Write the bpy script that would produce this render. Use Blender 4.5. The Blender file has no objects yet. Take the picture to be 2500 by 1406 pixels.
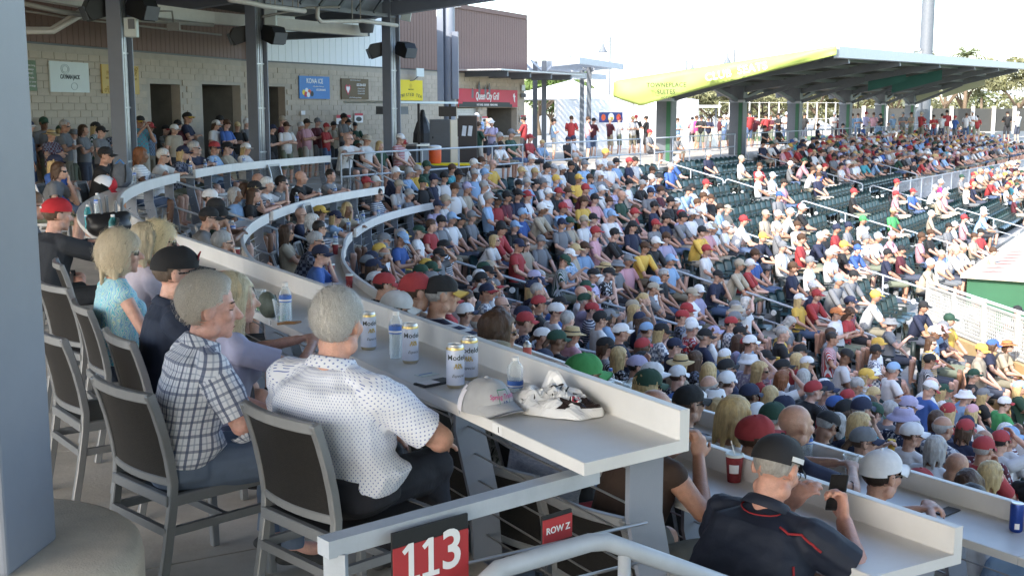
import bpy, bmesh, math, random
import numpy as np
from mathutils import Vector, Matrix, Euler, noise

random.seed(11)
RNG = np.random.default_rng(11)
sc = bpy.context.scene
COL = sc.collection
PI = math.pi

# ------------------------------------------------------------------ camera
CAM_H, FPX, CX, CY, HZ = 1.95, 2900.0, 1250.0, 703.0, 270.0
PITCH = math.atan((CY - HZ) / FPX)
cam_d = bpy.data.cameras.new('camera')
cam = bpy.data.objects.new('camera', cam_d)
COL.objects.link(cam)
cam.location = (0, 0, CAM_H)
cam.rotation_euler = (PI / 2 - PITCH, 0, 0)
cam_d.sensor_width = 36
cam_d.lens = 36 * FPX / 2500
cam_d.clip_start = 0.05
cam_d.clip_end = 4000
sc.camera = cam

# ------------------------------------------------------------------ sky, sun, exposure
SUN_EL = math.radians(35)
SUN_TO = Vector((0.53, 0.85, 0)).normalized()          # where the shadows point
w = bpy.data.worlds.new('World')
sc.world = w
w.use_nodes = True
nt = w.node_tree
bg = nt.nodes['Background']
sky = nt.nodes.new('ShaderNodeTexSky')
sky.sky_type = 'NISHITA'
sky.sun_disc = False
sky.sun_elevation = SUN_EL
sky.sun_rotation = math.atan2(-SUN_TO.x, -SUN_TO.y)
sky.air_density = 1.0
sky.dust_density = 1.5
sky.ozone_density = 1.0
nt.links.new(sky.outputs['Color'], bg.inputs['Color'])
bg.inputs['Strength'].default_value = 0.15
sun_d = bpy.data.lights.new('sun', 'SUN')
sun = bpy.data.objects.new('sun', sun_d)
COL.objects.link(sun)
sun_d.energy = 2.0
sun_d.angle = math.radians(0.5)
sun_d.color = (1.0, 0.95, 0.87)
_d = Vector((SUN_TO.x * math.cos(SUN_EL), SUN_TO.y * math.cos(SUN_EL), -math.sin(SUN_EL)))
sun.rotation_euler = _d.to_track_quat('-Z', 'Y').to_euler()
sun.location = (-20, -30, 30)
sc.view_settings.view_transform = 'Standard'
sc.view_settings.look = 'None'
sc.view_settings.gamma = 1
sc.view_settings.use_curve_mapping = False
sc.view_settings.exposure = 2.1
sc.render.engine = 'CYCLES'
sc.cycles.max_bounces = 8
sc.cycles.transparent_max_bounces = 12
sc.cycles.use_denoising = True

# ------------------------------------------------------------------ plan of the stand
# Three legs in plan: straight, arc about (13.1, 18.8), straight.  off grows towards the field,
# s runs along the edge of the top tier from the near leg (negative) to the far leg.
AC, AR, A30 = (13.1, 18.8), 18.4, PI / 6


def P(off, s, z=0.0):
    a = s / AR
    r = AR - off
    if abs(a) <= A30:
        return Vector((AC[0] - r * math.cos(a), AC[1] + r * math.sin(a), z))
    k = 1 if a > 0 else -1
    bx, by = AC[0] - r * math.cos(A30), AC[1] + k * r * .5
    t = (abs(a) - A30) * AR
    return Vector((bx + .5 * k * t, by + k * .866 * t, z)) if k > 0 else Vector((bx + .5 * t, by - .866 * t, z))


def nrm(s):
    a = max(-A30, min(A30, s / AR))
    return Vector((math.cos(a), -math.sin(a), 0))


def tan_(s):
    n = nrm(s)
    return Vector((-n.y, n.x, 0))


def rotz_of(v):
    return math.atan2(v.y, v.x) - PI / 2               # local +Y turned to v


def offs(x, y):
    a = math.atan2(y - AC[1], -(x - AC[0]))
    if abs(a) <= A30:
        return AR - math.hypot(x - AC[0], y - AC[1]), a * AR
    k = 1 if a > 0 else -1
    tx, ty = AC[0] - AR * math.cos(A30), AC[1] + k * AR * .5
    n = (.866, -.5 * k)
    d = (.5, .866) if k > 0 else (-.5, .866)
    o = (x - tx) * n[0] + (y - ty) * n[1]
    return o, k * AR * A30 + (x - tx) * d[0] + (y - ty) * d[1]


def ray(u, v):
    a, b = (u - CX) / FPX, (CY - v) / FPX
    c, s = math.cos(PITCH), math.sin(PITCH)
    return Vector((a, c + b * s, -s + b * c))


def at(u, v, z):
    d = ray(u, v)
    t = (z - CAM_H) / d.z
    return Vector((d.x * t, d.y * t, z))


def atd(u, v, y):
    d = ray(u, v)
    t = y / d.y
    return Vector((d.x * t, y, CAM_H + d.z * t))


TZ, TY, TX = 0.0, -0.5, -1.0                            # floors of the three counter tiers
ROW0, ROWT = 0.25, 0.84


def row_off(k):
    return ROW0 + ROWT * k


def row_z(k, s=99):
    return -0.66 - 0.2016 * k - (.25 if s < 8.4 else 0)


def bowl_floor(o, s=99):
    return -0.6 - 0.24 * o - (.25 if s < 8.4 else 0)


# ------------------------------------------------------------------ mesh helpers
class MB:
    def __init__(self):
        self.v, self.f, self.m = [], [], []

    def add(self, vs, fs, m=0):
        n = len(self.v)
        self.v += [tuple(p) for p in vs]
        self.f += [tuple(i + n for i in f) for f in fs]
        self.m += [m] * len(fs)
        return self

    def box(self, c, s, rz=0.0, m=0, M=None):
        hx, hy, hz = s[0] / 2, s[1] / 2, s[2] / 2
        vs = [Vector((x, y, z)) for z in (-hz, hz) for y in (-hy, hy) for x in (-hx, hx)]
        R = (M if M is not None else Matrix.Rotation(rz, 3, 'Z'))
        vs = [R @ p + Vector(c) for p in vs]
        return self.add(vs, [(0, 2, 3, 1), (4, 5, 7, 6), (0, 1, 5, 4), (2, 6, 7, 3), (0, 4, 6, 2), (1, 3, 7, 5)], m)

    def bar(self, a, b, wx, wz, m=0, up=(0, 0, 1)):
        a, b = Vector(a), Vector(b)
        y = (b - a).normalized()
        u = Vector(up)
        x = y.cross(u)
        if x.length < 1e-4:
            x = y.cross(Vector((1, 0, 0)))
        x.normalize()
        z = x.cross(y)
        vs = []
        for p in (a, b):
            for sx, sz in ((-1, -1), (1, -1), (1, 1), (-1, 1)):
                vs.append(p + x * sx * wx / 2 + z * sz * wz / 2)
        return self.add(vs, [(0, 1, 2, 3), (7, 6, 5, 4), (0, 4, 5, 1), (1, 5, 6, 2), (2, 6, 7, 3), (3, 7, 4, 0)], m)

    def path(self, pts, wx, wz, m=0, up=(0, 0, 1)):
        """rectangular bar swept through points in one piece"""
        pts = [Vector(p) for p in pts]
        vs, fs = [], []
        for i, p in enumerate(pts):
            t = (pts[min(i + 1, len(pts) - 1)] - pts[max(i - 1, 0)]).normalized()
            x = t.cross(Vector(up)).normalized()
            z = x.cross(t)
            for sx, sz in ((-1, -1), (1, -1), (1, 1), (-1, 1)):
                vs.append(p + x * sx * wx / 2 + z * sz * wz / 2)
        for i in range(len(pts) - 1):
            for k in range(4):
                a, b = i * 4 + k, i * 4 + (k + 1) % 4
                fs.append((a, a + 4, b + 4, b))
        fs += [(0, 1, 2, 3), tuple(range(len(vs) - 1, len(vs) - 5, -1))]
        return self.add(vs, fs, m)

    def tube(self, pts, r, n=8, m=0, caps=True):
        pts = [Vector(p) for p in pts]
        vs, fs = [], []
        ref = None
        for i, p in enumerate(pts):
            if i == 0:
                t = pts[1] - p
            elif i == len(pts) - 1:
                t = p - pts[i - 1]
            else:
                t = (pts[i + 1] - p).normalized() + (p - pts[i - 1]).normalized()
            t.normalize()
            if ref is None:
                ref = Vector((0, 0, 1)) if abs(t.z) < .9 else Vector((1, 0, 0))
            x = t.cross(ref)
            if x.length < 1e-5:
                x = t.cross(Vector((0, 1, 0)))
            x.normalize()
            y = x.cross(t).normalized()
            ref = y
            rr = r[i] if isinstance(r, (list, tuple)) else r
            for k in range(n):
                a = 2 * PI * k / n
                vs.append(p + x * math.cos(a) * rr + y * math.sin(a) * rr)
        for i in range(len(pts) - 1):
            for k in range(n):
                a, b = i * n + k, i * n + (k + 1) % n
                fs.append((a, a + n, b + n, b))
        if caps:
            fs.append(tuple(range(n)))
            fs.append(tuple(range((len(pts) - 1) * n, len(pts) * n))[::-1])
        return self.add(vs, fs, m)

    def lathe(self, prof, n=24, m=0, c=(0, 0, 0), M=None, a0=0, a1=2 * PI):
        full = abs(a1 - a0 - 2 * PI) < 1e-6
        cols = n if full else n + 1
        vs, fs = [], []
        for r, z in prof:
            for k in range(cols):
                a = a0 + (a1 - a0) * k / n
                p = Vector((r * math.cos(a), r * math.sin(a), z))
                if M is not None:
                    p = M @ p
                vs.append(p + Vector(c))
        for i in range(len(prof) - 1):
            for k in range(n):
                k2 = (k + 1) % cols
                fs.append((i * cols + k, i * cols + k2, (i + 1) * cols + k2, (i + 1) * cols + k))
        return self.add(vs, fs, m)

    def grid(self, pts, nu, nv, m=0):
        fs = []
        for i in range(nu - 1):
            for j in range(nv - 1):
                a = i * nv + j
                fs.append((a, a + nv, a + nv + 1, a + 1))
        return self.add(pts, fs, m)

    def prism(self, poly, h, M=None, m=0):
        """poly: list of (x, y); extruded along local z by h."""
        n = len(poly)
        vs = [Vector((x, y, 0)) for x, y in poly] + [Vector((x, y, h)) for x, y in poly]
        if M is not None:
            vs = [M @ p for p in vs]
        fs = [tuple(range(n))[::-1], tuple(range(n, 2 * n))]
        fs += [(i, (i + 1) % n, n + (i + 1) % n, n + i) for i in range(n)]
        return self.add(vs, fs, m)

    def build(self, name, mats, parent=None, smooth=False, world=False, me=None):
        me = bpy.data.meshes.new(name)
        V = self.v
        if world and parent is not None:
            inv = parent.matrix_basis.inverted()
            V = [inv @ Vector(p) for p in V]
        me.from_pydata([tuple(p) for p in V], [], self.f)
        if not isinstance(mats, (list, tuple)):
            mats = [mats]
        for q in mats:
            me.materials.append(q)
        if any(self.m):
            me.polygons.foreach_set('material_index', self.m)
        if smooth:
            me.polygons.foreach_set('use_smooth', [True] * len(me.polygons))
            if smooth == 'auto':
                try:
                    me.set_sharp_from_angle(angle=math.radians(40))
                except Exception:
                    pass
        me.update()
        return link(name, me, parent)


def link(name, data, parent=None):
    o = bpy.data.objects.new(name, data)
    COL.objects.link(o)
    if parent is not None:
        o.parent = parent
    return o


def tag(o, label=None, cat=None, group=None, kind=None):
    if label:
        o['label'] = label
    if cat:
        o['category'] = cat
    if group:
        o['group'] = group
    if kind:
        o['kind'] = kind
    return o


def thing(name, label, cat, loc=(0, 0, 0), rz=0.0, group=None):
    o = bpy.data.objects.new(name, None)
    COL.objects.link(o)
    o.empty_display_size = .1
    o.location = loc
    o.rotation_euler = (0, 0, rz)
    o.matrix_basis = Matrix.Translation(Vector(loc)) @ Matrix.Rotation(rz, 4, 'Z')
    return tag(o, label, cat, group)


def bevel(o, w=.004, seg=2):
    md = o.modifiers.new('bevel', 'BEVEL')
    md.width = w
    md.segments = seg
    md.limit_method = 'ANGLE'
    md.angle_limit = math.radians(40)
    return o


# ------------------------------------------------------------------ materials
MATS = {}


def mat(name, col=(.5, .5, .5), rough=.6, metal=0.0, var=.12, scale=3.0, bump=0.0, bscale=60.0, spec=None, stretch=None):
    if name in MATS:
        return MATS[name]
    m = bpy.data.materials.new(name)
    m.use_nodes = True
    n = m.node_tree.nodes
    L = m.node_tree.links
    b = n['Principled BSDF']
    b.inputs['Roughness'].default_value = rough
    b.inputs['Metallic'].default_value = metal
    if spec is not None:
        b.inputs['Specular IOR Level'].default_value = spec
    tc = n.new('ShaderNodeTexCoord')
    vec = tc.outputs['Object']
    if stretch:
        mp = n.new('ShaderNodeMapping')
        mp.inputs['Scale'].default_value = stretch
        L.new(vec, mp.inputs['Vector'])
        vec = mp.outputs['Vector']
    if var > 0:
        nz = n.new('ShaderNodeTexNoise')
        nz.inputs['Scale'].default_value = scale
        nz.inputs['Detail'].default_value = 6
        nz.inputs['Roughness'].default_value = .65
        L.new(vec, nz.inputs['Vector'])
        mr = n.new('ShaderNodeMapRange')
        mr.inputs['From Min'].default_value = .25
        mr.inputs['From Max'].default_value = .75
        mr.inputs['To Min'].default_value = 1 - var
        mr.inputs['To Max'].default_value = 1 + var
        L.new(nz.outputs['Fac'], mr.inputs['Value'])
        mx = n.new('ShaderNodeVectorMath')
        mx.operation = 'SCALE'
        mx.inputs[0].default_value = col[:3]
        L.new(mr.outputs['Result'], mx.inputs['Scale'])
        L.new(mx.outputs['Vector'], b.inputs['Base Color'])
    else:
        b.inputs['Base Color'].default_value = (*col[:3], 1)
    if bump > 0:
        n2 = n.new('ShaderNodeTexNoise')
        n2.inputs['Scale'].default_value = bscale
        n2.inputs['Detail'].default_value = 4
        L.new(vec, n2.inputs['Vector'])
        bp = n.new('ShaderNodeBump')
        bp.inputs['Strength'].default_value = bump
        bp.inputs['Distance'].default_value = .01
        L.new(n2.outputs['Fac'], bp.inputs['Height'])
        L.new(bp.outputs['Normal'], b.inputs['Normal'])
    MATS[name] = m
    return m


def objcol_mat(name, rough=.8, var=.15, scale=14.0, bump=.25, bscale=25.0, stretch=None, attr=None, sheen=0.0):
    """Takes its colour from the object (or a mesh colour attribute) it is on."""
    m = mat(name, (1, 1, 1), rough, 0, var, scale, bump, bscale, stretch=stretch)
    n = m.node_tree.nodes
    L = m.node_tree.links
    b = n['Principled BSDF']
    if attr:
        oi = n.new('ShaderNodeAttribute')
        oi.attribute_name = attr
        out = oi.outputs['Color']
    else:
        oi = n.new('ShaderNodeObjectInfo')
        out = oi.outputs['Color']
    sclnode = [q for q in n if q.type == 'VECT_MATH'][0]
    L.new(out, sclnode.inputs[0])
    if sheen:
        b.inputs['Sheen Weight'].default_value = sheen
    return m


def glass_mat(name, col=(1, 1, 1), rough=.02, ior=1.33, alpha=.25):
    """Thin clear plastic: mostly transparent with a glossy coat."""
    m = bpy.data.materials.new(name)
    m.use_nodes = True
    n, L = m.node_tree.nodes, m.node_tree.links
    for q in list(n):
        if q.type != 'OUTPUT_MATERIAL':
            n.remove(q)
    out = [q for q in n if q.type == 'OUTPUT_MATERIAL'][0]
    tr = n.new('ShaderNodeBsdfTransparent')
    tr.inputs['Color'].default_value = (*col, 1)
    gl = n.new('ShaderNodeBsdfPrincipled')
    gl.inputs['Base Color'].default_value = (*col, 1)
    gl.inputs['Roughness'].default_value = rough
    fr = n.new('ShaderNodeLayerWeight')
    fr.inputs['Blend'].default_value = .35
    mr = n.new('ShaderNodeMapRange')
    mr.inputs['To Min'].default_value = alpha * .4
    mr.inputs['To Max'].default_value = min(1, alpha * 3)
    L.new(fr.outputs['Facing'], mr.inputs['Value'])
    mx = n.new('ShaderNodeMixShader')
    L.new(mr.outputs['Result'], mx.inputs['Fac'])
    L.new(tr.outputs[0], mx.inputs[1])
    L.new(gl.outputs[0], mx.inputs[2])
    L.new(mx.outputs[0], out.inputs['Surface'])
    return m


def text_mesh(body, size, bold=False, extrude=.002, align='CENTER', shear=0.0, spacing=1.0):
    cu = bpy.data.curves.new('txt', 'FONT')
    cu.body = body
    cu.size = size
    cu.align_x = align
    cu.align_y = 'CENTER'
    cu.extrude = extrude
    cu.shear = shear
    cu.space_character = spacing
    cu.resolution_u = 4
    if bold:
        cu.offset = size * .018
    o = bpy.data.objects.new('txt', cu)
    me = bpy.data.meshes.new_from_object(o)
    bpy.data.objects.remove(o)
    bpy.data.curves.remove(cu)
    return me


def text(name, body, size, M, material, parent, world=True, sx=1.0, **kw):
    me = text_mesh(body, size, **kw)
    me.name = name
    if world and parent is not None:
        M = parent.matrix_basis.inverted() @ M
    me.transform(M @ Matrix.Diagonal((sx, 1, 1, 1)))
    me.materials.clear()
    me.materials.append(material)
    return link(name, me, parent)


def frame(o, x, z):
    """4x4 with local x, y(up), z(normal) for flat print: x right, z up in the world."""
    x = Vector(x).normalized()
    y = Vector(z).normalized()
    n = x.cross(y).normalized()
    y = n.cross(x)
    M = Matrix.Identity(4)
    for i in range(3):
        M[i][0], M[i][1], M[i][2], M[i][3] = x[i], y[i], n[i], o[i]
    return M


M_conc = mat('concrete', (.36, .35, .33), .85, 0, .22, 2.2, .25, 40)
M_concd = mat('concourse_concrete', (.44, .39, .32), .85, 0, .28, 1.6, .25, 50)  # warmer and slightly paler than the step concrete
M_ped = mat('pedestal_concrete', (.64, .56, .45), .9, 0, .14, 9, .4, 120)
M_grey = mat('grey_steel_paint', (.225, .248, .295), .45, 0, .06, 4, .06, 220)
M_greyd = mat('dark_grey_steel_paint', (.13, .145, .165), .5, 0, .1, 6)
M_rail = mat('grey_rail_paint', (.42, .46, .51), .4, 0, .1, 9, .05, 160)
M_galv = mat('galvanised_steel', (.52, .54, .55), .38, .5, .15, 9)
M_counter = mat('cream_counter', (.70, .69, .675), .42, 0, .09, 2.6, .04, 160)
M_white = mat('white_paint', (.8, .8, .8), .5, 0, .05, 5)
M_black = mat('black_plastic', (.015, .015, .017), .45, 0, .1, 8)
M_cable = mat('steel_cable', (.36, .36, .36), .35, .8, .05, 20)
M_chair = mat('chair_aluminium', (.24, .25, .26), .42, .35, .08, 9)
M_chairl = mat('chair_light_aluminium', (.45, .46, .48), .4, .3, .08, 9)
M_red = mat('red_sign', (.42, .035, .04), .45, 0, .08, 6)
M_seat = mat('green_seat_plastic', (.018, .05, .055), .32, 0, .2, 3)
M_seatg = mat('seat_iron', (.012, .022, .022), .5, 0, .1, 5)
M_disc = mat('seat_number_disc', (.75, .75, .72), .5, 0, .05, 5)
M_block = mat('split_grey_block', (.47, .405, .325), .9, 0, .14, 2.5, .4, 50)
M_mortar = mat('mortar', (.42, .375, .315), .95, 0, .1, 5)
M_brown = mat('brown_siding', (.175, .10, .08), .6, 0, .14, 1.4, stretch=(6, 6, .7))
M_wsid = mat('white_siding', (.82, .86, .87), .5, 0, .03, 2)
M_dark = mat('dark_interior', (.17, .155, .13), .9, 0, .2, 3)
M_roofd = mat('roof_deck_underside', (.10, .095, .085), .8, 0, .2, 2)
M_pipe = mat('painted_pipe', (.30, .28, .25), .5, 0, .1, 6)
M_pipew = mat('pale_pipe', (.62, .60, .56), .45, 0, .08, 6)
M_leafA = mat('tree_leaf_green', (.11, .17, .04), .7, 0, .5, .9)
M_leafB = mat('hazed_olive_leaf', (.15, .15, .07), .75, 0, .5, .9)  # lightened to put the distance haze into the leaf colour
M_leafC = mat('palm_leaf', (.07, .085, .028), .7, 0, .4, 2)
M_bark = mat('bark', (.17, .125, .085), .9, 0, .3, 6)
M_asph = mat('ground_pavement', (.33, .32, .30), .9, 0, .15, .6)
M_grass = mat('grass', (.07, .12, .03), .9, 0, .4, 1.5)
M_dirt = mat('tan_wall_paint', (.47, .33, .16), .8, 0, .08, 3)
M_lime = mat('lime_awning_fabric', (.36, .46, .12), .6, 0, .08, 2)
M_tent = mat('tent_vinyl', (.8, .8, .79), .5, 0, .03, 2)
M_greenw = mat('dugout_green', (.03, .12, .06), .5, 0, .08, 2)
M_tanroof = mat('dugout_roof_coating', (.55, .46, .38), .8, 0, .18, 1.5)
M_screen = mat('fence_windscreen', (.055, .055, .05), .85, 0, .15, 1)
M_ltpost = mat('pale_post', (.62, .60, .56), .6, 0, .1, 3)
M_alum = mat('bare_aluminium', (.6, .61, .62), .35, .6, .08, 8)
# ================================================================== GROUND AND STAND
def sheet(name, o0, o1, s0, s1, ds, z, m, no=2):
    mb = MB()
    ns = int((s1 - s0) / ds) + 1
    pts = []
    for i in range(ns):
        s = s0 + (s1 - s0) * i / (ns - 1)
        for j in range(no):
            pts.append(P(o0 + (o1 - o0) * j / (no - 1), s, z))
    mb.grid(pts, ns, no)
    return tag(mb.build(name, m), kind='structure')


sheet('ground', -16, -900, -120, 420, 6, -.02, M_asph, 6)
sheet('concourse_floor', .03, -16.2, -60, 130, 1.5, -.006, M_concd, 3)
fld = MB()
fld.add([(-30, -120, -4.6), (900, -120, -4.6), (900, 900, -4.6), (-30, 900, -4.6)], [(0, 1, 2, 3)])
tag(fld.build('field', M_grass), kind='structure')
apron = MB()
apron.add([(6, -40, -4.58), (22, -40, -4.58), (22, 60, -4.58), (6, 60, -4.58)], [(0, 1, 2, 3)])
tag(apron.build('warning_track', M_dirt), kind='structure')

# floor slabs with open joints between them
slabs = tag(bpy.data.objects.new('concourse_slabs', None), kind='structure')
COL.objects.link(slabs)
for i in range(-9, 6):
    for j in range(4):
        s0, s1 = i * 2.05, i * 2.05 + 2.04
        o1, o0 = .02 - j * 1.52, .02 - j * 1.52 - 1.51
        mb = MB()
        n = 4
        top = []
        for a in range(n + 1):
            s = s0 + (s1 - s0) * a / n
            top += [P(o0, s, .0), P(o1, s, .0)]
        lo = [p - Vector((0, 0, .012)) for p in top]
        N = len(top)
        fs = [(2 * a, 2 * a + 1, 2 * a + 3, 2 * a + 2) for a in range(n)]
        fs += [(2 * a, 2 * a + 2, 2 * a + 2 + N, 2 * a + N) for a in range(n)]
        fs += [(2 * a + 1, 2 * a + 1 + N, 2 * a + 3 + N, 2 * a + 3) for a in range(n)]
        fs += [(0, N, N + 1, 1), (2 * n, 2 * n + 1, 2 * n + 1 + N, 2 * n + N)]
        mb.add(top + lo, fs)
        mb.build('slab', M_concd, slabs)


def stepped(name, prof, s0, s1, ds, m):
    """prof: list of (off, z) swept along s."""
    ns = max(2, int((s1 - s0) / ds) + 1)
    pts = []
    for i in range(ns):
        s = s0 + (s1 - s0) * i / (ns - 1)
        pts += [P(o, s, z) for o, z in prof]
    return tag(MB().grid(pts, ns, len(prof)).build(name, m), kind='structure')


def rows_prof(k0, k1, zprev):
    pr = [(row_off(k0), zprev)]
    ss = 0 if k0 == 3 else 99
    for k in range(k0, k1 + 1):
        pr += [(row_off(k), row_z(k, ss)), (row_off(k + 1), row_z(k, ss))]
    pr.append((row_off(k1 + 1), -4.62))
    return pr


stepped('bar_tier_steps', [(.02, 0.0), (.03, -.001), (.03, TY), (1.36, TY), (1.36, TX), (row_off(3), TX)], -40, 8.6, .5, M_conc)
stepped('seating_bowl_near', rows_prof(3, 16, TX), -40, 8.6, .7, M_conc)
KB = 13
stepped('seating_bowl_far', [(.02, 0.0), (.03, -.001)] + rows_prof(0, KB, -.001), 8.6, 125, .9, M_conc)
# end faces where the bar tiers stop and the seats start
mb = MB()
pr = [(.02, 0), (.02, row_z(0)), (1.36, row_z(0)), (1.36, TY), (1.36, TX), (row_off(3), TX)]
for a, b, za, zb in ((.03, 1.36, TY, row_z(1) - .3), (1.36, row_off(3), TX, row_z(2) - .4)):
    mb.add([P(a, 8.6, 0), P(b, 8.6, za), P(b, 8.6, zb), P(a, 8.6, zb)], [(0, 1, 2, 3)])
tag(mb.build('tier_end_wall', M_conc), kind='structure')

# ================================================================== COUNTERS
def counter(name, label, obf, ztop, s0, s1, post_s, floor_z, group, cables=True, skew=0.0):
    """obf(s): how far out the back edge runs at s"""
    c = P(obf((s0 + s1) / 2) - .2, (s0 + s1) / 2, floor_z)
    t = thing(name, label, 'counter', c, 0, group)
    dpt, th, bk, bt = .465, .042, .105, .045
    ncut = max(1, round((s1 - s0) / 2.44))
    for q in range(ncut):                                     # lengths butted with an open joint
        a = s0 + (s1 - s0) * q / ncut + (.002 if q else 0)
        b = s0 + (s1 - s0) * (q + 1) / ncut - (.002 if q < ncut - 1 else 0)
        ns = max(2, int((b - a) / .35) + 1)
        mb = MB()
        pts = []
        for i in range(ns):
            s = a + (b - a) * i / (ns - 1)
            ob = obf(s)
            prof = [(ob - dpt, ztop - th), (ob - dpt, ztop), (ob - bt, ztop), (ob - bt, ztop + bk), (ob, ztop + bk), (ob, ztop - th)]
            pts += [P(o, s + (skew * (ob - o) / dpt if i == 0 and q == 0 else 0), z) for o, z in prof + prof[:1]]
        mb.grid(pts, ns, 7)
        mb.add(pts[:6], [(0, 1, 2, 3, 4, 5)])
        mb.add(pts[-7:-1], [(5, 4, 3, 2, 1, 0)])
        bevel(mb.build('top', M_counter, t, world=True), .005, 2)
    lo, hi = floor_z, ztop - th
    for s in post_s:                                          # bent plate posts kicking out to the riser at the foot
        ob = obf(s)
        shape = [(ob - .21, hi), (ob - .07, hi), (ob - .07, hi - .22), (ob - .005, lo + .30), (ob + .02, lo - .05),
                 (ob - .12, lo - .05), (ob - .14, lo + .28), (ob - .21, hi - .22)]
        pl = MB()
        d = tan_(s) * .012
        vs = [P(o, s, z) - d for o, z in shape] + [P(o, s, z) + d for o, z in shape]
        n = len(shape)
        pl.add(vs, [tuple(range(n)), tuple(range(2 * n - 1, n - 1, -1))] + [(i, n + i, n + (i + 1) % n, (i + 1) % n) for i in range(n)])
        pl.build('post', M_grey, t, world=True)
    if cables:
        for k in range(6):
            f = (k + .6) / 6.4
            z = hi + (lo - hi) * f
            do = -.15 if z > hi - .22 else -.15 + .09 * (1 - (z - lo - .1) / max(.01, hi - .22 - lo))
            m2 = max(2, int((s1 - s0) / .9) + 1)
            ss = [s0 + .05 + (s1 - s0 - .1) * i / (m2 - 1) for i in range(m2)]
            MB().tube([P(obf(s) + do, s, z) for s in ss], .0045, 5).build('cable', M_cable, t, world=True)
    return t


def rng_s(a, b, d):
    n = max(1, round((b - a) / d))
    return [a + (b - a) * i / n for i in range(n + 1)]


Z_TOP, Y_TOP, X_TOP = .85, .30, -.15
def OZ(s):
    return float(np.interp(s, [-12, -8, -2, .5, 3.7, 8], [.13, .12, .0, -.06, -.32, -.46]))


def OY(s):
    return float(np.interp(s, [-16.5, -14.5, -10, -5.7, -.8, 6.4], [1.27, 1.13, 1.2, 1.42, 1.59, 1.67]))


def OX(s):
    return float(np.interp(s, [-16, -13, -8.3, -1.4, 2, 8.5], [2.92, 2.68, 2.78, 2.78, 2.56, 1.9]))



ctr_near = counter('drink_counter', 'long cream counter with raised back edge in the foreground, cans and a cap on it', OZ, Z_TOP, -16.28, .4,
                   [-16.22] + rng_s(-14.95, .25, 1.3), TZ, 'curved cream drink counters', skew=-.06)
counter('drink_counter', 'white fronted curved counter at the back, topmost right, before the pipe railing', OZ, Z_TOP, 1.45, 7.9, rng_s(1.6, 7.75, 1.05), TZ, 'curved cream drink counters')
counter('drink_counter', 'cream counter one step below the cap and cans, man with phone seated at it', OY, Y_TOP, -16.50, -.85,
        [-16.43] + rng_s(-15.2, -1.0, 1.35), TY, 'curved cream drink counters')
counter('drink_counter', 'white fronted curved counter in the middle tier at the back, ending beside the seats', OY, Y_TOP, -.45, 6.4, rng_s(-.3, 6.25, 1.05), TY, 'curved cream drink counters')
counter('drink_counter', 'lowest cream counter at right with the blue can and phone on it', OX, X_TOP, -18.3, 1.0,
        rng_s(-18, .85, 1.35), TX, 'curved cream drink counters')
counter('drink_counter', 'white fronted curved counter in the lowest tier at the back', OX, X_TOP, 1.6, 8.5, rng_s(1.75, 8.3, 1.05), TX, 'curved cream drink counters')

# little seat number plates on the front edge of the near counter
for k, s in enumerate((-15.78, -14.2, -13.3)):
    a = P(OZ(s) - .4665, s, Z_TOP - .022)
    t_ = tan_(s)
    pm = MB()
    M = frame(a, -t_, (0, 0, 1))
    pm.add([M @ Vector(p) for p in ((-.034, -.017, 0), (.034, -.017, 0), (.034, .017, 0), (-.034, .017, 0))], [(0, 1, 2, 3)])
    pl = pm.build('number_plate', M_white, ctr_near, world=True)
    me = text_mesh(str(k + 1), .03, extrude=.0005)
    me.transform(ctr_near.matrix_basis.inverted() @ frame(a - nrm(s) * .0015 - t_ * .012, -t_, (0, 0, 1)))
    me.materials.append(M_black)
    link('number', me, pl)

# ------------------------------------------------------------------ end railing of row Z with its signs
er = thing('end_railing', 'grey square tube railing with steel cables carrying the red 113 sign', 'railing', P(-.9, -16.42, 0))
a, b = Vector((.27, 3.80, .76)), Vector((-.52, 3.13, .76))
MB().bar(a, b, .06, .05).build('top_rail', M_rail, er, world=True)
MB().bar(b + Vector((.03, .026, -.02)), b + Vector((.03, .026, -.76)), .06, .06).build('post', M_rail, er, world=True)
for z in (.62, .49, .36, .23, .10):
    MB().tube([P(-.1, -16.36, z), b + Vector((.03, .026, z - .76))], .0055, 6).build('cable', M_cable, er, world=True)
dirr = (a - b).normalized()


def rail_sign(name, label, c, wd, hh, strip_lo, strip_hi, body, size, ty=0.0, **kw):
    nn = Vector((dirr.y, -dirr.x, 0))
    c = c + nn * .04
    t = thing(name, label, 'sign', c)
    f = frame(c, dirr, (0, 0, 1))
    mb = MB()
    mb.box((0, 0, 0), (wd, hh, .008), M=Matrix.Identity(3))
    mb.v = [f @ Vector(p) for p in mb.v]
    mb.build('back_plate', M_black, t, world=True)
    m2 = MB()
    m2.box((0, (strip_lo - strip_hi) / 2, .005), (wd - .001, hh - strip_lo - strip_hi, .004), M=Matrix.Identity(3))
    m2.v = [f @ Vector(p) for p in m2.v]
    m2.build('red_panel', M_red, t, world=True)
    if body == '113':
        one = [(-.030, -.058), (.030, -.058), (.030, -.043), (.010, -.043), (.010, .058), (-.008, .058), (-.030, .040), (-.022, .028), (-.008, .038), (-.008, -.043), (-.030, -.043)]
        for k, dx in enumerate((-.075, -.005)):
            q = MB()
            q.prism([(x + dx, y + ty) for x, y in one], .0012, f @ Matrix.Translation((0, 0, .0082)))
            q.build('digit', M_white, t, world=True)
        text('digit', '3', size, f @ Matrix.Translation((.072, ty, .0085)), M_white, t, extrude=.0006, bold=True)
    else:
        text('lettering', body, size, f @ Matrix.Translation((0, (strip_lo - strip_hi) / 2 + ty, .0085)), M_white, t, extrude=.0006, **kw)
    return t, f


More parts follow.
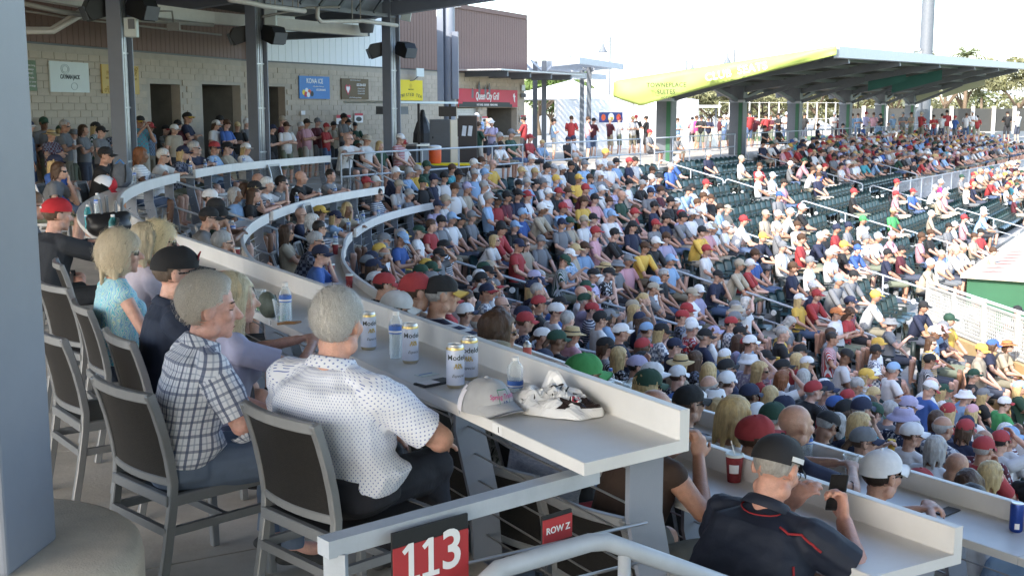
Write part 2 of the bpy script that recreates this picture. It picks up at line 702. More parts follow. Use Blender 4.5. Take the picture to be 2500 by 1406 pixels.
sg, _ = rail_sign('section_sign', 'red and black section sign reading 113 on the end railing', Vector((-.262, 3.318, .625)), .27, .30, .035, .045, '113', .165, ty=.052, bold=True, spacing=1.12)
sg2, f2 = rail_sign('row_sign', 'small red and black ROW Z sign hung on the railing cables', Vector((.115, 3.645, .625)), .125, .135, .045, .012, 'ROW Z', .030, bold=True)
wm = MB()
wm.lathe([(.006, 0), (.0085, 0), (.0085, .001), (.006, .001), (.006, 0)], 14)
wm.box((-.003, .011, .0005), (.003, .014, .001), M=Matrix.Rotation(.4, 3, 'Z'))
wm.lathe([(0, 0), (.0025, 0), (.0025, .001), (0, .001)], 8, c=(-.006, .02, 0))
wm.v = [f2 @ Matrix.Translation((.045, -.052, .0048)) @ Vector(p) for p in wm.v]
wm.build('wheelchair_symbol', M_white, sg2, world=True)

# rounded grab rail in the very front
gr = thing('handrail', 'thick rounded grey handrail in the foreground at the head of the stairs', 'handrail', (.2, 3.2, 0))
A_ = at(1442, 1322, .62)
fw, dn = Vector((.86, .42, 0)), Vector((-.62, -.52, 0))
pts = [A_ + dn * .62 + Vector((0, 0, -.75)), A_ + dn * .60 + Vector((0, 0, -.2)), A_ + dn * .55 + Vector((0, 0, -.03)), A_ + dn * .46 + Vector((0, 0, 0.005)), A_ + dn * .08, A_ + dn * .02 + fw * .01,
       A_ + fw * .06 + Vector((0, 0, -.008)), A_ + fw * 1.6 + Vector((0, 0, -.72))]
MB().tube(pts, .029, 18).build('rail', M_rail, gr, smooth=True, world=True)
MB().tube([A_ + fw * .13 + Vector((0, 0, -.05)), A_ + fw * .13 + Vector((0, 0, -.9))], .021, 14).build('post', M_rail, gr, smooth=True, world=True)
MB().bar(A_ + dn * .34 + Vector((0, 0, -.19)), A_ + fw * .02 + Vector((0, 0, -.19)), .05, .04).build('lower_bar', M_rail, gr, world=True)

# stair rail pairs beside the gaps in the counters
def stair_rail(s, o0, o1, z0, z1, label):
    t = thing('stair_rail', label, 'handrail', P(o0, s, z0 - .9), 0, 'stair rails between the counters')
    for dz in (0, -.42):
        MB().tube([P(o0, s, z0 + dz - .1), P(o0 + .05, s, z0 + dz), P(o1 - .05, s, z1 + dz), P(o1, s, z1 + dz - .1)], .022, 8).build('rail', M_rail, t, smooth=True, world=True)
    for f in (0.05, .5, .95):
        o, z = o0 + (o1 - o0) * f, z0 + (z1 - z0) * f
        MB().tube([P(o, s, z), P(o, s, z - .98)], .02, 8).build('post', M_rail, t, smooth=True, world=True)


stair_rail(.2, -.5, 1.25, .95, .42, 'upper grey stair rail in the gap between the back counters')
stair_rail(-1.05, .9, 2.55, .45, -.1, 'grey stair rail below the middle counter beside the concrete steps')
stair_rail(8.3, -.3, 1.2, .9, .3, 'grey stair rail right of the topmost back counter')
# concrete stair blocks in the gaps
for s0, s1, o0, o1, zt in ((-.55, .9, .03, .45, -.17), (-.55, .9, .45, .9, -.34), (-2.4, -.95, 1.36, 1.8, -.67), (-2.4, -.95, 1.8, 2.2, -.84)):
    mb = MB()
    vs = [P(o, s, z) for z in (-1.05, zt) for s in (s0, s1) for o in (o0, o1)]
    mb.add(vs, [(0, 1, 3, 2), (4, 6, 7, 5), (0, 4, 5, 1), (2, 3, 7, 6), (0, 2, 6, 4), (1, 5, 7, 3)])
    tag(mb.build('stair_step', M_conc), kind='structure')

# ================================================================== BUILDING
WP = [Vector(p) for p in ((-13.2, 8, 0), (-11.9, 16, 0), (-9.9, 24, 0), (-7.4, 33, 0), (-3.8, 39.7, 0), (.5, 48.6, 0))]
WT, STOP = 3.29, 5.55


def wall_at(u):
    a = (u - CX) / FPX * 1.0
    # azimuth for a point on the horizon plane: x/y with pitch folded in by depth
    best = None
    for i in range(len(WP) - 1):
        p, q = WP[i], WP[i + 1]
        for it in range(1):
            # x = k*y*(cosP + ...) ; use the ray through the horizon row
            d = ray(u, 230)
            k = d.x / d.y
            den = (q.x - p.x) - k * (q.y - p.y)
            t = (k * p.y - p.x) / den if abs(den) > 1e-9 else -1
            if -1e-6 <= t <= 1 + 1e-6:
                best = (i, t)
    i, t = best if best else (len(WP) - 2, 1.0)
    p = WP[i].lerp(WP[i + 1], t)
    tg = (WP[i + 1] - WP[i]).normalized()
    return p, tg, Vector((tg.y, -tg.x, 0)), i


def wall_z(v, y):
    d = ray(700, v)
    return CAM_H + d.z * y / d.y


def wall_len(p, i):
    return sum((WP[j + 1] - WP[j]).length for j in range(i)) + (p - WP[i]).length


TOTAL = sum((WP[j + 1] - WP[j]).length for j in range(len(WP) - 1))


def wall_pos(l):
    for j in range(len(WP) - 1):
        L = (WP[j + 1] - WP[j]).length
        if l <= L or j == len(WP) - 2:
            tg = (WP[j + 1] - WP[j]).normalized()
            return WP[j] + tg * l, tg, Vector((tg.y, -tg.x, 0))
        l -= L


OPEN = []          # (l0, l1, z0, z1) openings
for u0, u1, z1, z0 in ((367, 440, 2.58, 0), (494, 587, 2.62, 0), (648, 696, 2.62, 0), (1116, 1168, 2.05, 1.0), (1188, 1262, 2.05, .98)):
    a, b = wall_at(u0), wall_at(u1)
    OPEN.append((wall_len(a[0], a[3]), wall_len(b[0], b[3]), z0, z1))

bld = thing('concession_building', 'long curved concession building of grey block with brown and white siding above', 'building', WP[3])
bk = MB()
cuts = sorted({0.0, TOTAL} | {o[0] for o in OPEN} | {o[1] for o in OPEN} | {sum((WP[j + 1] - WP[j]).length for j in range(i)) for i in range(1, len(WP) - 1)})


def wall_slab(mb, l0, l1, z0, z1, depth=.25, front=0.0, m=0):
    p, tg, nn = wall_pos((l0 + l1) / 2)
    L = l1 - l0
    c = p - nn * (depth / 2 - front) + Vector((0, 0, (z0 + z1) / 2))
    mb.box(c, (L, depth, z1 - z0), rz=math.atan2(tg.y, tg.x), m=m)


for l0, l1 in zip(cuts[:-1], cuts[1:]):
    mid = (l0 + l1) / 2
    op = [o for o in OPEN if o[0] - 1e-6 <= mid <= o[1] + 1e-6]
    if op:
        wall_slab(bk, l0, l1, op[0][3], WT)
        if op[0][2] > 0:
            wall_slab(bk, l0, l1, 0, op[0][2])
    else:
        wall_slab(bk, l0, l1, 0, WT)
bk.build('wall', M_mortar, bld, world=True)
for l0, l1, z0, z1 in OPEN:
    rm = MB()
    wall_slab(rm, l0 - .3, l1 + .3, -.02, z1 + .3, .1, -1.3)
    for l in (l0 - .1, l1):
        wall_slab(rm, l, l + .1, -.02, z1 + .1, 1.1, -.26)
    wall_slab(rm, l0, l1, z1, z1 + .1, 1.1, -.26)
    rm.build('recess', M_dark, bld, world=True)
# face blocks
BLK_L, BLK_H = .40, .15
bme = {}
blk = MB()
blk.box((0, 0, 0), (BLK_L - .012, .03, BLK_H - .012))
bmesh_data = None
first = bevel(blk.build('block', M_block, bld), .004, 1)
dg = bpy.context.evaluated_depsgraph_get()
bdat = bpy.data.meshes.new_from_object(first.evaluated_get(dg))
bpy.data.objects.remove(first)
rest = MB()
cand = []
for r in range(int(WT / BLK_H)):
    z = (r + .5) * BLK_H
    l = (BLK_L / 2 if r % 2 else 0) + .2
    while l < TOTAL - .2:
        if not any(o[0] - .2 < l < o[1] + .2 and o[2] - .08 < z < o[3] + .08 for o in OPEN):
            p, tg, nn = wall_pos(l)
            if p.y > 21:
                cand.append((p.y - z * 1.2, p + nn * (.006 + RNG.uniform(-.004, .006)) + Vector((0, 0, z)), math.atan2(tg.y, tg.x)))
        l += BLK_L
cand.sort(key=lambda c: c[0])
binv = bld.matrix_basis.inverted()
for i, (_, p, rz) in enumerate(cand):
    if i < 300:
        o = link('block', bdat, bld)
        o.matrix_basis = binv @ Matrix.Translation(p) @ Matrix.Rotation(rz, 4, 'Z')
    else:
        rest.box(p, (BLK_L - .012, .03, BLK_H - .012), rz)
tag(rest.build('far_blocks', M_block, bld, world=True), kind='stuff')
# vertical siding boards
l = 0.0
wl0 = wall_len(*[wall_at(600)[i] for i in (0, 3)])
wl1 = wall_len(*[wall_at(952)[i] for i in (0, 3)])
bshare = {}
while l < TOTAL - .05:
    white = wl0 <= l < wl1
    wd = .30 if white else .20
    p, tg, nn = wall_pos(l + wd / 2)
    if p.y > 20:
        if white not in bshare:
            q = MB()
            q.box((0, 0, (WT + STOP) / 2 + .02), (wd - .012, .05, STOP - WT - .04))
            q = q.build('siding_board', M_wsid if white else M_brown, bld)
            bshare[white] = q.data
        else:
            q = link('siding_board', bshare[white], bld)
        q.matrix_basis = binv @ Matrix.Translation(p + nn * .05) @ Matrix.Rotation(math.atan2(tg.y, tg.x), 4, 'Z')
    l += wd
sb = MB()
for l0, l1 in zip(cuts[:-1], cuts[1:]):
    wall_slab(sb, l0, l1, WT + .001, STOP, .2, .015)
sb.build('siding_backing', M_greyd, bld, world=True)
cp = MB()
js = [0] + [sum((WP[j + 1] - WP[j]).length for j in range(i)) for i in range(1, len(WP))]
for l0, l1 in zip(js[:-1], js[1:]):
    wall_slab(cp, l0, l1, STOP, STOP + .16, .4, .12)
cp.build('coping', M_brown, bld, world=True)
en = MB()
e = WP[-1]
tg = (WP[-1] - WP[-2]).normalized()
nn = Vector((tg.y, -tg.x, 0))
en.box(e - nn * 4.2 - tg * .12 + Vector((0, 0, WT / 2)), (.24, 8, WT), math.atan2(tg.y, tg.x))
en.box(e - nn * 4.2 - tg * .1 + Vector((0, 0, (WT + STOP) / 2)), (.26, 8, STOP - WT), math.atan2(tg.y, tg.x), m=1)
en.build('end_wall', [M_block, M_brown], bld, world=True)
rf = MB()
for i in range(len(WP) - 1):
    p, q = WP[i], WP[i + 1]
    t_ = (q - p).normalized()
    n_ = Vector((t_.y, -t_.x, 0))
    rf.add([p + Vector((0, 0, STOP + .02)), q + Vector((0, 0, STOP + .02)), q - n_ * 8 + Vector((0, 0, STOP + .02)), p - n_ * 8 + Vector((0, 0, STOP + .02))], [(0, 1, 2, 3)])
rf.build('roof', M_roofd, bld, world=True)
# serving shelf and roller shutter of the grill
sh = MB()
p0, p1 = wall_at(1105)[0], wall_at(1275)[0]
tgw = (p1 - p0).normalized()
nnw = Vector((tgw.y, -tgw.x, 0))
sh.box((p0 + p1) / 2 + nnw * .2 + Vector((0, 0, .96)), ((p1 - p0).length, .45, .05), math.atan2(tgw.y, tgw.x))
sh.build('serving_shelf', M_alum, bld, world=True)
a, b = wall_at(1116)[0], wall_at(1168)[0]
q = MB()
for k in range(5):
    q.box((a + b) / 2 - nnw * .12 + Vector((0, 0, 1.99 - k * .075)), ((b - a).length, .03, .07), math.atan2(tgw.y, tgw.x))
q.build('shutter', M_galv, bld, world=True)
# grey awning over the grill
aw = thing('grill_awning', 'grey steel awning slab above the grill sign', 'awning', wall_at(1200)[0] + Vector((0, 0, 2.9)))
q = MB()
p0, p1 = wall_at(1112)[0], WP[-1] + tgw * 1.9
zc = wall_z(182, 45)
q.box((p0 + p1) / 2 + nnw * .9 + Vector((0, 0, zc + .1)), ((p1 - p0).length, 1.9, .05), math.atan2(tgw.y, tgw.x))
q.build('slab', M_galv, aw, world=True)
for f in (.1, .35, .6, .85):
    c = p0.lerp(p1, f) + nnw * .85 + Vector((0, 0, zc - .02))
    MB().box(c, (.12, 1.75, .2), math.atan2(tgw.y, tgw.x)).build('bracket', M_greyd, aw, world=True)

# ------------------------------------------------------------------ signs on the wall
def wall_sign(name, label, u0, u1, v0, v1, m, proud=.05):
    a, tg, nn, _ = wall_at(u0)
    b, _, _, _ = wall_at(u1)
    x = (b - a).normalized()
    nn = Vector((x.y, -x.x, 0))
    za, zb = wall_z(v1, (a.y + b.y) / 2), wall_z(v0, (a.y + b.y) / 2)
    c = (a + b) / 2 + nn * proud + Vector((0, 0, (za + zb) / 2))
    W_, H_ = (b - a).length, zb - za
    t = thing(name, label, 'sign', c)
    f = frame(c, x, (0, 0, 1))
    q = MB()
    q.box((0, 0, 0), (W_, H_, .03))
    q.v = [f @ Vector(p) for p in q.v]
    q.build('panel', m, t, world=True)
    return t, f @ Matrix.Translation((0, 0, .017)), W_, H_


def sign_text(t, f, x, y, body, size, m, **kw):
    text('lettering', body, size, f @ Matrix.Translation((x, y, 0)), m, t, extrude=.003, **kw)


def flat(t, f, name, poly, m, h=.002):
    q = MB()
    q.prism(poly, h)
    q.v = [f @ Vector(p) for p in q.v]
    return q.build(name, m, t, world=True)


def disc(r, n=20, cx=0, cy=0, ry=None, a0=0, a1=2 * PI):
    return [(cx + r * math.cos(a0 + (a1 - a0) * k / n), cy + (ry or r) * math.sin(a0 + (a1 - a0) * k / n)) for k in range(n)]


M_sgreen = mat('sign_green', (.10, .16, .08), .5, 0, .35, 1.2)
M_swhite = mat('sign_pale', (.62, .68, .66), .5, 0, .05, 2)
M_sgold = mat('sign_gold', (.55, .38, .09), .5, 0, .08, 2)
M_skona = mat('sign_blue', (.05, .20, .50), .5, 0, .12, 1)
M_sbrown = mat('sign_brown', (.10, .06, .02), .5, 0, .15, 2)
M_syel = mat('sign_yellow', (.78, .60, .0), .5, 0, .04, 2)
M_ink = mat('ink_dark', (.03, .04, .04), .6, 0, 0)
M_inkg = mat('ink_gold', (.36, .22, .04), .6, 0, 0)
M_orange = mat('orange_paint', (.72, .10, .02), .45, 0, .08, 3)
M_navyp = mat('navy_print', (.02, .04, .17), .5, 0, .05, 3)
M_redp = mat('red_print', (.50, .03, .06), .5, 0, .06, 3)

t, f, W_, H_ = wall_sign('wall_sign', 'green sign with white lines of text, leftmost on the block wall by the near column', 30, 85, 147, 222, M_sgreen)
for k, b in enumerate(('Sonoran Living', 'Landscape', '480-555', 'Call today', 'for your quote', 'desert design')):
    sign_text(t, f, W_ * .22, H_ * (.34 - k * .135), b, H_ * .09, M_white)
t, f, W_, H_ = wall_sign('wall_sign', 'pale CAYMAN JACK sign with a faint hat drawing', 118, 213, 152, 226, M_swhite)
sign_text(t, f, 0, -.0 * H_, 'CAYMAN JACK', H_ * .2, M_ink, bold=True, shear=.12, sx=.78)
M_faint = mat('ink_faint', (.45, .52, .54), .6, 0, 0)
for r, (x, y) in ((.22, (-.12, .26)), (.15, (-.12, .26)), (.17, (.1, -.3))):
    ring = disc(H_ * r, 18, x * W_, y * H_, H_ * r * .7)
    q = MB()
    q.tube([Vector((x_, y_, .001)) for x_, y_ in ring + ring[:1]], .006, 4)
    q.v = [f @ Vector(p) for p in q.v]
    q.build('drawing', M_faint, t, world=True)
t, f, W_, H_ = wall_sign('wall_sign', 'gold pizza sign half hidden behind the second column', 245, 335, 160, 230, M_sgold)
sign_text(t, f, -W_ * .3, H_ * .2, 'PLA', H_ * .22, M_inkg)
sign_text(t, f, W_ * .40, H_ * .2, 'A', H_ * .22, M_inkg)
sign_text(t, f, -W_ * .3, H_ * .03, 'WOOD F', H_ * .11, M_inkg)
sign_text(t, f, W_ * .40, H_ * .03, 'DES', H_ * .11, M_inkg)
for x, y in ((-.42, -.38), (-.36, -.30), (-.33, -.40), (.36, .36), (.42, .30), (.44, .4)):
    ring = disc(H_ * .06, 6, x * W_, y * H_)
    q = MB()
    q.tube([Vector((x_, y_, .001)) for x_, y_ in ring + ring[:1]], .006, 4)
    q.v = [f @ Vector(p) for p in q.v]
    q.build('honeycomb', M_inkg, t, world=True)
t, f, W_, H_ = wall_sign('wall_sign', 'blue KONA ICE sign with white letters', 727, 801, 187, 242, M_skona)
sign_text(t, f, 0, H_ * .28, 'KONA ICE', H_ * .3, M_white, bold=True, sx=.86)
sign_text(t, f, W_ * .12, H_ * .05, 'of Southern Maricopa', H_ * .09, M_white)
sign_text(t, f, W_ * .2, -H_ * .1, '602.206.8645', H_ * .13, M_white, bold=True)
for k, (x, y, m) in enumerate(((-.36, -.22, M_syel), (-.27, -.14, M_white), (-.18, -.2, M_orange), (-.3, -.3, M_redp), (-.1, -.28, M_ink), (-.22, -.32, M_white))):
    flat(t, f, 'drawing', disc(H_ * .12, 10, x * W_, y * H_), m, .002 + k * .0006)
t, f, W_, H_ = wall_sign('wall_sign', 'dark brown sign with a red and white heart and phone number', 830, 896, 193, 243, M_sbrown)
flat(t, f, 'heart', [(-.27 * W_ + x * H_ * .3, -.02 * H_ + y * H_ * .3) for x, y in ((0, -1), (.7, 0), (.75, .5), (.4, .8), (0, .45), (-.4, .8), (-.75, .5), (-.7, 0))], M_redp)
flat(t, f, 'heart', [(-.27 * W_ + x * H_ * .2, -.02 * H_ + y * H_ * .2) for x, y in ((0, -1), (.7, 0), (.75, .5), (.4, .8), (0, .45), (-.4, .8), (-.75, .5), (-.7, 0))], M_white, .003)
sign_text(t, f, W_ * .22, H_ * .2, '623-236-4233', H_ * .17, M_white, bold=True, sx=.8)
for k in range(3):
    sign_text(t, f, W_ * .22, H_ * (.02 - .12 * k), '$ Tacos for $10', H_ * .09, M_white)
sign_text(t, f, 0, -H_ * .42, 'grilled food to go in 4 ways', H_ * .09, M_white)
sign_text(t, f, 0, H_ * .43, 'fresh every day on the grill', H_ * .08, M_white)
t, f, W_, H_ = wall_sign('wall_sign', 'bright yellow TWISTED TEA sign beside the fourth column', 969, 1028, 196, 246, M_syel)
for k, (c, dx) in enumerate(zip('TWISTED TEA', np.linspace(-.42, .42, 11))):
    text('lettering', c, H_ * .22, f @ Matrix.Translation((dx * W_, -H_ * (.22 + .5 * dx * dx), 0)) @ Matrix.Rotation(-dx * .6, 4, 'Z'), M_ink, t, extrude=.003, bold=True)
sign_text(t, f, 0, H_ * .04, 'HARD ICED TEA', H_ * .07, M_ink)
flat(t, f, 'drawing', disc(H_ * .12, 14, 0, H_ * .22), mat('sign_yellow_dark', (.62, .46, 0), .5, 0, 0), .001)
t, f, W_, H_ = wall_sign('grill_sign', 'red and black Queen City Grill sign over the serving windows', 1113, 1257, 219, 262, M_redp, .1)
flat(t, f, 'black_band', [(-W_ / 2, -H_ / 2), (W_ * .4, -H_ / 2), (W_ * .4, -H_ * .33), (W_ * .36, -H_ * .33), (W_ * .36, -H_ * .22), (-W_ * .44, -H_ * .22), (-W_ * .44, -H_ * .32), (-W_ / 2, -H_ * .32)], M_ink, .003)
sign_text(t, f @ Matrix.Translation((0, 0, .006)), -W_ * .04, H_ * .1, 'Queen City Grill', H_ * .58, M_white, bold=True, shear=.22, sx=.74)
sign_text(t, f @ Matrix.Translation((0, 0, .006)), -W_ * .04, -H_ * .38, 'HOT DOGS   BURGERS   FRENCH FRIES', H_ * .15, M_white, bold=True)
flat(t, f, 'emblem', [(W_ * .44 + x * H_ * .2, y * H_ * .3 + .02) for x, y in ((-.6, .8), (.1, 1), (.2, .5), (.9, .4), (.3, .1), (.5, -.9), (-.2, -.6), (-.5, .2), (-.9, .3))], M_white, .004)
for x, h in ((-.17, .95), (-.07, .75), (.0, .85), (-.28, .55)):
    flat(t, f @ Matrix.Translation((0, 0, -.02)), 'tower_cutout', [(x * W_ - .08, 0), (x * W_ + .08, 0), (x * W_ + .08, H_ * h * .7), (x * W_, H_ * h), (x * W_ - .08, H_ * h * .7)], M_greyd, .02)
for name, label, u0, u1, v0, v1 in (('poster', 'red and white poster with a black picture on the block wall', 815, 850, 281, 312), ('poster', 'small white and red notice left of the kiosk', 860, 880, 277, 300),
                                    ('poster', 'framed white menu between the serving windows', 1172, 1186, 285, 300), ('poster', 'framed menu on the corner right of the window', 1267, 1283, 282, 300)):
    t, f, W_, H_ = wall_sign(name, label, u0, u1, v0, v1, M_white, .06)
    flat(t, f, 'header', [(-W_ / 2, H_ * .25), (W_ / 2, H_ * .25), (W_ / 2, H_ / 2), (-W_ / 2, H_ / 2)], M_redp)
    flat(t, f, 'picture', disc(W_ * .36, 12, 0, -H_ * .12, H_ * .25), M_ink)
a, b = wall_at(655)[0], wall_at(680)[0]
x = (b - a).normalized()
c = (a + b) / 2 - Vector((x.y, -x.x, 0)) * .5 + Vector((0, 0, 1.72))
t = thing('exit_sign', 'dark EXIT sign with a red top edge inside the third doorway', 'sign', c)
f = frame(c, x, (0, 0, 1))
q = MB()
q.box((0, 0, 0), ((b - a).length, .34, .04))
q.box((0, .12, .012), ((b - a).length - .004, .1, .03), m=1)
q.v = [f @ Vector(p) for p in q.v]
q.build('panel', [M_black, M_redp], t, world=True)
text('lettering', 'EXIT', .15, f @ Matrix.Translation((0, -.04, .024)), M_white, t, extrude=.002)
t, f, W_, H_ = wall_sign('wall_box', 'small white alarm box on the wall under the blue sign', 728, 738, 271, 281, M_white, .08)
t, f, W_, H_ = wall_sign('floodlight', 'pale square floodlight on an arm above the yellow sign', 995, 1013, 168, 188, M_swhite, .35)
q = MB()
q.tube([f @ Vector((0, -.1, -.05)), f @ Vector((-.1, -.25, -.2)), f @ Vector((-.2, -.28, -.36))], .02, 6)
q.build('arm', M_greyd, t, world=True)
t, f, W_, H_ = wall_sign('wall_lamp', 'grey wall lamp near the building corner right of the grill sign', 1268, 1276, 208, 222, M_galv, .1)
MB().box(f @ Vector((0, -.3, 0)), (.2, .3, .16)).build('lamp_shade', M_greyd, t, world=True)
# ================================================================== NEAR CANOPY
def deck_z(o):                                           # deck rises from the building to the field side
    return 4.35 + .11 * (o + 6.5)


cano = thing('stand_canopy', 'dark underside of the steel canopy over the near stand with beams and pipes', 'canopy', (-6, 22, 4))
back = [(-5.4, 39.6), (-7.4, 33.2), (-8.7, 28.5), (-10.2, 23), (-11.5, 17), (-11.0, 9), (-9, 2), (-5, -6), (0, -15), (6, -26)]
front = [(-2.3, 36.6), (-1, 32.2), (-.3, 27.5), (.4, 22.6), (.9, 16.5), (1.6, 12.2), (4.2, 7.2), (8, .5), (12.5, -7), (19, -19)]  # unseen front edge and end drawn out to place its shade
mb = MB()
pts = []
for (bx, by), (fx, fy) in zip(back, front):
    for k in range(4):
        x, y = bx + (fx - bx) * k / 3, by + (fy - by) * k / 3
        pts.append((x, y, 4.55 + .75 * k / 3))
mb.grid(pts, len(back), 4)
top = [(x, y, z + .12) for x, y, z in pts]
mb.grid(top, len(back), 4)
n = len(back)
rim = [i * 4 for i in range(n)] + [(n - 1) * 4 + k for k in range(1, 4)] + [i * 4 + 3 for i in range(n - 2, -1, -1)] + [2, 1]
N = len(pts)
mb.f += [(rim[i], rim[(i + 1) % len(rim)], rim[(i + 1) % len(rim)] + N, rim[i] + N) for i in range(len(rim))]
mb.m += [0] * len(rim)
mb.build('deck', M_roofd, cano, world=True)
COLS = [Vector((-3.22, 32.2, 0)), Vector((-5.82, 27.6, 0)), Vector((-7.28, 22.5, 0)), Vector((-7.95, 17.1, 0))]
# radial beams over each column, ribs between
for c in COLS:
    o, s = offs(c.x, c.y)
    MB().bar(P(-5.6, s, 4.34), P(3.2, s, 5.05), .22, .34).build('beam', M_grey, cano, world=True)
for s in (-11, -16, -21, -27):
    MB().bar(P(-6.5, s, 4.34), P(3, s, 5.05), .22, .34).build('beam', M_grey, cano, world=True)
for o in (-5, -3.9, -1.2, .4):
    MB().tube([P(o, s, 4.56 + .083 * (o + 5.6)) for s in np.linspace(-18, 9.5, 30)], .07, 5).build('purlin', M_roofd, cano, world=True)
# end truss along the column line between the third and fourth columns
tr = MB()
A0, B0 = COLS[1], COLS[0] + (COLS[0] - COLS[1]).normalized() * .6
for z in (4.42, 5.0):
    tr.bar(A0 + Vector((0, 0, z)), B0 + Vector((0, 0, z)), .14, .1)
tr.build('truss_chord', M_grey, cano, world=True)
tw = MB()
tw.bar(A0 + Vector((-.1, .06, 4.71)), B0 + Vector((-.1, .06, 4.71)), .012, .5)
tw.build('truss_panel', M_grey, cano, world=True)
for k in range(8):
    p, q = A0.lerp(B0, k / 8), A0.lerp(B0, (k + .8) / 8)
    MB().bar(p + Vector((.07, -.04, 4.45)), q + Vector((.07, -.04, 4.97)), .06, .06).build('truss_web', M_greyd, cano, world=True)
# curved pale edge channel with its straight return to the wall
tip = Vector((-3.75, 31.5, 3.98))
crv = [P(-3.25, s, 4.02) for s in np.linspace(-9, 7.6, 22)] + [tip]
ch = MB()
ch.grid([p + Vector((0, 0, dz)) for p in crv for dz in (-.13, .13)], len(crv), 2)
ch.grid([p + n_ for p in crv for n_ in (Vector((0, 0, -.13)), Vector((-.22, .1, -.13)))], len(crv), 2)
ch.build('edge_channel', M_pipew, cano, world=True)
MB().bar(tip + Vector((-.05, .05, -.02)), Vector((-7.35, 34.6, 4.0)), .26, .2).build('edge_return', M_greyd, cano, world=True)
# pipes hung under the deck
PIPES = [([atd(50, 8, 21), atd(150, 30, 22), atd(270, 45, 24), atd(520, 62, 27)], .045),
         ([atd(50, 74, 22), atd(125, 74, 22.5), atd(145, 62, 22.6), atd(195, 30, 23), atd(240, 26, 23.2)], .06),
         ([atd(55, 78, 21.9), atd(130, 78, 22.4), atd(150, 66, 22.5), atd(205, 34, 22.9)], .05),
         ([atd(50, 26, 22), atd(165, 44, 23), atd(320, 62, 25), atd(540, 86, 28)], .02),
         ([atd(560, 0, 24), atd(612, 8, 24.6), atd(645, 16, 25), atd(744, 28, 26.5)], .055),
         ([atd(640, 42, 27), atd(750, 20, 28.5), atd(830, 18, 29)], .03),
         ([atd(775, 18, 28), atd(775, 44, 28), atd(783, 54, 28.2), atd(885, 52, 30), atd(970, 63, 31)], .05),
         ([atd(380, 28, 25), atd(420, 28, 25.4), atd(424, 60, 25.5)], .02)]
for pts, r in PIPES:
    MB().tube(pts, r, 8).build('pipe', M_pipe if r < .05 else M_pipew, cano, smooth=True, world=True)
for u, v, d in ((672, 20, 25.6), (690, 20, 25.9), (715, 22, 26.2), (728, 22, 26.3), (860, 48, 29.5), (880, 48, 29.8)):
    p = atd(u, v, d)
    MB().tube([p, p + Vector((0, 0, .5))], .015, 5).build('pipe_hanger', M_pipe, cano, world=True)
p = atd(424, 66, 25.5)
MB().box(p, (.26, .12, .16)).build('junction_box', M_pipe, cano, world=True)
dm = MB()
dm.lathe([(0, -.2), (.16, -.19), (.2, 0), (.2, .06), (.12, .12), (0, .13)], 16, c=atd(895, 62, 31))
dm.build('camera_dome', M_greyd, cano, smooth=True, world=True)

CLAB = ['grey steel canopy column nearest the yellow sign, with two black speakers', 'grey steel canopy column in front of the white siding, with two black speakers',
        'grey steel canopy column before the gold sign, with a pale box on it']


def column(c, label, spk, boxed, ztop=4.9):
    o, s = offs(c.x, c.y)
    n_, t_ = nrm(s), tan_(s)
    t = thing('canopy_column', label, 'column', c, 0, 'canopy columns')
    rz = math.atan2(t_.y, t_.x)
    for k in (-1, 1):
        MB().box(c + t_ * .2 * k + Vector((0, 0, ztop / 2)), (.03, .28, ztop), rz).build('flange', M_grey, t, world=True)
    MB().box(c - n_ * .06 + Vector((0, 0, ztop / 2)), (.38, .02, ztop), rz).build('web', M_grey, t, world=True)
    for k, (dt, r) in enumerate(((-.1, .02), (-.02, .035), (.07, .035), (.14, .02))):
        MB().tube([c + t_ * dt + n_ * .03 + Vector((0, 0, z)) for z in (.1, 1.5, 3, ztop - .1)], r, 8).build('conduit', M_galv, t, smooth=True, world=True)
    for z in (1.0, 2.0, 3.0):
        MB().box(c + n_ * .06 + Vector((0, 0, z)), (.34, .02, .03), rz).build('conduit_clamp', M_galv, t, world=True)
    return t


def speaker(c, dirv, label):
    """wedge loudspeaker turned down towards dirv"""
    t = thing('loudspeaker', label, 'loudspeaker', c, rotz_of(dirv), 'loudspeakers on the canopy columns')
    prof = [(-.16, -.17), (.22, -.2), (.30, .02), (.16, .19), (-.16, .17), (-.22, 0)]
    M = Matrix.Rotation(-.25, 4, 'X') @ Matrix.Rotation(PI / 2, 4, 'Y') @ Matrix.Rotation(PI / 2, 4, 'Z')
    q = MB()
    q.prism(prof, .36, Matrix.Translation((-.18, 0, 0)) @ M)
    bevel(q.build('cabinet', M_black, t), .01)
    q = MB()
    q.box((0, .27, -.11), (.34, .012, .26), M=Matrix.Rotation(-.35, 3, 'X'))
    q.build('grille', M_greyd, t)
    return t


for i, c in enumerate(COLS[:3]):
    t = column(c, CLAB[i], True, i == 2)
    o, s = offs(c.x, c.y)
    zs = (3.55, 3.66, 3.82)[i]
    wl = ('fourth', 'third', 'second')[i]
    speaker(c - tan_(s) * .05 - nrm(s) * .38 + Vector((0, 0, zs)), (-tan_(s) - nrm(s)).normalized(), f'black wedge loudspeaker on the left of the {wl} column from the left')
    speaker(c + tan_(s) * .05 + nrm(s) * .42 + Vector((0, 0, zs)), (nrm(s) - tan_(s) * .3).normalized(), f'black wedge loudspeaker on the right of the {wl} column from the left')
c = COLS[2]
t = thing('electrical_box', 'pale electrical box fixed to the second column under its speakers', 'box', c + Vector((.25, -.1, 3.46)))
bevel(MB().box((0, 0, 0), (.24, .16, .36)).build('box', M_swhite, t), .02)
MB().box((.03, -.085, .06), (.12, .012, .18)).build('window', M_greyd, t)
c = COLS[1]
t = thing('equipment_box', 'pale rectangular box hanging beside the third column', 'box', c + Vector((.32, .1, 3.98)))
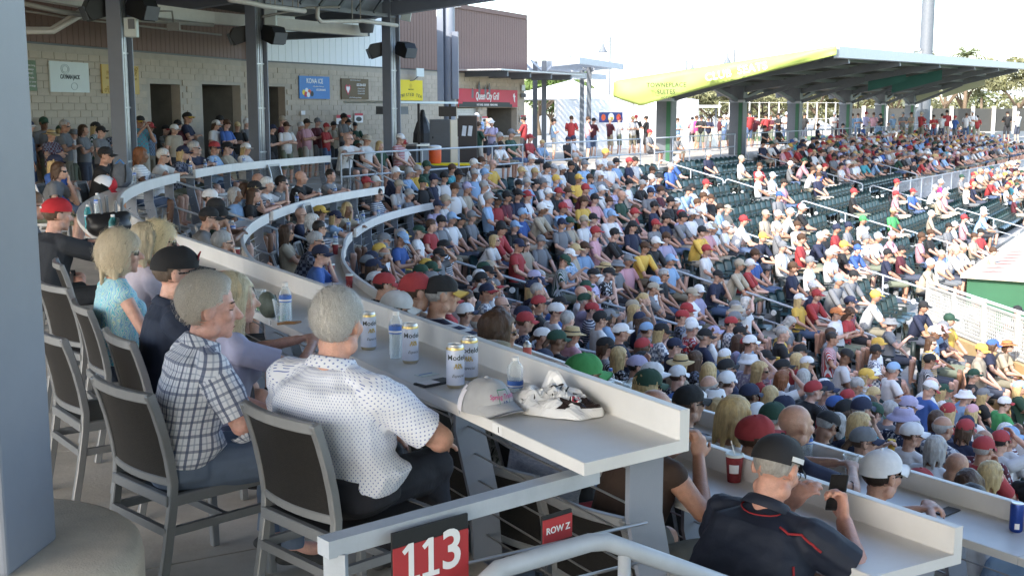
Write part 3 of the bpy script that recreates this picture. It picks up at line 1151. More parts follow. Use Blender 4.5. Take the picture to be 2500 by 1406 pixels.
bevel(MB().box((0, 0, 0), (.26, .2, .5)).build('box', M_swhite, t), .01)
MB().tube([(0, 0, .25), (0, 0, .6)], .012, 5).build('hanger', M_pipe, t)
c = COLS[0]
t = thing('floodlight', 'pale square floodlight at the top of the fourth column', 'lamp', c + Vector((.42, 0, 4.45)))
bevel(MB().box((0, 0, 0), (.26, .12, .32), M=Matrix.Rotation(.2, 3, 'Y')).build('housing', M_swhite, t), .01)
MB().tube([(-.1, 0, .1), (-.42, 0, .35)], .02, 6).build('arm', M_greyd, t)

# near column on its round footing, cut by the left edge of the picture
cn = Vector((-1.86, 3.80, 0))
t = thing('column_footing', 'round concrete footing under the near column', 'footing', cn)
q = MB()
q.lathe([(.60, 0), (.60, .43), (.592, .47), (.57, .49), (.54, .5), (.3, .503), (0, .503)], 56)
q.build('footing', M_ped, t, smooth='auto')
t = thing('canopy_column', 'wide blue grey steel column at the left edge in the foreground', 'column', cn + Vector((0, 0, .503)), 0, 'canopy columns')
cdir = Vector((1.0, .0, 0))
q = MB()
q.box(Vector((-.06, -.06, 2.2)), (.72, .34, 4.4), 0)
o = bevel(q.build('shaft', M_grey, t), .012)
o.rotation_euler = (0, 0, -.08)

# ================================================================== LIGHT POLE WITH CABINETS
pp = atd(1098, 300, 38.5)
pp.z = 0
t = thing('light_pole', 'tall round grey pole with long cabinets beside the grill sign', 'pole', pp)
MB().tube([(0, 0, 0), (0, 0, 3.0), (0, 0, 12)], [.19, .185, .16], 20).build('shaft', M_grey, t, smooth='auto')
for x, z0, z1 in ((-.27, 2.25, 5.5), (.2, 2.3, 4.4)):
    bevel(MB().box((x, -.16, (z0 + z1) / 2), (.2, .26, z1 - z0)).build('cabinet', M_grey, t), .01)
q = MB()
q.add([(-.37, -.1, 4.6), (-.37, -.1, 5.1), (-.18, -.1, 4.35), (-.18, -.1, 5.1)], [(0, 1, 3, 2)])
MB().prism([(-.4, 4.9), (-.17, 4.6), (-.17, 5.15), (-.4, 5.15)], .03, Matrix.Rotation(PI / 2, 4, 'X')).build('sunlit_gusset', M_swhite, t)  # pale colour stands for sunlight on the pole's upper left
for dx in (-.55, .6):
    MB().tube([(0, 0, 5.15), (dx * .6, -.1, 5.2), (dx, -.15, 5.45)], .03, 6).build('lamp_arm', M_galv, t)
    bevel(MB().box((dx, -.2, 5.5), (.5, .3, .1), M=Matrix.Rotation(.2, 3, 'Y')).build('floodlight', M_galv, t), .02)

# big pole beyond the far canopy
pp = atd(2252, 300, 88)
pp.z = 0
t = thing('light_pole', 'very tall pale grey pole rising behind the far canopy', 'pole', pp)
MB().tube([(0, 0, 0), (0, 0, 5), (0, 0, 16)], [.55, .48, .42], 24).build('shaft', M_greyd, t, smooth='auto')
for dx, z in ((-.9, 6.2), (1.2, 6.25)):
    MB().tube([(0, 0, z - .1), (dx, -.2, z)], .05, 6).build('lamp_arm', M_galv, t)
    MB().box((dx * 1.2, -.3, z + .05), (1.0, .5, .12), M=Matrix.Rotation(-.15, 3, 'Y')).build('floodlight', M_galv, t)
MB().box((-.62, 0, 4.2), (.5, .5, 4.0)).build('cabinet', M_swhite, t)  # white box added for the sunlit left side of the shaft

# ================================================================== FAR CLUB CANOPY
fc = thing('club_canopy', 'grey steel canopy over the far club seats, rising towards the field', 'canopy', (15, 55, 0))
FT = [22.5, 30.7, 39.2, 49.1, 57.7, 66.5]
fcol = [Vector((-5.3 + .5 * t_, 26.75 + .866 * t_, 0)) for t_ in FT]
fN, fT = Vector((.866, -.5, 0)), Vector((.5, .866, 0))


def far_roof(t_, o):
    """point on the underside, o = distance from the column line towards the field"""
    f = (t_ - 20.5) / 40
    z = 2.92 + .13 * o + .75 * f * max(0, o / 7.0) + .1 * f
    return Vector((-5.3, 26.75, 0)) + fT * t_ + fN * o + Vector((0, 0, z))


def plate(mb, ts, os_, dz0, dz1, m=0):
    for dz in (dz0, dz1):
        mb.grid([far_roof(t_, o) + Vector((0, 0, dz)) for t_ in ts for o in os_], len(ts), len(os_), m)
    for a in (ts[0], ts[-1]):
        mb.grid([far_roof(a, o) + Vector((0, 0, z)) for o in os_ for z in (dz0, dz1)], len(os_), 2, m)
    for a in (os_[0], os_[-1]):
        mb.grid([far_roof(t_, a) + Vector((0, 0, z)) for t_ in ts for z in (dz0, dz1)], len(ts), 2, m)


ts_ = [20.5 + 2 * k for k in range(25)]
mb = MB()
plate(mb, ts_, [-1.05, 0, 2.4, 4.8, 7.0], .14, .2)
mb.build('deck', M_roofd, fc, world=True)
mb = MB()
plate(mb, ts_, [6.9, 7.08], -.12, .26)
mb.build('fascia', M_rail, fc, world=True)
for o in (-.9, .6, 2.0, 3.4, 4.8, 6.0):
    MB().bar(far_roof(20.6, o) + Vector((0, 0, .05)), far_roof(68, o) + Vector((0, 0, .05)), .1, .16).build('purlin', M_greyd, fc, world=True)
for t_ in FT:
    MB().bar(far_roof(t_, -1.0) - Vector((0, 0, .12)), far_roof(t_, 6.9) - Vector((0, 0, .12)), .2, .3).build('rafter', M_greyd, fc, world=True)
for o in (2.6, 5.4):                                       # white bars painted in for daylight between roof sheets
    MB().bar(far_roof(24, o) + Vector((0, 0, .137)), far_roof(60, o) + Vector((0, 0, .137)), .09, .004).build('painted_light_gap', M_white, fc, world=True)
for i, t_ in enumerate(FT):
    c = fcol[i]
    MB().box(c + Vector((0, 0, 1.6)), (.62, .55, 3.2), math.atan2(fN.y, fN.x)).build('column', M_greyd, fc, world=True)
    MB().box(c + fN * .2 - fT * .29 + Vector((0, 0, 1.15)), (.16, .03, 2.3), math.atan2(fN.y, fN.x)).build('green_strip', M_greenw, fc, world=True)
    MB().box(c + Vector((0, 0, 2.35)), (.68, .62, .12), math.atan2(fN.y, fN.x)).build('collar', M_rail, fc, world=True)
    for k in ((1,) if i == 0 else (-1, 1)):
        MB().bar(c + Vector((0, 0, 2.35)), far_roof(t_ + 3.2 * k, 0) - Vector((0, 0, .05)), .14, .16).build('brace', M_greyd, fc, world=True)
    MB().bar(c + fN * .2 + Vector((0, 0, 2.35)), far_roof(t_, 3.4) - Vector((0, 0, .2)), .14, .16).build('brace', M_greyd, fc, world=True)
# green and cream hanging panels at the far end
for t0, o0, o1, m in ((47, 3.0, 5.6, mat('panel_teal', (.03, .13, .11), .6, 0, .1, 2)), (68.2, -.9, 1.6, mat('panel_pale', (.5, .52, .36), .6, 0, .08, 2)), (68.2, 1.8, 4.6, MATS['panel_pale']), (40, 3.4, 5.2, MATS['panel_teal'])):
    q = MB()
    q.add([far_roof(t0, o0) - Vector((0, 0, .7)), far_roof(t0, o1) - Vector((0, 0, .55)), far_roof(t0, o1), far_roof(t0, o0)], [(0, 1, 2, 3)])
    q.build('hanging_panel', m, fc, world=True)
# lime fabric over the near end
aw = thing('lime_banner', 'bright lime green fabric banner on the end of the far canopy reading CLUB SEATS', 'banner', far_roof(20.2, 0), 0)
TB = 20.2
NU, NV = 40, 9
pts = []
for i in range(NU):
    o = -1.12 + 8.22 * i / (NU - 1)
    hi = far_roof(TB, o).z + .26
    if o < 0:
        lo = 2.45 + (2.1 - 2.45) * (o + 1.12) / 1.12
    else:
        lo = 2.1 + (far_roof(TB, 7.1).z - .05 - 2.1) * (o / 7.1) ** .92
    for j in range(NV):
        f = j / (NV - 1)
        z = hi + (lo - hi) * f
        sag = .16 * math.sin(PI * f) * (.5 + .5 * math.sin(o * 2.2 + f * 3)) + .05 * noise.noise((o * 2.5, f * 2, 1.3))
        q = Vector((-5.3, 26.75, 0)) + fT * (TB - .1 - sag - (.0 if f > .05 else -.25)) + fN * o
        pts.append((q.x, q.y, z))
o = MB().grid(pts, NU, NV).build('fabric', M_lime, aw, smooth=True, world=True)
md = o.modifiers.new('thick', 'SOLIDIFY')
md.thickness = .015
rise = (far_roof(TB, 6) - far_roof(TB, -1)).normalized()
M_olive = mat('ink_olive', (.035, .05, .015), .6, 0, 0)
xdir = (fN * 1.0 + Vector((0, 0, .115))).normalized()


def banner_text(body, o, dz, size, m, **kw):
    base = far_roof(TB, o)
    c = Vector((-5.3, 26.75, 0)) + fT * (TB - .60) + fN * o + Vector((0, 0, base.z + dz))
    text('lettering', body, size, frame(c, kw.pop('x', xdir), (0, 0, 1)), m, aw, extrude=.004, **kw)


banner_text('TOWNEPLACE', 1.18, -.23, .215, M_olive, spacing=1.1, bold=True, x=fN)
banner_text('SUITES', 1.18, -.47, .215, M_olive, spacing=1.1, bold=True, x=fN)
banner_text('HOTEL', 1.18, -.68, .11, M_olive, spacing=1.3, bold=True, x=fN)
banner_text('CLUB', 3.12, -.17, .37, M_white, spacing=1.1, bold=True, x=(fN + Vector((0, 0, .165))).normalized())
banner_text('SEATS', 4.35, -.10, .37, M_white, spacing=1.1, bold=True, x=(fN + Vector((0, 0, .165))).normalized())

# ================================================================== PERGOLA, TENT AND FENCES BEYOND
pg = thing('shade_pergola', 'two level steel shade pergola beside the brown building corner', 'pergola', (2, 52, 0))
for u, top, d in ((1306, 150, 51), (1328, 148, 50), (1420, 172, 57), (1437, 150, 53)):
    p = atd(u, 320, d)
    h = atd(u, top, d).z
    MB().bar(Vector((p.x, p.y, 0)), Vector((p.x, p.y, h)), .2, .2).build('post', M_greyd, pg, world=True)
    for k in (-1, 1):
        MB().bar(Vector((p.x, p.y, h - .5)), Vector((p.x + .55 * k, p.y + .2 * k, h)), .08, .08).build('knee_brace', M_rail, pg, world=True)


def slab_fr(name, p, q, r_, h, m, parent):
    """open frame: fascias p-q and q-r of height h"""
    for a, b in ((p, q), (q, r_)):
        MB().bar(a, b, .08, h).build(name, m, parent, world=True)


za = atd(1412, 148, 47).z
p1, q1, r1 = atd(1280, 156, 54), atd(1412, 148, 47), atd(1521, 151, 54)
p1.z = q1.z = r1.z = za
slab_fr('fascia', p1, q1, r1, .26, M_rail, pg)
for k in range(1, 22):
    f = k / 22
    MB().bar(p1.lerp(q1, f), p1.lerp(q1, f) + (r1 - q1), .05, .12).build('slat', M_rail, pg, world=True)
p2, q2, r2 = atd(1284, 170, 52), atd(1300, 172, 51), atd(1479, 180, 59)
p2.z = q2.z = r2.z = 3.55
slab_fr('fascia', p2, q2, r2, .26, M_rail, pg)
for k in range(1, 20):
    f = k / 20
    a = q2.lerp(r2, f)
    MB().bar(a, a + Vector((-1.6, 2.6, 0)), .05, .12).build('slat', M_rail, pg, world=True)

tn = thing('marquee_tent', 'large white marquee tent with a peaked roof beyond the concourse', 'tent', (6, 60, 0))
c0, c1, c2 = atd(1356, 330, 58), atd(1545, 330, 62), atd(1702, 330, 62)
e = 2.5
for a, b in ((c0, c1), (c1, c2)):
    a, b = Vector((a.x, a.y, 0)), Vector((b.x, b.y, 0))
    pts = []
    for i in range(26):
        for j in range(8):
            f, g = i / 25, j / 7
            n_ = Vector(((b - a).normalized().y, -(b - a).normalized().x, 0))
            p = a.lerp(b, f) + Vector((0, 0, e * g)) + n_ * (.10 * noise.noise((f * 9, g * 3, a.x)) * math.sin(PI * g) + .04 * math.sin(f * 22))
            pts.append(p)
    o = MB().grid(pts, 26, 8).build('side_wall', M_tent, tn, smooth=True, world=True)
    pk = (a + b) / 2 + Vector((-1.0, 3.5, 3.55))
    ns = Vector((-(b - a).normalized().y, (b - a).normalized().x, 0)) * 7
    cr = [a + Vector((0, 0, e)), b + Vector((0, 0, e)), b + ns + Vector((0, 0, e)), a + ns + Vector((0, 0, e))]
    mb = MB()
    for k in range(4):
        p, q = cr[k], cr[(k + 1) % 4]
        gp = []
        for i in range(9):
            for j in range(7):
                f, g = i / 8, j / 6
                base = p.lerp(q, f)
                v = base.lerp(pk, g)
                v.z = e + (pk.z - e) * g ** 1.6
                gp.append(v)
        mb.grid(gp, 9, 7)
    mb.build('roof', M_tent, tn, smooth=True, world=True)
    for p in (a, b):
        MB().tube([p, p + Vector((0, 0, e))], .05, 8).build('leg', M_alum, tn, world=True)
q = MB()
a, b = atd(1457, 287, 59.2), atd(1514, 287, 60.4)
x = (b - a).normalized()
bn = thing('food_banner', 'dark blue banner with round food pictures on the tent', 'banner', (a + b) / 2)
f = frame((a + b) / 2 + Vector((.1, -.25, 0)), (x.x, x.y, 0), (0, 0, 1))
hw = (b - a).length / 2
q.box((0, 0, 0), (hw * 2, .5, .01))
q.v = [f @ Vector(p) for p in q.v]
q.build('cloth', M_navyp, bn, world=True)
for k, (x_, r, m) in enumerate(((-.65, .16, M_orange), (0, .22, M_white), (.65, .17, M_orange))):
    flat(bn, f @ Matrix.Translation((0, 0, .006)), 'picture', disc(r, 14, x_ * hw, 0), m)
flat(bn, f @ Matrix.Translation((0, 0, .009)), 'picture', disc(.16, 14, 0, -.05, .08), M_syel)

# food stall roof and box behind the awning column
t = thing('food_stall', 'small white roofed stall beside the tent', 'stall', atd(1720, 330, 66))
p = atd(1722, 258, 66)
MB().box(p + Vector((0, 0, -.05)), (1.5, 1.4, .12)).build('roof', M_white, t, world=True)
for dx in (-.6, .6):
    MB().bar(Vector((p.x + dx, p.y, 0)), Vector((p.x + dx, p.y, p.z)), .08, .08).build('post', M_greyd, t, world=True)
MB().box(Vector((p.x, p.y, .5)), (1.3, .6, 1.0)).build('counter', M_swhite, t, world=True)

# street lamps
for u, v0, d, side, lb in ((1487, 90, 75, -1, 'tallest thin street lamp, behind the pergola'), (1390, 130, 95, 1, 'thin street lamp just above the pergola roof'), (1673, 146, 92, 1, 'thin street lamp above the word TOWNEPLACE'), (1788, 121, 80, -1, 'thin street lamp above the words CLUB SEATS')):
    p = atd(u, 320, d)
    zt = atd(u, v0, d).z
    t = thing('street_lamp', lb, 'street lamp', (p.x, p.y, 0), 0, 'thin street lamps')
    MB().tube([(0, 0, 0), (0, 0, zt)], .06, 8).build('post', M_greyd, t)
    MB().tube([(0, 0, zt - .3), (.45 * side, 0, zt - .3), (.45 * side, 0, zt - .1)], .035, 6).build('arm', M_greyd, t)
    MB().lathe([(.03, zt - .2), (.08, zt - .55), (.3, zt - .95), (.26, zt - .98), (.02, zt - .7)], 14, c=(.45 * side, 0, 0)).build('lamp_shade', M_greyd, t)

# windscreen fence with pale posts
fe = thing('screened_fence', 'dark windscreen fence with pale posts behind the far concourse', 'fence', (40, 100, 0))
fa, fb = atd(2050, 318, 97), atd(2620, 318, 104)
N = 11
for k in range(N):
    p, q = fa.lerp(fb, k / N), fa.lerp(fb, (k + 1) / N)
    p, q = Vector((p.x, p.y, 0)), Vector((q.x, q.y, 0))
    MB().bar(p + Vector((0, 0, 1.15)), q + Vector((0, 0, 1.15)), .03, 1.9).build('screen_panel', M_screen, fe, world=True)
    MB().bar(p + Vector((0, -.15, 0)), p + Vector((0, -.15, 2.3)), .25, .25).build('post', M_ltpost, fe, world=True)
# wire fence behind the awning
fe = thing('wire_fence', 'thin post and wire fence seen under the far canopy', 'fence', (15, 90, 0))
fa, fb = atd(1755, 318, 92), atd(2060, 318, 97)
for k in range(14):
    p = fa.lerp(fb, k / 13)
    MB().tube([(p.x, p.y, 0), (p.x, p.y, 2.6)], .05, 6).build('post', M_ltpost, fe, world=True)
for z in (2.55, 1.3, .3):
    MB().bar(Vector((fa.x, fa.y, z)), Vector((fb.x, fb.y, z)), .03, .03).build('wire', M_ltpost, fe, world=True)

# ------------------------------------------------------------------ trees, palms, far roofs
def leaf_cloud(mb, c, rx, ry, rz, n, size, seed):
    r = np.random.default_rng(seed)
    for _ in range(n):
        d = r.normal(size=3)
        d /= np.linalg.norm(d)
        k = r.uniform(.35, 1) ** .6
        p = Vector((c[0] + d[0] * rx * k, c[1] + d[1] * ry * k, c[2] + d[2] * rz * k))
        a = Vector(r.normal(size=3)).normalized() * size * r.uniform(.6, 1.3)
        b = Vector(r.normal(size=3)).normalized() * size * r.uniform(.4, .9)
        mb.add([p - a, p - b * .6, p + a, p + b * .6], [(0, 1, 2, 3)])


def tree(name, label, x, y, h, w_, m, seed, group, trunk_h=None, dens=1.0):
    t = thing(name, label, 'tree', (x, y, 0), 0, group)
    r = random.Random(seed)
    th = trunk_h or h * .4
    tips = []
    tb = MB()
    tb.tube([(0, 0, -.1), (.05 * h * r.uniform(-1, 1), 0, th * .6), (.06 * h * r.uniform(-1, 1), .05, th)], [.035 * h, .026 * h, .02 * h], 8)
    for k in range(6):
        a = r.uniform(0, 2 * PI)
        e_ = Vector((math.cos(a) * w_ * .42, math.sin(a) * w_ * .42, h * r.uniform(.6, .92)))
        tb.tube([(0, 0, th * .75), (e_.x * .45, e_.y * .45, (th + e_.z) * .5), e_], [.018 * h, .012 * h, .005 * h], 6)
        tips.append(e_)
    tb.build('trunk', M_bark, t, smooth=True)
    cr = MB()
    for k, e_ in enumerate(tips + [Vector((0, 0, h * .85))] + [Vector((r.uniform(-.4, .4) * w_, r.uniform(-.4, .4) * w_, h * r.uniform(.55, .95))) for _ in range(7)]):
        leaf_cloud(cr, e_, w_ * r.uniform(.12, .24), w_ * r.uniform(.12, .24), h * r.uniform(.07, .14), int(230 * dens), .03 * w_ + .05, seed * 31 + k)
    cr.build('crown', m, t)
    return t


TREES = [(1318, 95, 5.2, 7, M_leafA, 'bright green bushy tree between the pergola posts'), (1345, 99, 4.2, 6, M_leafA, 'bright green low tree left of the white tent'),
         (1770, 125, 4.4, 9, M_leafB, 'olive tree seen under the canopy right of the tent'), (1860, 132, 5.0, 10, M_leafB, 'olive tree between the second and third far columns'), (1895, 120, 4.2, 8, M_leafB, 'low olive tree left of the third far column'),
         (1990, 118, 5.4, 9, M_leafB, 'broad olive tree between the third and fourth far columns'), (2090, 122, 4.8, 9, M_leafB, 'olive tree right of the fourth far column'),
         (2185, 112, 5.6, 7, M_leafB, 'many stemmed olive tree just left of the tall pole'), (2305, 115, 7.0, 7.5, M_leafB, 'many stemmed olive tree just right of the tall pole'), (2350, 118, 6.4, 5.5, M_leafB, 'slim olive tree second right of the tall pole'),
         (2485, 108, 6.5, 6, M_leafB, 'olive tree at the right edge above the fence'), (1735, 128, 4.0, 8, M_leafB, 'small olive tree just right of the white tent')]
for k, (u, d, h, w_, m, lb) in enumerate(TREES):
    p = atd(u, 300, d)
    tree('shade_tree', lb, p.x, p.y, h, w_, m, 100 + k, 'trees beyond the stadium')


def palm(u, vtop, d, lb, fr=1.6, seed=1):
    p = atd(u, 300, d)
    zt = atd(u, vtop, d).z
    t = thing('palm_tree', lb, 'palm tree', (p.x, p.y, 0), 0, 'palm trees')
    MB().tube([(0, 0, 0), (.05, 0, zt * .5), (0, 0, zt)], [.24, .18, .15], 8).build('trunk', M_bark, t, smooth=True)
    r = random.Random(seed)
    mb = MB()
    for k in range(22):
        a, el = r.uniform(0, 2 * PI), r.uniform(-.5, 1.2)
        prev = None
        L = fr * r.uniform(.8, 1.15)
        pts = []
        for i in range(6):
            f = i / 5
            pts.append(Vector((math.cos(a) * L * f * math.cos(el), math.sin(a) * L * f * math.cos(el), zt + L * (f * math.sin(el) - .45 * f * f))))
        sd = Vector((-math.sin(a), math.cos(a), 0))
        for i in range(5):
            for q in range(2):
                m_ = pts[i].lerp(pts[i + 1], .3 + .4 * q)
                for k2 in (-1, 1):
                    tipp = m_ + sd * k2 * .28 * L * (1 - i / 7) + (pts[i + 1] - pts[i]) * .8 - Vector((0, 0, .12 * L))
                    mb.add([pts[i], m_ + Vector((0, 0, .02)), tipp], [(0, 1, 2)])
    mb.build('crown', M_leafC, t)


for args in ((1372, 222, 105, 'short palm in front of the trees left of the tent', 1.5, 1), (2352, 135, 112, 'tall palm rising above the far canopy roof', 1.5, 2), (2380, 236, 150, 'small far palm, left one of the pair over the fence', 1.4, 3),
             (2393, 232, 140, 'small far palm, right one of the pair over the fence', 1.8, 4), (1855, 235, 150, 'thin far palm under the canopy', 1.2, 5)):
    palm(*args)
t = thing('far_building', 'low pale grey building far away above the fence', 'building', atd(2440, 290, 260))
p = atd(2440, 300, 260)
MB().box((p.x, p.y, 2.5), (16, 10, 5)).build('wall', M_swhite, t, world=True)
MB().box((p.x + 2, p.y, 5.6), (10, 8, 1.4)).build('roof', M_rail, t, world=True)
hd = MB()
for k in range(16):
    p = atd(1740 + k * 52, 290, 150)
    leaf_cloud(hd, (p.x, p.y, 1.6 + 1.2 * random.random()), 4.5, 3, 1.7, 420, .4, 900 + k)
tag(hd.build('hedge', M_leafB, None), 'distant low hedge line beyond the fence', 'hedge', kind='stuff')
t = thing('lawn', 'bright patch of grass beyond the far concourse', 'lawn', (13, 95, 0))
a, b = atd(1740, 318, 84), atd(2060, 318, 90)
q = MB()
q.add([(a.x, a.y - 8, .0), (b.x, b.y - 8, .0), (b.x, b.y + 4, .0), (a.x, a.y + 4, .0)], [(0, 1, 2, 3)])
q.build('turf', M_grass, t, world=True)

# ================================================================== RAILINGS OF THE CONCOURSE, AISLES, DUGOUT
def long_rail(name, label, o, s0, s1, z0, h, step, group=None, bars=(0, -.5)):
    t = thing(name, label, 'railing', P(o, s0, z0), 0, group)
    for dz in bars:
        n = max(2, int((s1 - s0) / 1.2) + 1)
        MB().tube([P(o, s0 + (s1 - s0) * i / (n - 1), z0 + h + dz) for i in range(n)], .024, 6).build('rail', M_rail, t, smooth=True, world=True)
    n = max(1, round((s1 - s0) / step))
    for i in range(n + 1):
        s = s0 + (s1 - s0) * i / n
        MB().tube([P(o, s, z0 - .05), P(o, s, z0 + h)], .022, 6).build('post', M_rail, t, world=True)
    return t


long_rail('pipe_railing', 'pipe railing behind the seats, left part in front of the orange cooler', .0, 7.6, 15.9, 0, 1.0, 1.65, 'pipe railings along the concourse')
long_rail('pipe_railing', 'pipe railing in front of the white tent', .0, 17.2, 24, 0, 1.0, 1.7, 'pipe railings along the concourse')
long_rail('pipe_railing', 'pipe railing below the lime banner column', .0, 25.2, 33.4, 0, 1.0, 1.7, 'pipe railings along the concourse')
long_rail('pipe_railing', 'pipe railing under the middle of the far canopy', .0, 34.8, 52, 0, 1.0, 1.9, 'pipe railings along the concourse')
long_rail('pipe_railing', 'pipe railing at the far right below the dark fence', .0, 53, 82, 0, 1.0, 2.1, 'pipe railings along the concourse')

AISLES = [(-13.2, 3), (-8.2, 3), (-3.7, 3), (4.2, 3), (10.0, 0), (16.4, 0), (24.9, 0), (34.2, 0), (43.5, 0), (53, 0), (63, 0), (73, 0)]
SEG_NAMES = ('uppermost', 'second', 'third', 'lowest')
ALAB = {-13.2: 'nearest aisle', -8.2: 'second aisle from the camera', -3.7: 'third aisle from the camera', 4.2: 'aisle below the curved back counters', 10.0: 'aisle right of the back counters', 16.4: 'aisle below the grill windows',
        24.9: 'aisle through the empty sunlit seats', 34.2: 'aisle left of the crosswalk fence', 43.5: 'aisle under the far canopy', 53: 'second aisle under the far canopy', 63: 'aisle at the far right', 73: 'farthest aisle'}
for s, k0 in AISLES:
    segs = [(.3, 2.64), (2.7, 5.0), (5.3, 8.2), (8.5, 11.3)] if k0 == 0 else [(2.9, 5.0), (5.3, 8.2), (8.5, 11.3)]
    if s > 40:
        segs = [(.3, 2.6), (2.8, 5.2)]
    if s == 4.2:
        segs = [(3.3, 5.4), (5.8, 8.6)]
    for i, (o0, o1) in enumerate(segs):
        za, zb = bowl_floor(o0, s) + .92, bowl_floor(o1, s) + .92
        t = thing('aisle_rail', f'grey pipe handrail, {SEG_NAMES[i]} one in the {ALAB[s]}', 'handrail', P(o0, s, za - .9), 0, 'aisle handrails')
        MB().tube([P(o0, s, za - .75), P(o0, s, za - .1), P(o0 + .03, s, za - .03), P(o0 + .1, s, za), P(o1 - .1, s, zb), P(o1 - .03, s, zb - .03), P(o1, s, zb - .1), P(o1, s, zb - .98)], .024, 8).build('rail', M_rail, t, smooth=True, world=True)
        MB().tube([P(o0, s, za - .42), P(o1, s, zb - .42)], .02, 6).build('lower_rail', M_rail, t, smooth=True, world=True)
        om = (o0 + o1) / 2
        MB().tube([P(om, s, bowl_floor(om, s) - .1), P(om, s, (za + zb) / 2)], .022, 6).build('post', M_rail, t, world=True)

# crosswalk fence in the far stand
cf = thing('crosswalk_fence', 'grey picket panel fence across the far stand below the shaded crowd', 'fence', P(5.9, 37, -2))
for k in range(16):
    s0, s1 = 36.6 + k * 1.8, 36.6 + (k + 1) * 1.8
    o0, o1 = 5.85 + .055 * (s0 - 36.6), 5.85 + .055 * (s1 - 36.6)
    z = -2.05
    p, q = P(o0, s0, z), P(o1, s1, z)
    MB().bar(p + Vector((0, 0, 1.1)), q + Vector((0, 0, 1.1)), .05, .05).build('top_rail', M_rail, cf, world=True)
    MB().bar(p, p + Vector((0, 0, 1.1)), .05, .05).build('post', M_rail, cf, world=True)
    MB().bar(p + Vector((0, 0, .1)), q + Vector((0, 0, .1)), .05, .05).build('bottom_rail', M_rail, cf, world=True)
    m_ = MB()
    for j in range(1, 12):
        a = p.lerp(q, j / 12)
        m_.bar(a + Vector((0, 0, .1)), a + Vector((0, 0, 1.1)), .03, .02)
    tag(m_.build('pickets', M_rail, cf, world=True), kind='stuff')
wl = MB()
ns = 30
wl.grid([P(5.95 + .055 * (s - 36.6), s, z) for s in np.linspace(36.4, 66, ns) for z in (-2.0, -3.0)], ns, 2)
tag(wl.build('crosswalk_wall', M_conc), kind='structure')

# tan backstop wall with mesh fence, and the dugout
bw = thing('backstop_wall', 'low tan wall at the bottom of the seats under the mesh fence', 'wall', (10.6, 24, -4.6))
pa, pb, pc = Vector((9.55, 27.0, 0)), Vector((9.95, 22.6, 0)), Vector((10.4, 14.0, 0))
for a, b in ((pa, pb), (pb, pc)):
    MB().bar(a + Vector((0, 0, -3.75)), b + Vector((0, 0, -3.75)), .3, 1.7).build('wall', M_dirt, bw, world=True)
mf = thing('mesh_fence', 'pale tube fence with white mesh panels on the tan wall', 'fence', (10.5, 26, -2.9))
N = 6
M_mesh = mat('white_mesh', (.5, .5, .47), .5, 0, .05, 3)
fa, fb = pa, Vector((10.2, 18.6, 0))
for k in range(N):
    p, q = fa.lerp(fb, k / N) + Vector((0, 0, -2.88)), fa.lerp(fb, (k + 1) / N) + Vector((0, 0, -2.88))
    for z in (.05, .95):
        MB().bar(p + Vector((0, 0, z)), q + Vector((0, 0, z)), .05, .05).build('rail', M_ltpost, mf, world=True)
    MB().bar(p, p + Vector((0, 0, .98)), .06, .06).build('post', M_ltpost, mf, world=True)
    m_ = MB()
    d = (q - p)
    for j in range(17):
        m_.bar(p + d * (.06 + .88 * j / 16) + Vector((0, 0, .12)), p + d * (.06 + .88 * j / 16) + Vector((0, 0, .85)), .05 if j in (0, 16) else .018, .05 if j in (0, 16) else .018)
    for j in range(11):
        z = .12 + .73 * j / 10
        m_.bar(p + d * .06 + Vector((0, 0, z)), p + d * .94 + Vector((0, 0, z)), .05 if j in (0, 10) else .018, .05 if j in (0, 10) else .018)
    tag(m_.build('mesh_panel', M_mesh, mf, world=True), kind='stuff')
dg_ = thing('dugout', 'green dugout box with a worn pale roof at the right edge', 'dugout', (13, 31, -4.6))
D0 = at(2362, 668, -2.38)
d1 = Vector((.5, .866, 0))
d2 = Vector((.866, -.5, 0))
def dz(a, b, z):
    p = D0 + d1 * a + d2 * b
    return Vector((p.x, p.y, z))
q = MB()
vs = [dz(0, 0, -4.6), dz(14, 0, -4.6), dz(14, 3.2, -4.6), dz(0, 3.2, -4.6), dz(0, 0, -2.5), dz(14, 0, -2.5), dz(14, 3.2, -2.5), dz(0, 3.2, -2.5)]
q.add(vs, [(0, 1, 5, 4), (1, 2, 6, 5), (2, 3, 7, 6), (3, 0, 4, 7)])
q.build('wall', M_greenw, dg_, world=True)
q = MB()
vs = [dz(-.15, -.15, -2.49), dz(14.1, -.15, -2.49), dz(14.1, 3.4, -2.49), dz(-.15, 3.4, -2.49), dz(-.15, -.15, -2.38), dz(14.1, -.15, -2.38), dz(14.1, 3.4, -2.38), dz(-.15, 3.4, -2.38)]
q.add(vs, [(0, 1, 5, 4), (1, 2, 6, 5), (2, 3, 7, 6), (3, 0, 4, 7), (4, 5, 6, 7), (0, 3, 2, 1)])
q.build('roof', M_tanroof, dg_, world=True)
q = MB()
for k in range(14):
    a, b = .6 + .9 * (k % 7) + .1 * math.sin(k), .5 + 1.2 * (k // 7)
    q.add([dz(a + .35 * math.cos(i / 2), b + .3 * math.sin(i), -2.374) for i in range(6)], [(0, 1, 2, 3, 4, 5)])
q.build('roof_lettering', mat('faded_red', (.55, .2, .17), .8, 0, .1, 3), dg_, world=True)

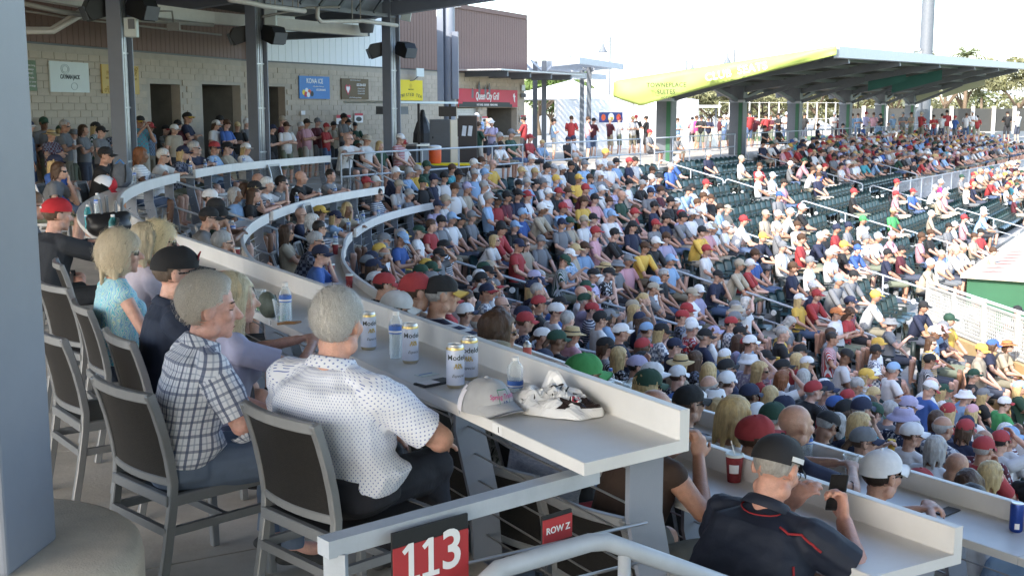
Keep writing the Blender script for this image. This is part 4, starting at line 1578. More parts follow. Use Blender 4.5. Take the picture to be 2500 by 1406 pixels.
# ------------------------------------------------------------------ kiosk, cabinets and cooler by the back wall
t = thing('bar_kiosk', 'open kiosk with a flat pale roof and black posts against the block wall', 'kiosk', atd(980, 330, 36))
p = [atd(887, 258, 34), atd(1072, 261, 37.5)]
x = (p[1] - p[0])
x.z = 0
L = x.length
x.normalize()
nv = Vector((x.y, -x.x, 0))
zt = 2.15
q = MB()
q.box((p[0] + p[1]) / 2 * Vector((1, 1, 0)).length / Vector((1, 1, 0)).length * 1.0 + Vector((0, 0, 0)), (L, 1.4, .06), math.atan2(x.y, x.x))
for v_i in range(len(q.v)):
    q.v[v_i] = (q.v[v_i][0], q.v[v_i][1], zt + (.06 if v_i > 3 else 0))
q.build('roof', M_swhite, t, world=True)
for f in (.06, .5, .94):
    c = Vector((p[0].x, p[0].y, 0)).lerp(Vector((p[1].x, p[1].y, 0)), f) + nv * .55
    MB().bar(c, c + Vector((0, 0, zt)), .07, .07).build('post', M_black, t, world=True)
c = Vector((p[0].x, p[0].y, 0)).lerp(Vector((p[1].x, p[1].y, 0)), .7) + nv * .3
MB().box(c + Vector((0, 0, .93)), (L * .5, .6, .06), math.atan2(x.y, x.x)).build('worktop', M_alum, t, world=True)
MB().box(c + Vector((0, 0, .45)), (L * .48, .5, .9), math.atan2(x.y, x.x)).build('base', M_greyd, t, world=True)
MB().box(c + Vector((0, 0, 1.95)) - x * L * .45, (L * .3, .3, .22), math.atan2(x.y, x.x)).build('rolled_blind', M_greyd, t, world=True)
p = atd(1090, 330, 33.5)
t = thing('grey_cabinet', 'tall grey cabinet with a pale plywood side next to the orange cooler', 'cabinet', (p.x, p.y, 0), -.35)
bevel(MB().box((-.1, 0, .85), (.62, .5, 1.7)).build('body', M_greyd, t), .01)
MB().box((.225, 0, .85), (.02, .48, 1.68)).build('side_panel', mat('beige', (.55, .45, .32), .7, 0, .1, 3), t)  # right side in a paler beige than the body
for z in (.9, 1.2):
    MB().box((-.3, -.26, z), (.03, .02, .06)).build('handle', M_black, t)
p = atd(1142, 330, 35.5)
t = thing('brown_partition', 'dark brown partition with two papers beside the grill queue', 'partition', (p.x, p.y, 0), -.1)
MB().box((0, 0, .9), (.55, .1, 1.8)).build('board', mat('dark_board', (.07, .055, .045), .7, 0, .15, 3), t)
for dx in (-.1, .08):
    MB().box((dx, -.056, 1.35), (.12, .006, .3), M=Matrix.Rotation(.12, 3, 'Y')).build('paper', M_white, t)
p = atd(1097, 300, 34)
t = thing('tv_screen', 'black screen on top of the tall grey cabinet', 'screen', (p.x, p.y, 1.78))
MB().box((-.05, 0, .14), (.5, .06, .28)).build('panel', M_black, t)
p = atd(1062, 360, 32)
t = thing('drink_cooler', 'orange drink cooler with a white lid behind the railing', 'cooler', (p.x, p.y, .55))
MB().lathe([(0, 0), (.15, 0), (.165, .05), (.17, .36), (.16, .4), (0, .4)], 20).build('body', M_orange, t, smooth='auto')
MB().lathe([(0, .4), (.175, .4), (.175, .45), (.1, .48), (0, .48)], 20).build('lid', M_white, t, smooth='auto')
t = thing('cooler_table', 'low black table with a yellow edge under the orange cooler', 'table', (p.x, p.y + .1, 0))
MB().box((0, 0, .52), (1.9, .6, .05)).build('table_top', M_syel, t)
for dx in (-.85, .85):
    MB().box((dx, 0, .25), (.08, .5, .5)).build('leg', M_black, t)
p = atd(1032, 320, 37)
t = thing('covered_grill', 'black covered grill standing at the kiosk', 'grill', (p.x, p.y, .96))
MB().lathe([(0, 0), (.32, 0), (.3, .3), (.2, .6), (.1, .8), (.06, 1.0), (0, 1.02)], 9).build('cover', M_black, t)
# ================================================================== STADIUM SEATS
def seat_mesh(name, fine):
    """tip-up stadium seat, facing +Y, origin on the floor under the seat"""
    q = MB()
    nu, nv = (7, 6) if fine else (4, 3)
    pts = []
    for j in range(nv):
        f = j / (nv - 1)
        for i in range(nu):
            x = (i / (nu - 1) - .5)
            wd = .46 - .07 * max(0, f - .7) / .3
            z = .42 + .42 * f - .045 * (2 * x) ** 2 * (f > .8)
            y = -.20 - .10 * f + .06 * (2 * x) ** 2
            pts.append((x * wd, y, z))
    q.grid(pts, nv, nu)
    q.grid([(x, y - .03, z) for x, y, z in pts][::-1], nv, nu)
    n = nu * nv
    top = [(nv - 1) * nu + i for i in range(nu)]
    base = len(q.v) - n
    for i in range(nu - 1):
        a, b = top[i], top[i + 1]
        q.f.append((a, b, base + n - 1 - b, base + n - 1 - a))
        q.m.append(0)
    # pan, with rolled front lip
    pn = [(-.20, .42), (-.1, .405), (.12, .42), (.22, .425), (.24, .40)]
    k = 5 if fine else 3
    pp_ = []
    for y, z in pn:
        for i in range(k):
            x = i / (k - 1) - .5
            pp_.append((x * .43, y, z - .02 * (1 - (2 * x) ** 2)))
    q.grid(pp_, len(pn), k)
    q.grid([(x, y, z - .03) for x, y, z in pp_][::-1], len(pn), k)
    for s in (-1, 1):
        q.box((s * .245, -.02, .26), (.025, .10, .52), m=1)
        q.box((s * .245, -.08, .60), (.03, .30, .025), m=1)
        q.box((s * .245, -.24, .55), (.025, .05, .22), m=1)
    if fine:
        q.lathe([(0, 0), (.045, 0), (.045, .004), (0, .004)], 8, m=2, c=(0, -.17, .62), M=Matrix.Rotation(-PI / 2, 3, 'X')) if False else None
    me = bpy.data.meshes.new(name)
    me.from_pydata([tuple(p) for p in q.v], [], q.f)
    for m in (M_seat, M_seatg, M_disc):
        me.materials.append(m)
    me.polygons.foreach_set('material_index', q.m)
    me.polygons.foreach_set('use_smooth', [m == 0 for m in q.m])
    me.update()
    return me


SEAT_HI = seat_mesh('stadium_seat', True)
SEAT_LO = seat_mesh('stadium_seat_far', False)


def aisle_free(s, k):
    """False inside an aisle"""
    o = row_off(k) + .4
    for a, k0 in AISLES:
        sc_ = (AR - o) / AR if abs(a) < A30 * AR else 1.0
        if k >= k0 and abs(s - a) * max(.25, sc_) < .62:
            return False
    # bare concrete patch low in the curve
    if 11.6 < s < 15.8 and k >= 8 and abs(s - (15.6 - (o - 7.3) * 2.2)) * max(.3, sc_) < .9:
        return False
    return True


SEATS = []                       # (k, s, pos, rotz)
for k in range(0, 17):
    o = row_off(k) + .44
    sect = [(-19, 8.3)] if k >= 3 else []
    if k <= KB:
        sect.append((8.9, 82))
    for s0, s1 in sect:
        s = s0
        while s < s1:
            inarc = abs(s) < AR * A30
            ds = .505 * (AR / (AR - o) if inarc else 1.0)
            ok = aisle_free(s, k)
            if s > 36.6 and k in (6, 7):
                ok = False                                     # crosswalk
            p = P(o, s, row_z(k, s))
            if p.x > 9.1 and p.y < 31 and k > 8:
                ok = False
            if k >= 13 and s > 9:
                ok = False
            if k >= 12 and s > 17.5:
                ok = False
            if ok and p.y > 2.5 and p.x < .46 * p.y + 1.2:
                SEATS.append((k, s, p, rotz_of(nrm(s))))
            s += ds
print('seats', len(SEATS))
# ================================================================== PEOPLE: building blocks
class Pr:
    """overlapping closed primitives that a voxel remesh fuses into one continuous skin"""
    def __init__(self):
        self.V, self.F = [], []

    def _add(self, vs, fs):
        n = len(self.V)
        self.V += [tuple(v) for v in vs]
        self.F += [tuple(i + n for i in f) for f in fs]

    def rings(self, rs):
        n = len(rs[0])
        vs = [p for r in rs for p in r]
        fs = []
        for i in range(len(rs) - 1):
            for k in range(n):
                fs.append((i * n + k, i * n + (k + 1) % n, (i + 1) * n + (k + 1) % n, (i + 1) * n + k))
        fs.append(tuple(range(n))[::-1])
        fs.append(tuple(range((len(rs) - 1) * n, len(rs) * n)))
        self._add(vs, fs)

    def ell(self, c, r, R=None, n=14, m=9):
        c = Vector(c)
        rs = []
        for j in range(m):
            ph = -PI / 2 + PI * (j + .15) / (m - .7)
            ring = []
            for k in range(n):
                a = 2 * PI * k / n
                p = Vector((r[0] * math.cos(ph) * math.cos(a), r[1] * math.cos(ph) * math.sin(a), r[2] * math.sin(ph)))
                ring.append(c + (R @ p if R is not None else p))
            rs.append(ring)
        self.rings(rs)
        return self

    def cap(self, a, b, ra, rb, n=12, flat=1.0, flat_ax=None):
        a, b = Vector(a), Vector(b)
        d = (b - a)
        L = d.length
        d = d.normalized() if L > 1e-6 else Vector((0, 0, 1))
        x = d.cross(Vector(flat_ax) if flat_ax is not None else (Vector((0, 0, 1)) if abs(d.z) < .9 else Vector((0, 1, 0)))).normalized()
        y = x.cross(d)
        rs = []
        prof = []
        for k in range(5):
            t = -PI / 2 + (PI / 2) * (k + .3) / 4.3
            prof.append((ra * math.sin(t), ra * math.cos(t)))
        for k in range(5):
            t = (PI / 2) * k / 4.3
            prof.append((L + rb * math.sin(t), rb * math.cos(t)))
        for h, r in prof:
            rs.append([a + d * h + x * r * math.cos(2 * PI * k / n) + y * r * flat * math.sin(2 * PI * k / n) for k in range(n)])
        self.rings(rs)
        return self

    def loft(self, secs, n=18, sq=1.0):
        rs = []
        for c, rx, ry, pitch in secs:
            c = Vector(c)
            ring = []
            for k in range(n):
                a = 2 * PI * k / n
                ca, sa = math.cos(a), math.sin(a)
                e = .82
                px = rx * math.copysign(abs(ca) ** e, ca)
                py = ry * math.copysign(abs(sa) ** e, sa)
                ring.append(c + Vector((px, py * math.cos(pitch), py * math.sin(pitch))))
            rs.append(ring)
        self.rings(rs)
        return self

    def xf(self, M):
        self.V = [tuple(M @ Vector(v)) for v in self.V]
        return self

    def merge(self, o):
        self._add(o.V, o.F)
        return self


def fuse(name, pr, voxel, smooth=2, cuts=()):
    me = bpy.data.meshes.new('tmp')
    me.from_pydata(pr.V, [], pr.F)
    o = bpy.data.objects.new('tmp', me)
    tmpcol.objects.link(o)
    md = o.modifiers.new('r', 'REMESH')
    md.mode = 'VOXEL'
    md.voxel_size = voxel
    md.use_smooth_shade = True
    if smooth:
        ms = o.modifiers.new('s', 'SMOOTH')
        ms.factor = .5
        ms.iterations = smooth
    tmpvl.update()
    dg = tmpvl.depsgraph
    dg.update()
    out = bpy.data.meshes.new_from_object(o.evaluated_get(dg))
    bpy.data.objects.remove(o)
    bpy.data.meshes.remove(me)
    if cuts:
        bm = bmesh.new()
        bm.from_mesh(out)
        for co, no, rad in cuts:
            co, no = Vector(co), Vector(no)
            fc = [f for f in bm.faces if (f.calc_center_median() - co).length < rad]
            es = {e for f in fc for e in f.edges}
            vs = {v for f in fc for v in f.verts}
            bmesh.ops.bisect_plane(bm, geom=list(fc) + list(es) + list(vs), plane_co=co, plane_no=no, clear_outer=True)
        bm.to_mesh(out)
        bm.free()
    out.name = name
    out.polygons.foreach_set('use_smooth', [True] * len(out.polygons))
    return out


tmpscene = bpy.data.scenes.new('build_tmp')
tmpcol = tmpscene.collection
tmpvl = tmpscene.view_layers[0]


def V3(*a):
    return Vector(a)


def head_prims(pr, M, k=1.0, jaw=1.0, fine=True, female=False):
    q = Pr()
    q.ell((0, -.014, .030), (.077, .099, .090))
    q.ell((0, .022, -.030), (.061, .074, .085))
    q.ell((0, .040, -.072), (.049 * jaw, .048, .040))
    q.ell((0, .070, -.098), (.021 * jaw, .019, .017))
    q.cap((-.034, .078, .021), (.034, .078, .021), .013, .013)
    q.cap((0, .086, .012), (0, .113, -.027), .0085, .0145)
    q.ell((0, .108, -.033), (.018, .013, .009))
    for s in (-1, 1):
        q.ell((s * .040, .058, -.024), (.026, .026, .026))
        q.ell((s * .078, -.010, -.006), (.010, .024, .033), Matrix.Rotation(-.15, 3, 'X') @ Matrix.Rotation(s * .35, 3, 'Z'))
        q.ell((s * .052, .0, -.075), (.020 * jaw, .035, .03))
    q.cap((-.018, .086, -.061), (.018, .086, -.061), .0068, .0068)
    q.cap((-.015, .084, -.073), (.015, .084, -.073), .0075, .0075)
    if k != 1.0:
        q.V = [tuple(Vector(v) * k) for v in q.V]
    q.xf(M)
    pr.merge(q)


def hand_prims(pr, w, d, up, side, curl=.5, fine=True, spread=.0, thumb=.7, scale=1.0):
    """w wrist, d pointing along the hand, up = back of the hand, side +1 when the thumb is on the cross(d, up) side"""
    d, up = Vector(d).normalized(), Vector(up)
    up = (up - d * up.dot(d)).normalized()
    ac = d.cross(up) * side
    S = scale
    if not fine:
        pr.cap(w, w + d * .07, .028, .034, flat=.6, flat_ax=up)
        pr.cap(w + d * .07, w + d * .13 - up * .03 * curl * 2, .034, .022, flat=.6, flat_ax=up)
        return
    R = Matrix((ac, d, up)).transposed()
    pr.ell(w + d * .050 * S, (.042 * S, .056 * S, .0175 * S), R)
    pr.ell(w + d * .085 * S, (.042 * S, .022 * S, .0155 * S), R)
    for i, (x, L) in enumerate(((.031, .068), (.010, .078), (-.011, .073), (-.030, .056))):
        p = w + d * (.090 - .006 * abs(i - 1.3)) * S + ac * x * S
        dirv = (d + ac * (x * 2.2 * (.3 + spread))).normalized()
        ang = 0
        for j, f in enumerate((.45, .32, .25)):
            ang += curl * (.75, 1.05, .8)[j]
            dd = dirv * math.cos(ang) - up * math.sin(ang)
            e = p + dd * L * f * S
            pr.cap(p, e, (.0092 - .0006 * j) * S, (.0088 - .0007 * j) * S, 8)
            p = e
    p = w + d * .028 * S + ac * .030 * S - up * .004 * S
    t1 = (d * .75 + ac * thumb - up * .25).normalized()
    e = p + t1 * .042 * S
    pr.cap(p, e, .0135 * S, .0105 * S, 8)
    t2 = (d * 1.0 + ac * thumb * .35 - up * (.2 + .4 * curl)).normalized()
    pr.cap(e, e + t2 * .034 * S, .0105 * S, .0088 * S, 8)


def figure(J, voxel=.013, fine=True, bulk=1.0, belly=1.0, female=False, sleeve=.62, long_sleeve=False, shorts=True, sit=True, tank=False, jaw=1.0, smooth=2, headk=1.0, hs=1.0, deep=1.0):
    """meshes of one posed person in its own frame: +Y forward, origin on the floor under the hips"""
    b = bulk
    sh, el, wr = J['sh'], J['el'], J['wr']
    hd = J['head']
    Mh = Matrix.Translation(hd) @ J['hrot'].to_4x4()
    n0 = J['neck']
    pel, wst, chs = J['pel'], J['waist'], J['chest']
    lean = (n0 - pel)
    pit = -math.atan2(lean.y, lean.z)
    fs = .90 if female else 1.0

    def torso(q, g, top=True):
        secs = [(pel + V3(0, .0, -.10), (.150 if g < 0 else .118) * (b ** .7) + g, .105 * (b ** .7) + g, 0), (pel, .172 * (b ** .8) + g, .122 * b + g, pit * .2),
                (wst, .150 * b * fs + g, .112 * b * belly + g, pit * .8), (chs, .165 * fs * (b ** .7) + g, .112 * (b ** .8) + g, pit),
                (n0.lerp(chs, .42), .168 * fs * (b ** .5) + g, .100 * (b ** .6) + g, pit), (n0 + V3(0, -.005, -.02), .112 + g * .7, .068 + g * .5, pit), (n0 + V3(0, 0, .015), .06, .05, pit)]
        secs = [(c, rx, ry * (deep if i_ < 3 else 1), p_) for i_, (c, rx, ry, p_) in enumerate(secs)]
        if belly > 1.05:
            secs.insert(2, (pel.lerp(wst, .5) + V3(0, .025 * b, 0), .172 * b + g, .125 * b * belly * deep + g, pit * .5))
        q.loft(secs)
        if female:
            for s in (-1, 1):
                q.ell(chs + V3(s * .075, .085, -.0), (.062 + g, .058 + g, .062 + g))
        for s in (0, 1):
            q.cap(n0.lerp(sh[s], .35) + V3(0, 0, -.015), sh[s], .055 + g * .6, .058 * (b ** .4) + g * .7)

    out = {'Mh': Mh}
    # skin: one continuous surface
    q = Pr()
    head_prims(q, Mh, headk, jaw, fine, female)
    q.cap(n0 + V3(0, -.005, -.02), Mh @ V3(0, -.018, -.055), .056 * (b ** .35) * (fs ** .8), .052 * (fs ** .8))
    torso(q, -.012)
    for s in (0, 1):
        ar = .046 * (b ** .45) * (.86 if female else 1)
        q.cap(sh[s], el[s], ar * 1.12, ar * .86)
        q.cap(el[s], wr[s], ar * .88, ar * .60)
        q.cap(el[s].lerp(wr[s], .15), el[s].lerp(wr[s], .42), ar * .9, ar * .82)
        d = J.get('hd', (None, None))[s] or (wr[s] - el[s]).normalized()
        up = J.get('hu', (None, None))[s] or V3(0, .2, 1)
        cu = J.get('curl', (.5, .5))[s]
        hand_prims(q, wr[s], d, up, J.get('hside', (-1, 1))[s], cu, fine, J.get('spread', 0), scale=hs)
    for s in (0, 1):
        q.cap(J['hip'][s], J['kn'][s], .078 * (b ** .5), .056 * (b ** .4))
        q.cap(J['kn'][s], J['kn'][s].lerp(J['an'][s], .35), .054 * (b ** .3), .055 * (b ** .3))
        q.cap(J['kn'][s].lerp(J['an'][s], .35), J['an'][s], .055 * (b ** .3), .034)
        q.cap(J['an'][s], J['an'][s] + J['foot'][s] * .6, .034, .03)
    out['body'] = fuse('body', q, voxel, smooth)
    # shirt
    q = Pr()
    torso(q, .006)
    q.ell(n0 + V3(0, -.008, -.045), (.108 * (b ** .35) * fs, .086 * (b ** .3), .058))
    cuts = []
    for s in (0, 1):
        ar = .046 * (b ** .45) * (.86 if female else 1)
        if tank:
            continue
        e = sh[s].lerp(el[s], min(1, sleeve + .12))
        q.cap(sh[s], e, ar * 1.12 + .016, ar + .022)
        if long_sleeve:
            q.cap(sh[s], el[s], ar * 1.12 + .014, ar * .9 + .014)
            q.cap(el[s], wr[s].lerp(el[s], -.0), ar * .9 + .014, ar * .62 + .012)
            cuts.append((wr[s].lerp(el[s], .05), (wr[s] - el[s]).normalized(), .09))
        else:
            cuts.append((sh[s].lerp(el[s], sleeve), (el[s] - sh[s]).normalized(), .15 if b > 1.4 else .088))
    out['shirt'] = fuse('shirt', q, voxel, smooth, cuts)
    # trousers or shorts
    q = Pr()
    q.loft([(pel + V3(0, 0, -.115), .13 * (b ** .7), .10 * (b ** .7), 0), (pel + V3(0, 0, -.05), .178 * (b ** .75), .128 * (b ** .8), 0), (pel + V3(0, 0, .06), .168 * (b ** .75), .12 * (b ** .8), 0)])
    cuts = []
    for s in (0, 1):
        hp, kn, an = J['hip'][s], J['kn'][s], J['an'][s]
        if shorts:
            q.cap(hp, hp.lerp(kn, .96), .090 * (b ** .5), .076 * (b ** .4))
            cuts.append((hp.lerp(kn, .92), (kn - hp).normalized(), .14))
        else:
            q.cap(hp, kn, .090 * (b ** .5), .068 * (b ** .4))
            q.cap(kn, an, .068 * (b ** .3), .052)
            cuts.append((kn.lerp(an, .97), (an - kn).normalized(), .1))
    out['trousers'] = fuse('trousers', q, voxel * 1.15, smooth, cuts)
    q = Pr()
    for s in (0, 1):
        an, f = J['an'][s], J['foot'][s]
        q.cap(an + V3(0, 0, -.045) - f * .25, an + V3(0, 0, -.05) + f * .9, .036, .032, flat=.8)
        q.cap(an + V3(0, 0, -.02), an + V3(0, 0, -.05) + f * .35, .042, .036)
    out['shoes'] = fuse('shoes', q, max(.012, voxel), 1)
    return out


def R_head(yaw=0, pitch=0, roll=0):
    return Matrix.Rotation(math.radians(yaw), 3, 'Z') @ Matrix.Rotation(math.radians(pitch), 3, 'X') @ Matrix.Rotation(math.radians(roll), 3, 'Y')


def seated(lean=0.0, arms='lap', yaw=0, pitch=-4, legs='flat', wide=1.0, side=0.0, spread=.1, sw=1.0):
    l = lean
    J = {'pel': V3(0, -.05, .545), 'waist': V3(side * .3, -.06 + .35 * l, .70), 'chest': V3(side * .7, -.055 + .72 * l, .875 - .12 * l * abs(l)),
         'neck': V3(side, -.055 + 1.0 * l, 1.045 - .25 * l * abs(l))}
    nk = J['neck']
    J['head'] = nk + V3(side * .15, .035 + .10 * l, .155 - .05 * abs(l))
    J['hrot'] = R_head(yaw, pitch)
    w = .178 * wide * sw
    J['sh'] = [nk + V3(-w, -.005, -.065), nk + V3(w, -.005, -.065)]
    z = nk.z
    J['hip'] = [V3(-.085, -.02, .50), V3(.085, -.02, .50)]
    if legs == 'flat':
        J['kn'] = [V3(-.13, .40, .50), V3(.13, .40, .50)]
        J['an'] = [V3(-.12, .36, .10), V3(.12, .38, .10)]
        J['foot'] = [V3(-.03, .16, -.02), V3(.03, .16, -.02)]
    elif legs == 'out':
        J['kn'] = [V3(-.17, .40, .50), V3(.12, .41, .50)]
        J['an'] = [V3(-.18, .55, .12), V3(.13, .50, .10)]
        J['foot'] = [V3(-.04, .15, .02), V3(.03, .16, -.02)]
    else:                                                    # ankle on the other knee
        J['kn'] = [V3(-.12, .40, .50), V3(.34, .32, .58)]
        J['an'] = [V3(-.12, .36, .10), V3(-.04, .42, .60)]
        J['foot'] = [V3(-.03, .16, -.02), V3(-.10, .08, -.02)]
    k = 1 + .25 * (wide - 1)
    if arms == 'lap':
        J['el'] = [V3(-.27 * wide, .02 + .6 * l, .775), V3(.27 * wide, .02 + .6 * l, .775)]
        J['wr'] = [V3(-.08, .25, .615), V3(.09, .24, .61)]
        J['curl'] = (.35, .35)
    elif arms == 'knees':
        J['el'] = [V3(-.2, .33, .66), V3(.2, .33, .66)]
        J['wr'] = [V3(-.03, .52, .62), V3(.04, .52, .63)]
        J['curl'] = (.6, .6)
    elif arms == 'cross':
        J['el'] = [V3(-.25 * wide, .10 + l, .78), V3(.25 * wide, .10 + l, .78)]
        J['wr'] = [V3(.06, .20 + l, .80), V3(-.05, .23 + l, .83)]
        J['curl'] = (.5, .5)
    elif arms == 'face':
        J['el'] = [V3(-.26, .05 + .6 * l, .76), V3(.20, .24 + l * .6, .72)]
        J['wr'] = [V3(-.02, .26, .66), J['head'] + V3(.055, .105, -.15)]
        J['hd'] = (None, V3(-.1, -.1, 1))
        J['hu'] = (None, V3(.2, 1, 0))
        J['curl'] = (.4, .8)
    elif arms == 'table':
        J['el'] = [V3(-.27, .22 + .4 * l, .87), V3(.27, .22 + .4 * l, .87)]
        J['wr'] = [V3(-.07, .40, .91), V3(.08, .40, .91)]
        J['curl'] = (.5, .5)
    elif arms == 'up':
        J['el'] = [V3(-.26, .04, .77), V3(.30, .18, 1.10)]
        J['wr'] = [V3(-.06, .25, .62), J['head'] + V3(.075, .12, .06)]
        J['hd'] = (None, V3(-.7, .1, .6))
        J['hu'] = (None, V3(.3, .8, .3))
        J['curl'] = (.4, .5)
    elif arms == 'phone':
        J['el'] = [V3(-.24, .08, .74), V3(.24, .08, .74)]
        J['wr'] = [V3(-.05, .29, .80), V3(.06, .29, .79)]
        J['hd'] = (V3(.1, .3, 1), V3(-.1, .3, 1))
        J['hu'] = (V3(-.4, 1, -.2), V3(.4, 1, -.2))
        J['curl'] = (.9, .9)
    elif arms == 'drink':
        J['el'] = [V3(-.26, .05, .76), V3(.24, .14, .78)]
        J['wr'] = [V3(-.05, .25, .63), V3(.10, .30, .95)]
        J['hd'] = (None, V3(-.5, .5, .4))
        J['curl'] = (.4, .9)
    return J


def standing(arms='down', yaw=0, lean=0.0):
    J = {'pel': V3(0, -.02, .96), 'waist': V3(0, -.02, 1.12), 'chest': V3(0, -.03 + lean * .6, 1.30), 'neck': V3(0, -.035 + lean, 1.475)}
    nk = J['neck']
    J['head'] = nk + V3(0, .035, .155)
    J['hrot'] = R_head(yaw, -5)
    J['sh'] = [nk + V3(-.185, 0, -.065), nk + V3(.185, 0, -.065)]
    J['hip'] = [V3(-.09, -.01, .92), V3(.09, -.01, .92)]
    J['kn'] = [V3(-.11, .02, .50), V3(.12, .03, .50)]
    J['an'] = [V3(-.12, -.02, .09), V3(.14, -.02, .09)]
    J['foot'] = [V3(-.03, .16, -.02), V3(.04, .16, -.02)]
    if arms == 'down':
        J['el'] = [V3(-.25, -.02, 1.13), V3(.25, -.03, 1.13)]
        J['wr'] = [V3(-.25, .06, .89), V3(.25, .07, .89)]
        J['hd'] = (V3(0, .15, -1), V3(0, .15, -1))
        J['hu'] = (V3(-1, .2, 0), V3(1, .2, 0))
    elif arms == 'cross':
        J['el'] = [V3(-.26, .07, 1.17), V3(.26, .07, 1.17)]
        J['wr'] = [V3(.05, .17, 1.20), V3(-.05, .20, 1.23)]
    elif arms == 'drink':
        J['el'] = [V3(-.25, -.02, 1.13), V3(.25, .06, 1.14)]
        J['wr'] = [V3(-.24, .08, .90), V3(.10, .26, 1.22)]
    elif arms == 'camera':
        J['el'] = [V3(-.24, .12, 1.22), V3(.24, .12, 1.22)]
        J['wr'] = [V3(-.05, .30, 1.52), V3(.05, .20, 1.55)]
    J['curl'] = (.5, .6)
    return J


# ------------------------------------------------------------------ hair, caps, hats in the frame of the head
def lat_shell(c, r, keep, n=26, m=16, wob=.0, seed=0, disp=None):
    """part of an ellipsoid shell kept where keep(p) is true"""
    c = Vector(c)
    vs, fs = [], []
    for j in range(m + 1):
        ph = -PI / 2 + PI * j / m
        for k in range(n):
            a = 2 * PI * k / n
            u = Vector((math.cos(ph) * math.cos(a), math.cos(ph) * math.sin(a), math.sin(ph)))
            p = Vector((u.x * r[0], u.y * r[1], u.z * r[2])) + c
            if wob:
                p += u * wob * (noise.noise(p * 38 + Vector((seed, 0, 0))) + .6 * noise.noise(p * 90))
            if disp:
                p = disp(p, u)
            vs.append(p)
    for j in range(m):
        for k in range(n):
            q = (j * n + k, j * n + (k + 1) % n, (j + 1) * n + (k + 1) % n, (j + 1) * n + k)
            ce = sum((vs[i] for i in q), Vector()) / 4
            if keep(ce):
                fs.append(q)
    mb = MB()
    mb.add(vs, fs)
    return mb


def mesh_of(mb, name, mats, smooth=True):
    me = bpy.data.meshes.new(name)
    used = sorted({i for f in mb.f for i in f})
    mp = {i: k for k, i in enumerate(used)}
    me.from_pydata([tuple(mb.v[i]) for i in used], [], [tuple(mp[i] for i in f) for f in mb.f])
    for m in (mats if isinstance(mats, (list, tuple)) else [mats]):
        me.materials.append(m)
    if any(mb.m):
        me.polygons.foreach_set('material_index', mb.m)
    if smooth:
        me.polygons.foreach_set('use_smooth', [True] * len(me.polygons))
    me.update()
    return me


def hairline(p):
    """true on the hair-bearing scalp of a short cut"""
    if p.z > .075:
        return p.y < .082
    if p.z > .035:
        return p.y < .064
    if p.y > .012:
        return False
    if abs(p.x) > .055 and -.038 < p.y < .02 and p.z < .022:
        return False
    return p.z > -.078 + max(0, p.y) * 1.2


M_cloth = objcol_mat('cloth', .85, .10, 16, .35, 30)
M_skin = objcol_mat('skin', .50, .17, 34, .25, 140)
M_hair = objcol_mat('hair', .55, .35, 60, .5, 90, stretch=(1, 1, .25))
M_straw = objcol_mat('straw', .85, .22, 90, .6, 160)
M_plastic = mat('dark_lens', (.012, .012, .015), .12, 0, 0)
M_cloth2 = objcol_mat('cloth_shirt', .88, .08, 9, .5, 17)
MATS['skin'].node_tree.nodes['Principled BSDF'].inputs['Subsurface Weight'].default_value = .12
MATS['skin'].node_tree.nodes['Principled BSDF'].inputs['Subsurface Radius'].default_value = (.012, .005, .003)

HAIR = {}
HAIR['short'] = mesh_of(lat_shell((0, -.012, .032), (.084, .108, .096), hairline, 30, 20, .006), 'hair', M_hair)
HAIR['fringe'] = mesh_of(lat_shell((0, -.012, .030), (.083, .106, .092), lambda p: hairline(p) and p.z < .045, 30, 20, .004), 'hair', M_hair)


def _long(L, name, seed):
    pr = Pr()
    pr.ell((0, -.018, .035), (.088, .110, .097))
    for k in range(9):
        a = PI * (k / 8)
        x, y = .076 * math.cos(a), -.02 - .078 * math.sin(a)
        pr.cap((x, y, .0), (x * 1.02, y * .95 - .012, -L + .05 * math.sin(k * 2.3 + seed)), .025, .012)
    for s in (-1, 1):
        pr.cap((s * .075, .02, .05), (s * .082, .0, -L * .75), .02, .014)
    me = fuse(name, pr, .011, 1)
    bm = bmesh.new()
    bm.from_mesh(me)
    for v in bm.verts:
        v.co += v.normal * (.007 * noise.noise(Vector((v.co.x * 60, v.co.y * 60, v.co.z * 9 + seed))))
    dead = [f for f in bm.faces if f.calc_center_median().y > .045 and f.calc_center_median().z < .065 and abs(f.calc_center_median().x) < .075]
    bmesh.ops.delete(bm, geom=dead, context='FACES')
    bm.to_mesh(me)
    bm.free()
    me.materials.append(M_hair)
    me.polygons.foreach_set('use_smooth', [True] * len(me.polygons))
    return me


HAIR['long'] = _long(.25, 'hair', 1)
HAIR['bob'] = _long(.12, 'hair', 4)
pt = Pr()
pt.ell((0, -.014, .032), (.084, .106, .094))
pt.cap((0, -.10, .02), (0, -.16, -.05), .03, .028)
pt.cap((0, -.16, -.05), (0, -.15, -.17), .028, .012)
HAIR['tail'] = fuse('hair', pt, .011, 1)
HAIR['tail'].materials.append(M_hair)
_bm = bmesh.new()
_bm.from_mesh(HAIR['tail'])
bmesh.ops.delete(_bm, geom=[f for f in _bm.faces if not (hairline(f.calc_center_median()) or f.calc_center_median().y < -.08)], context='FACES')
_bm.to_mesh(HAIR['tail'])
_bm.free()


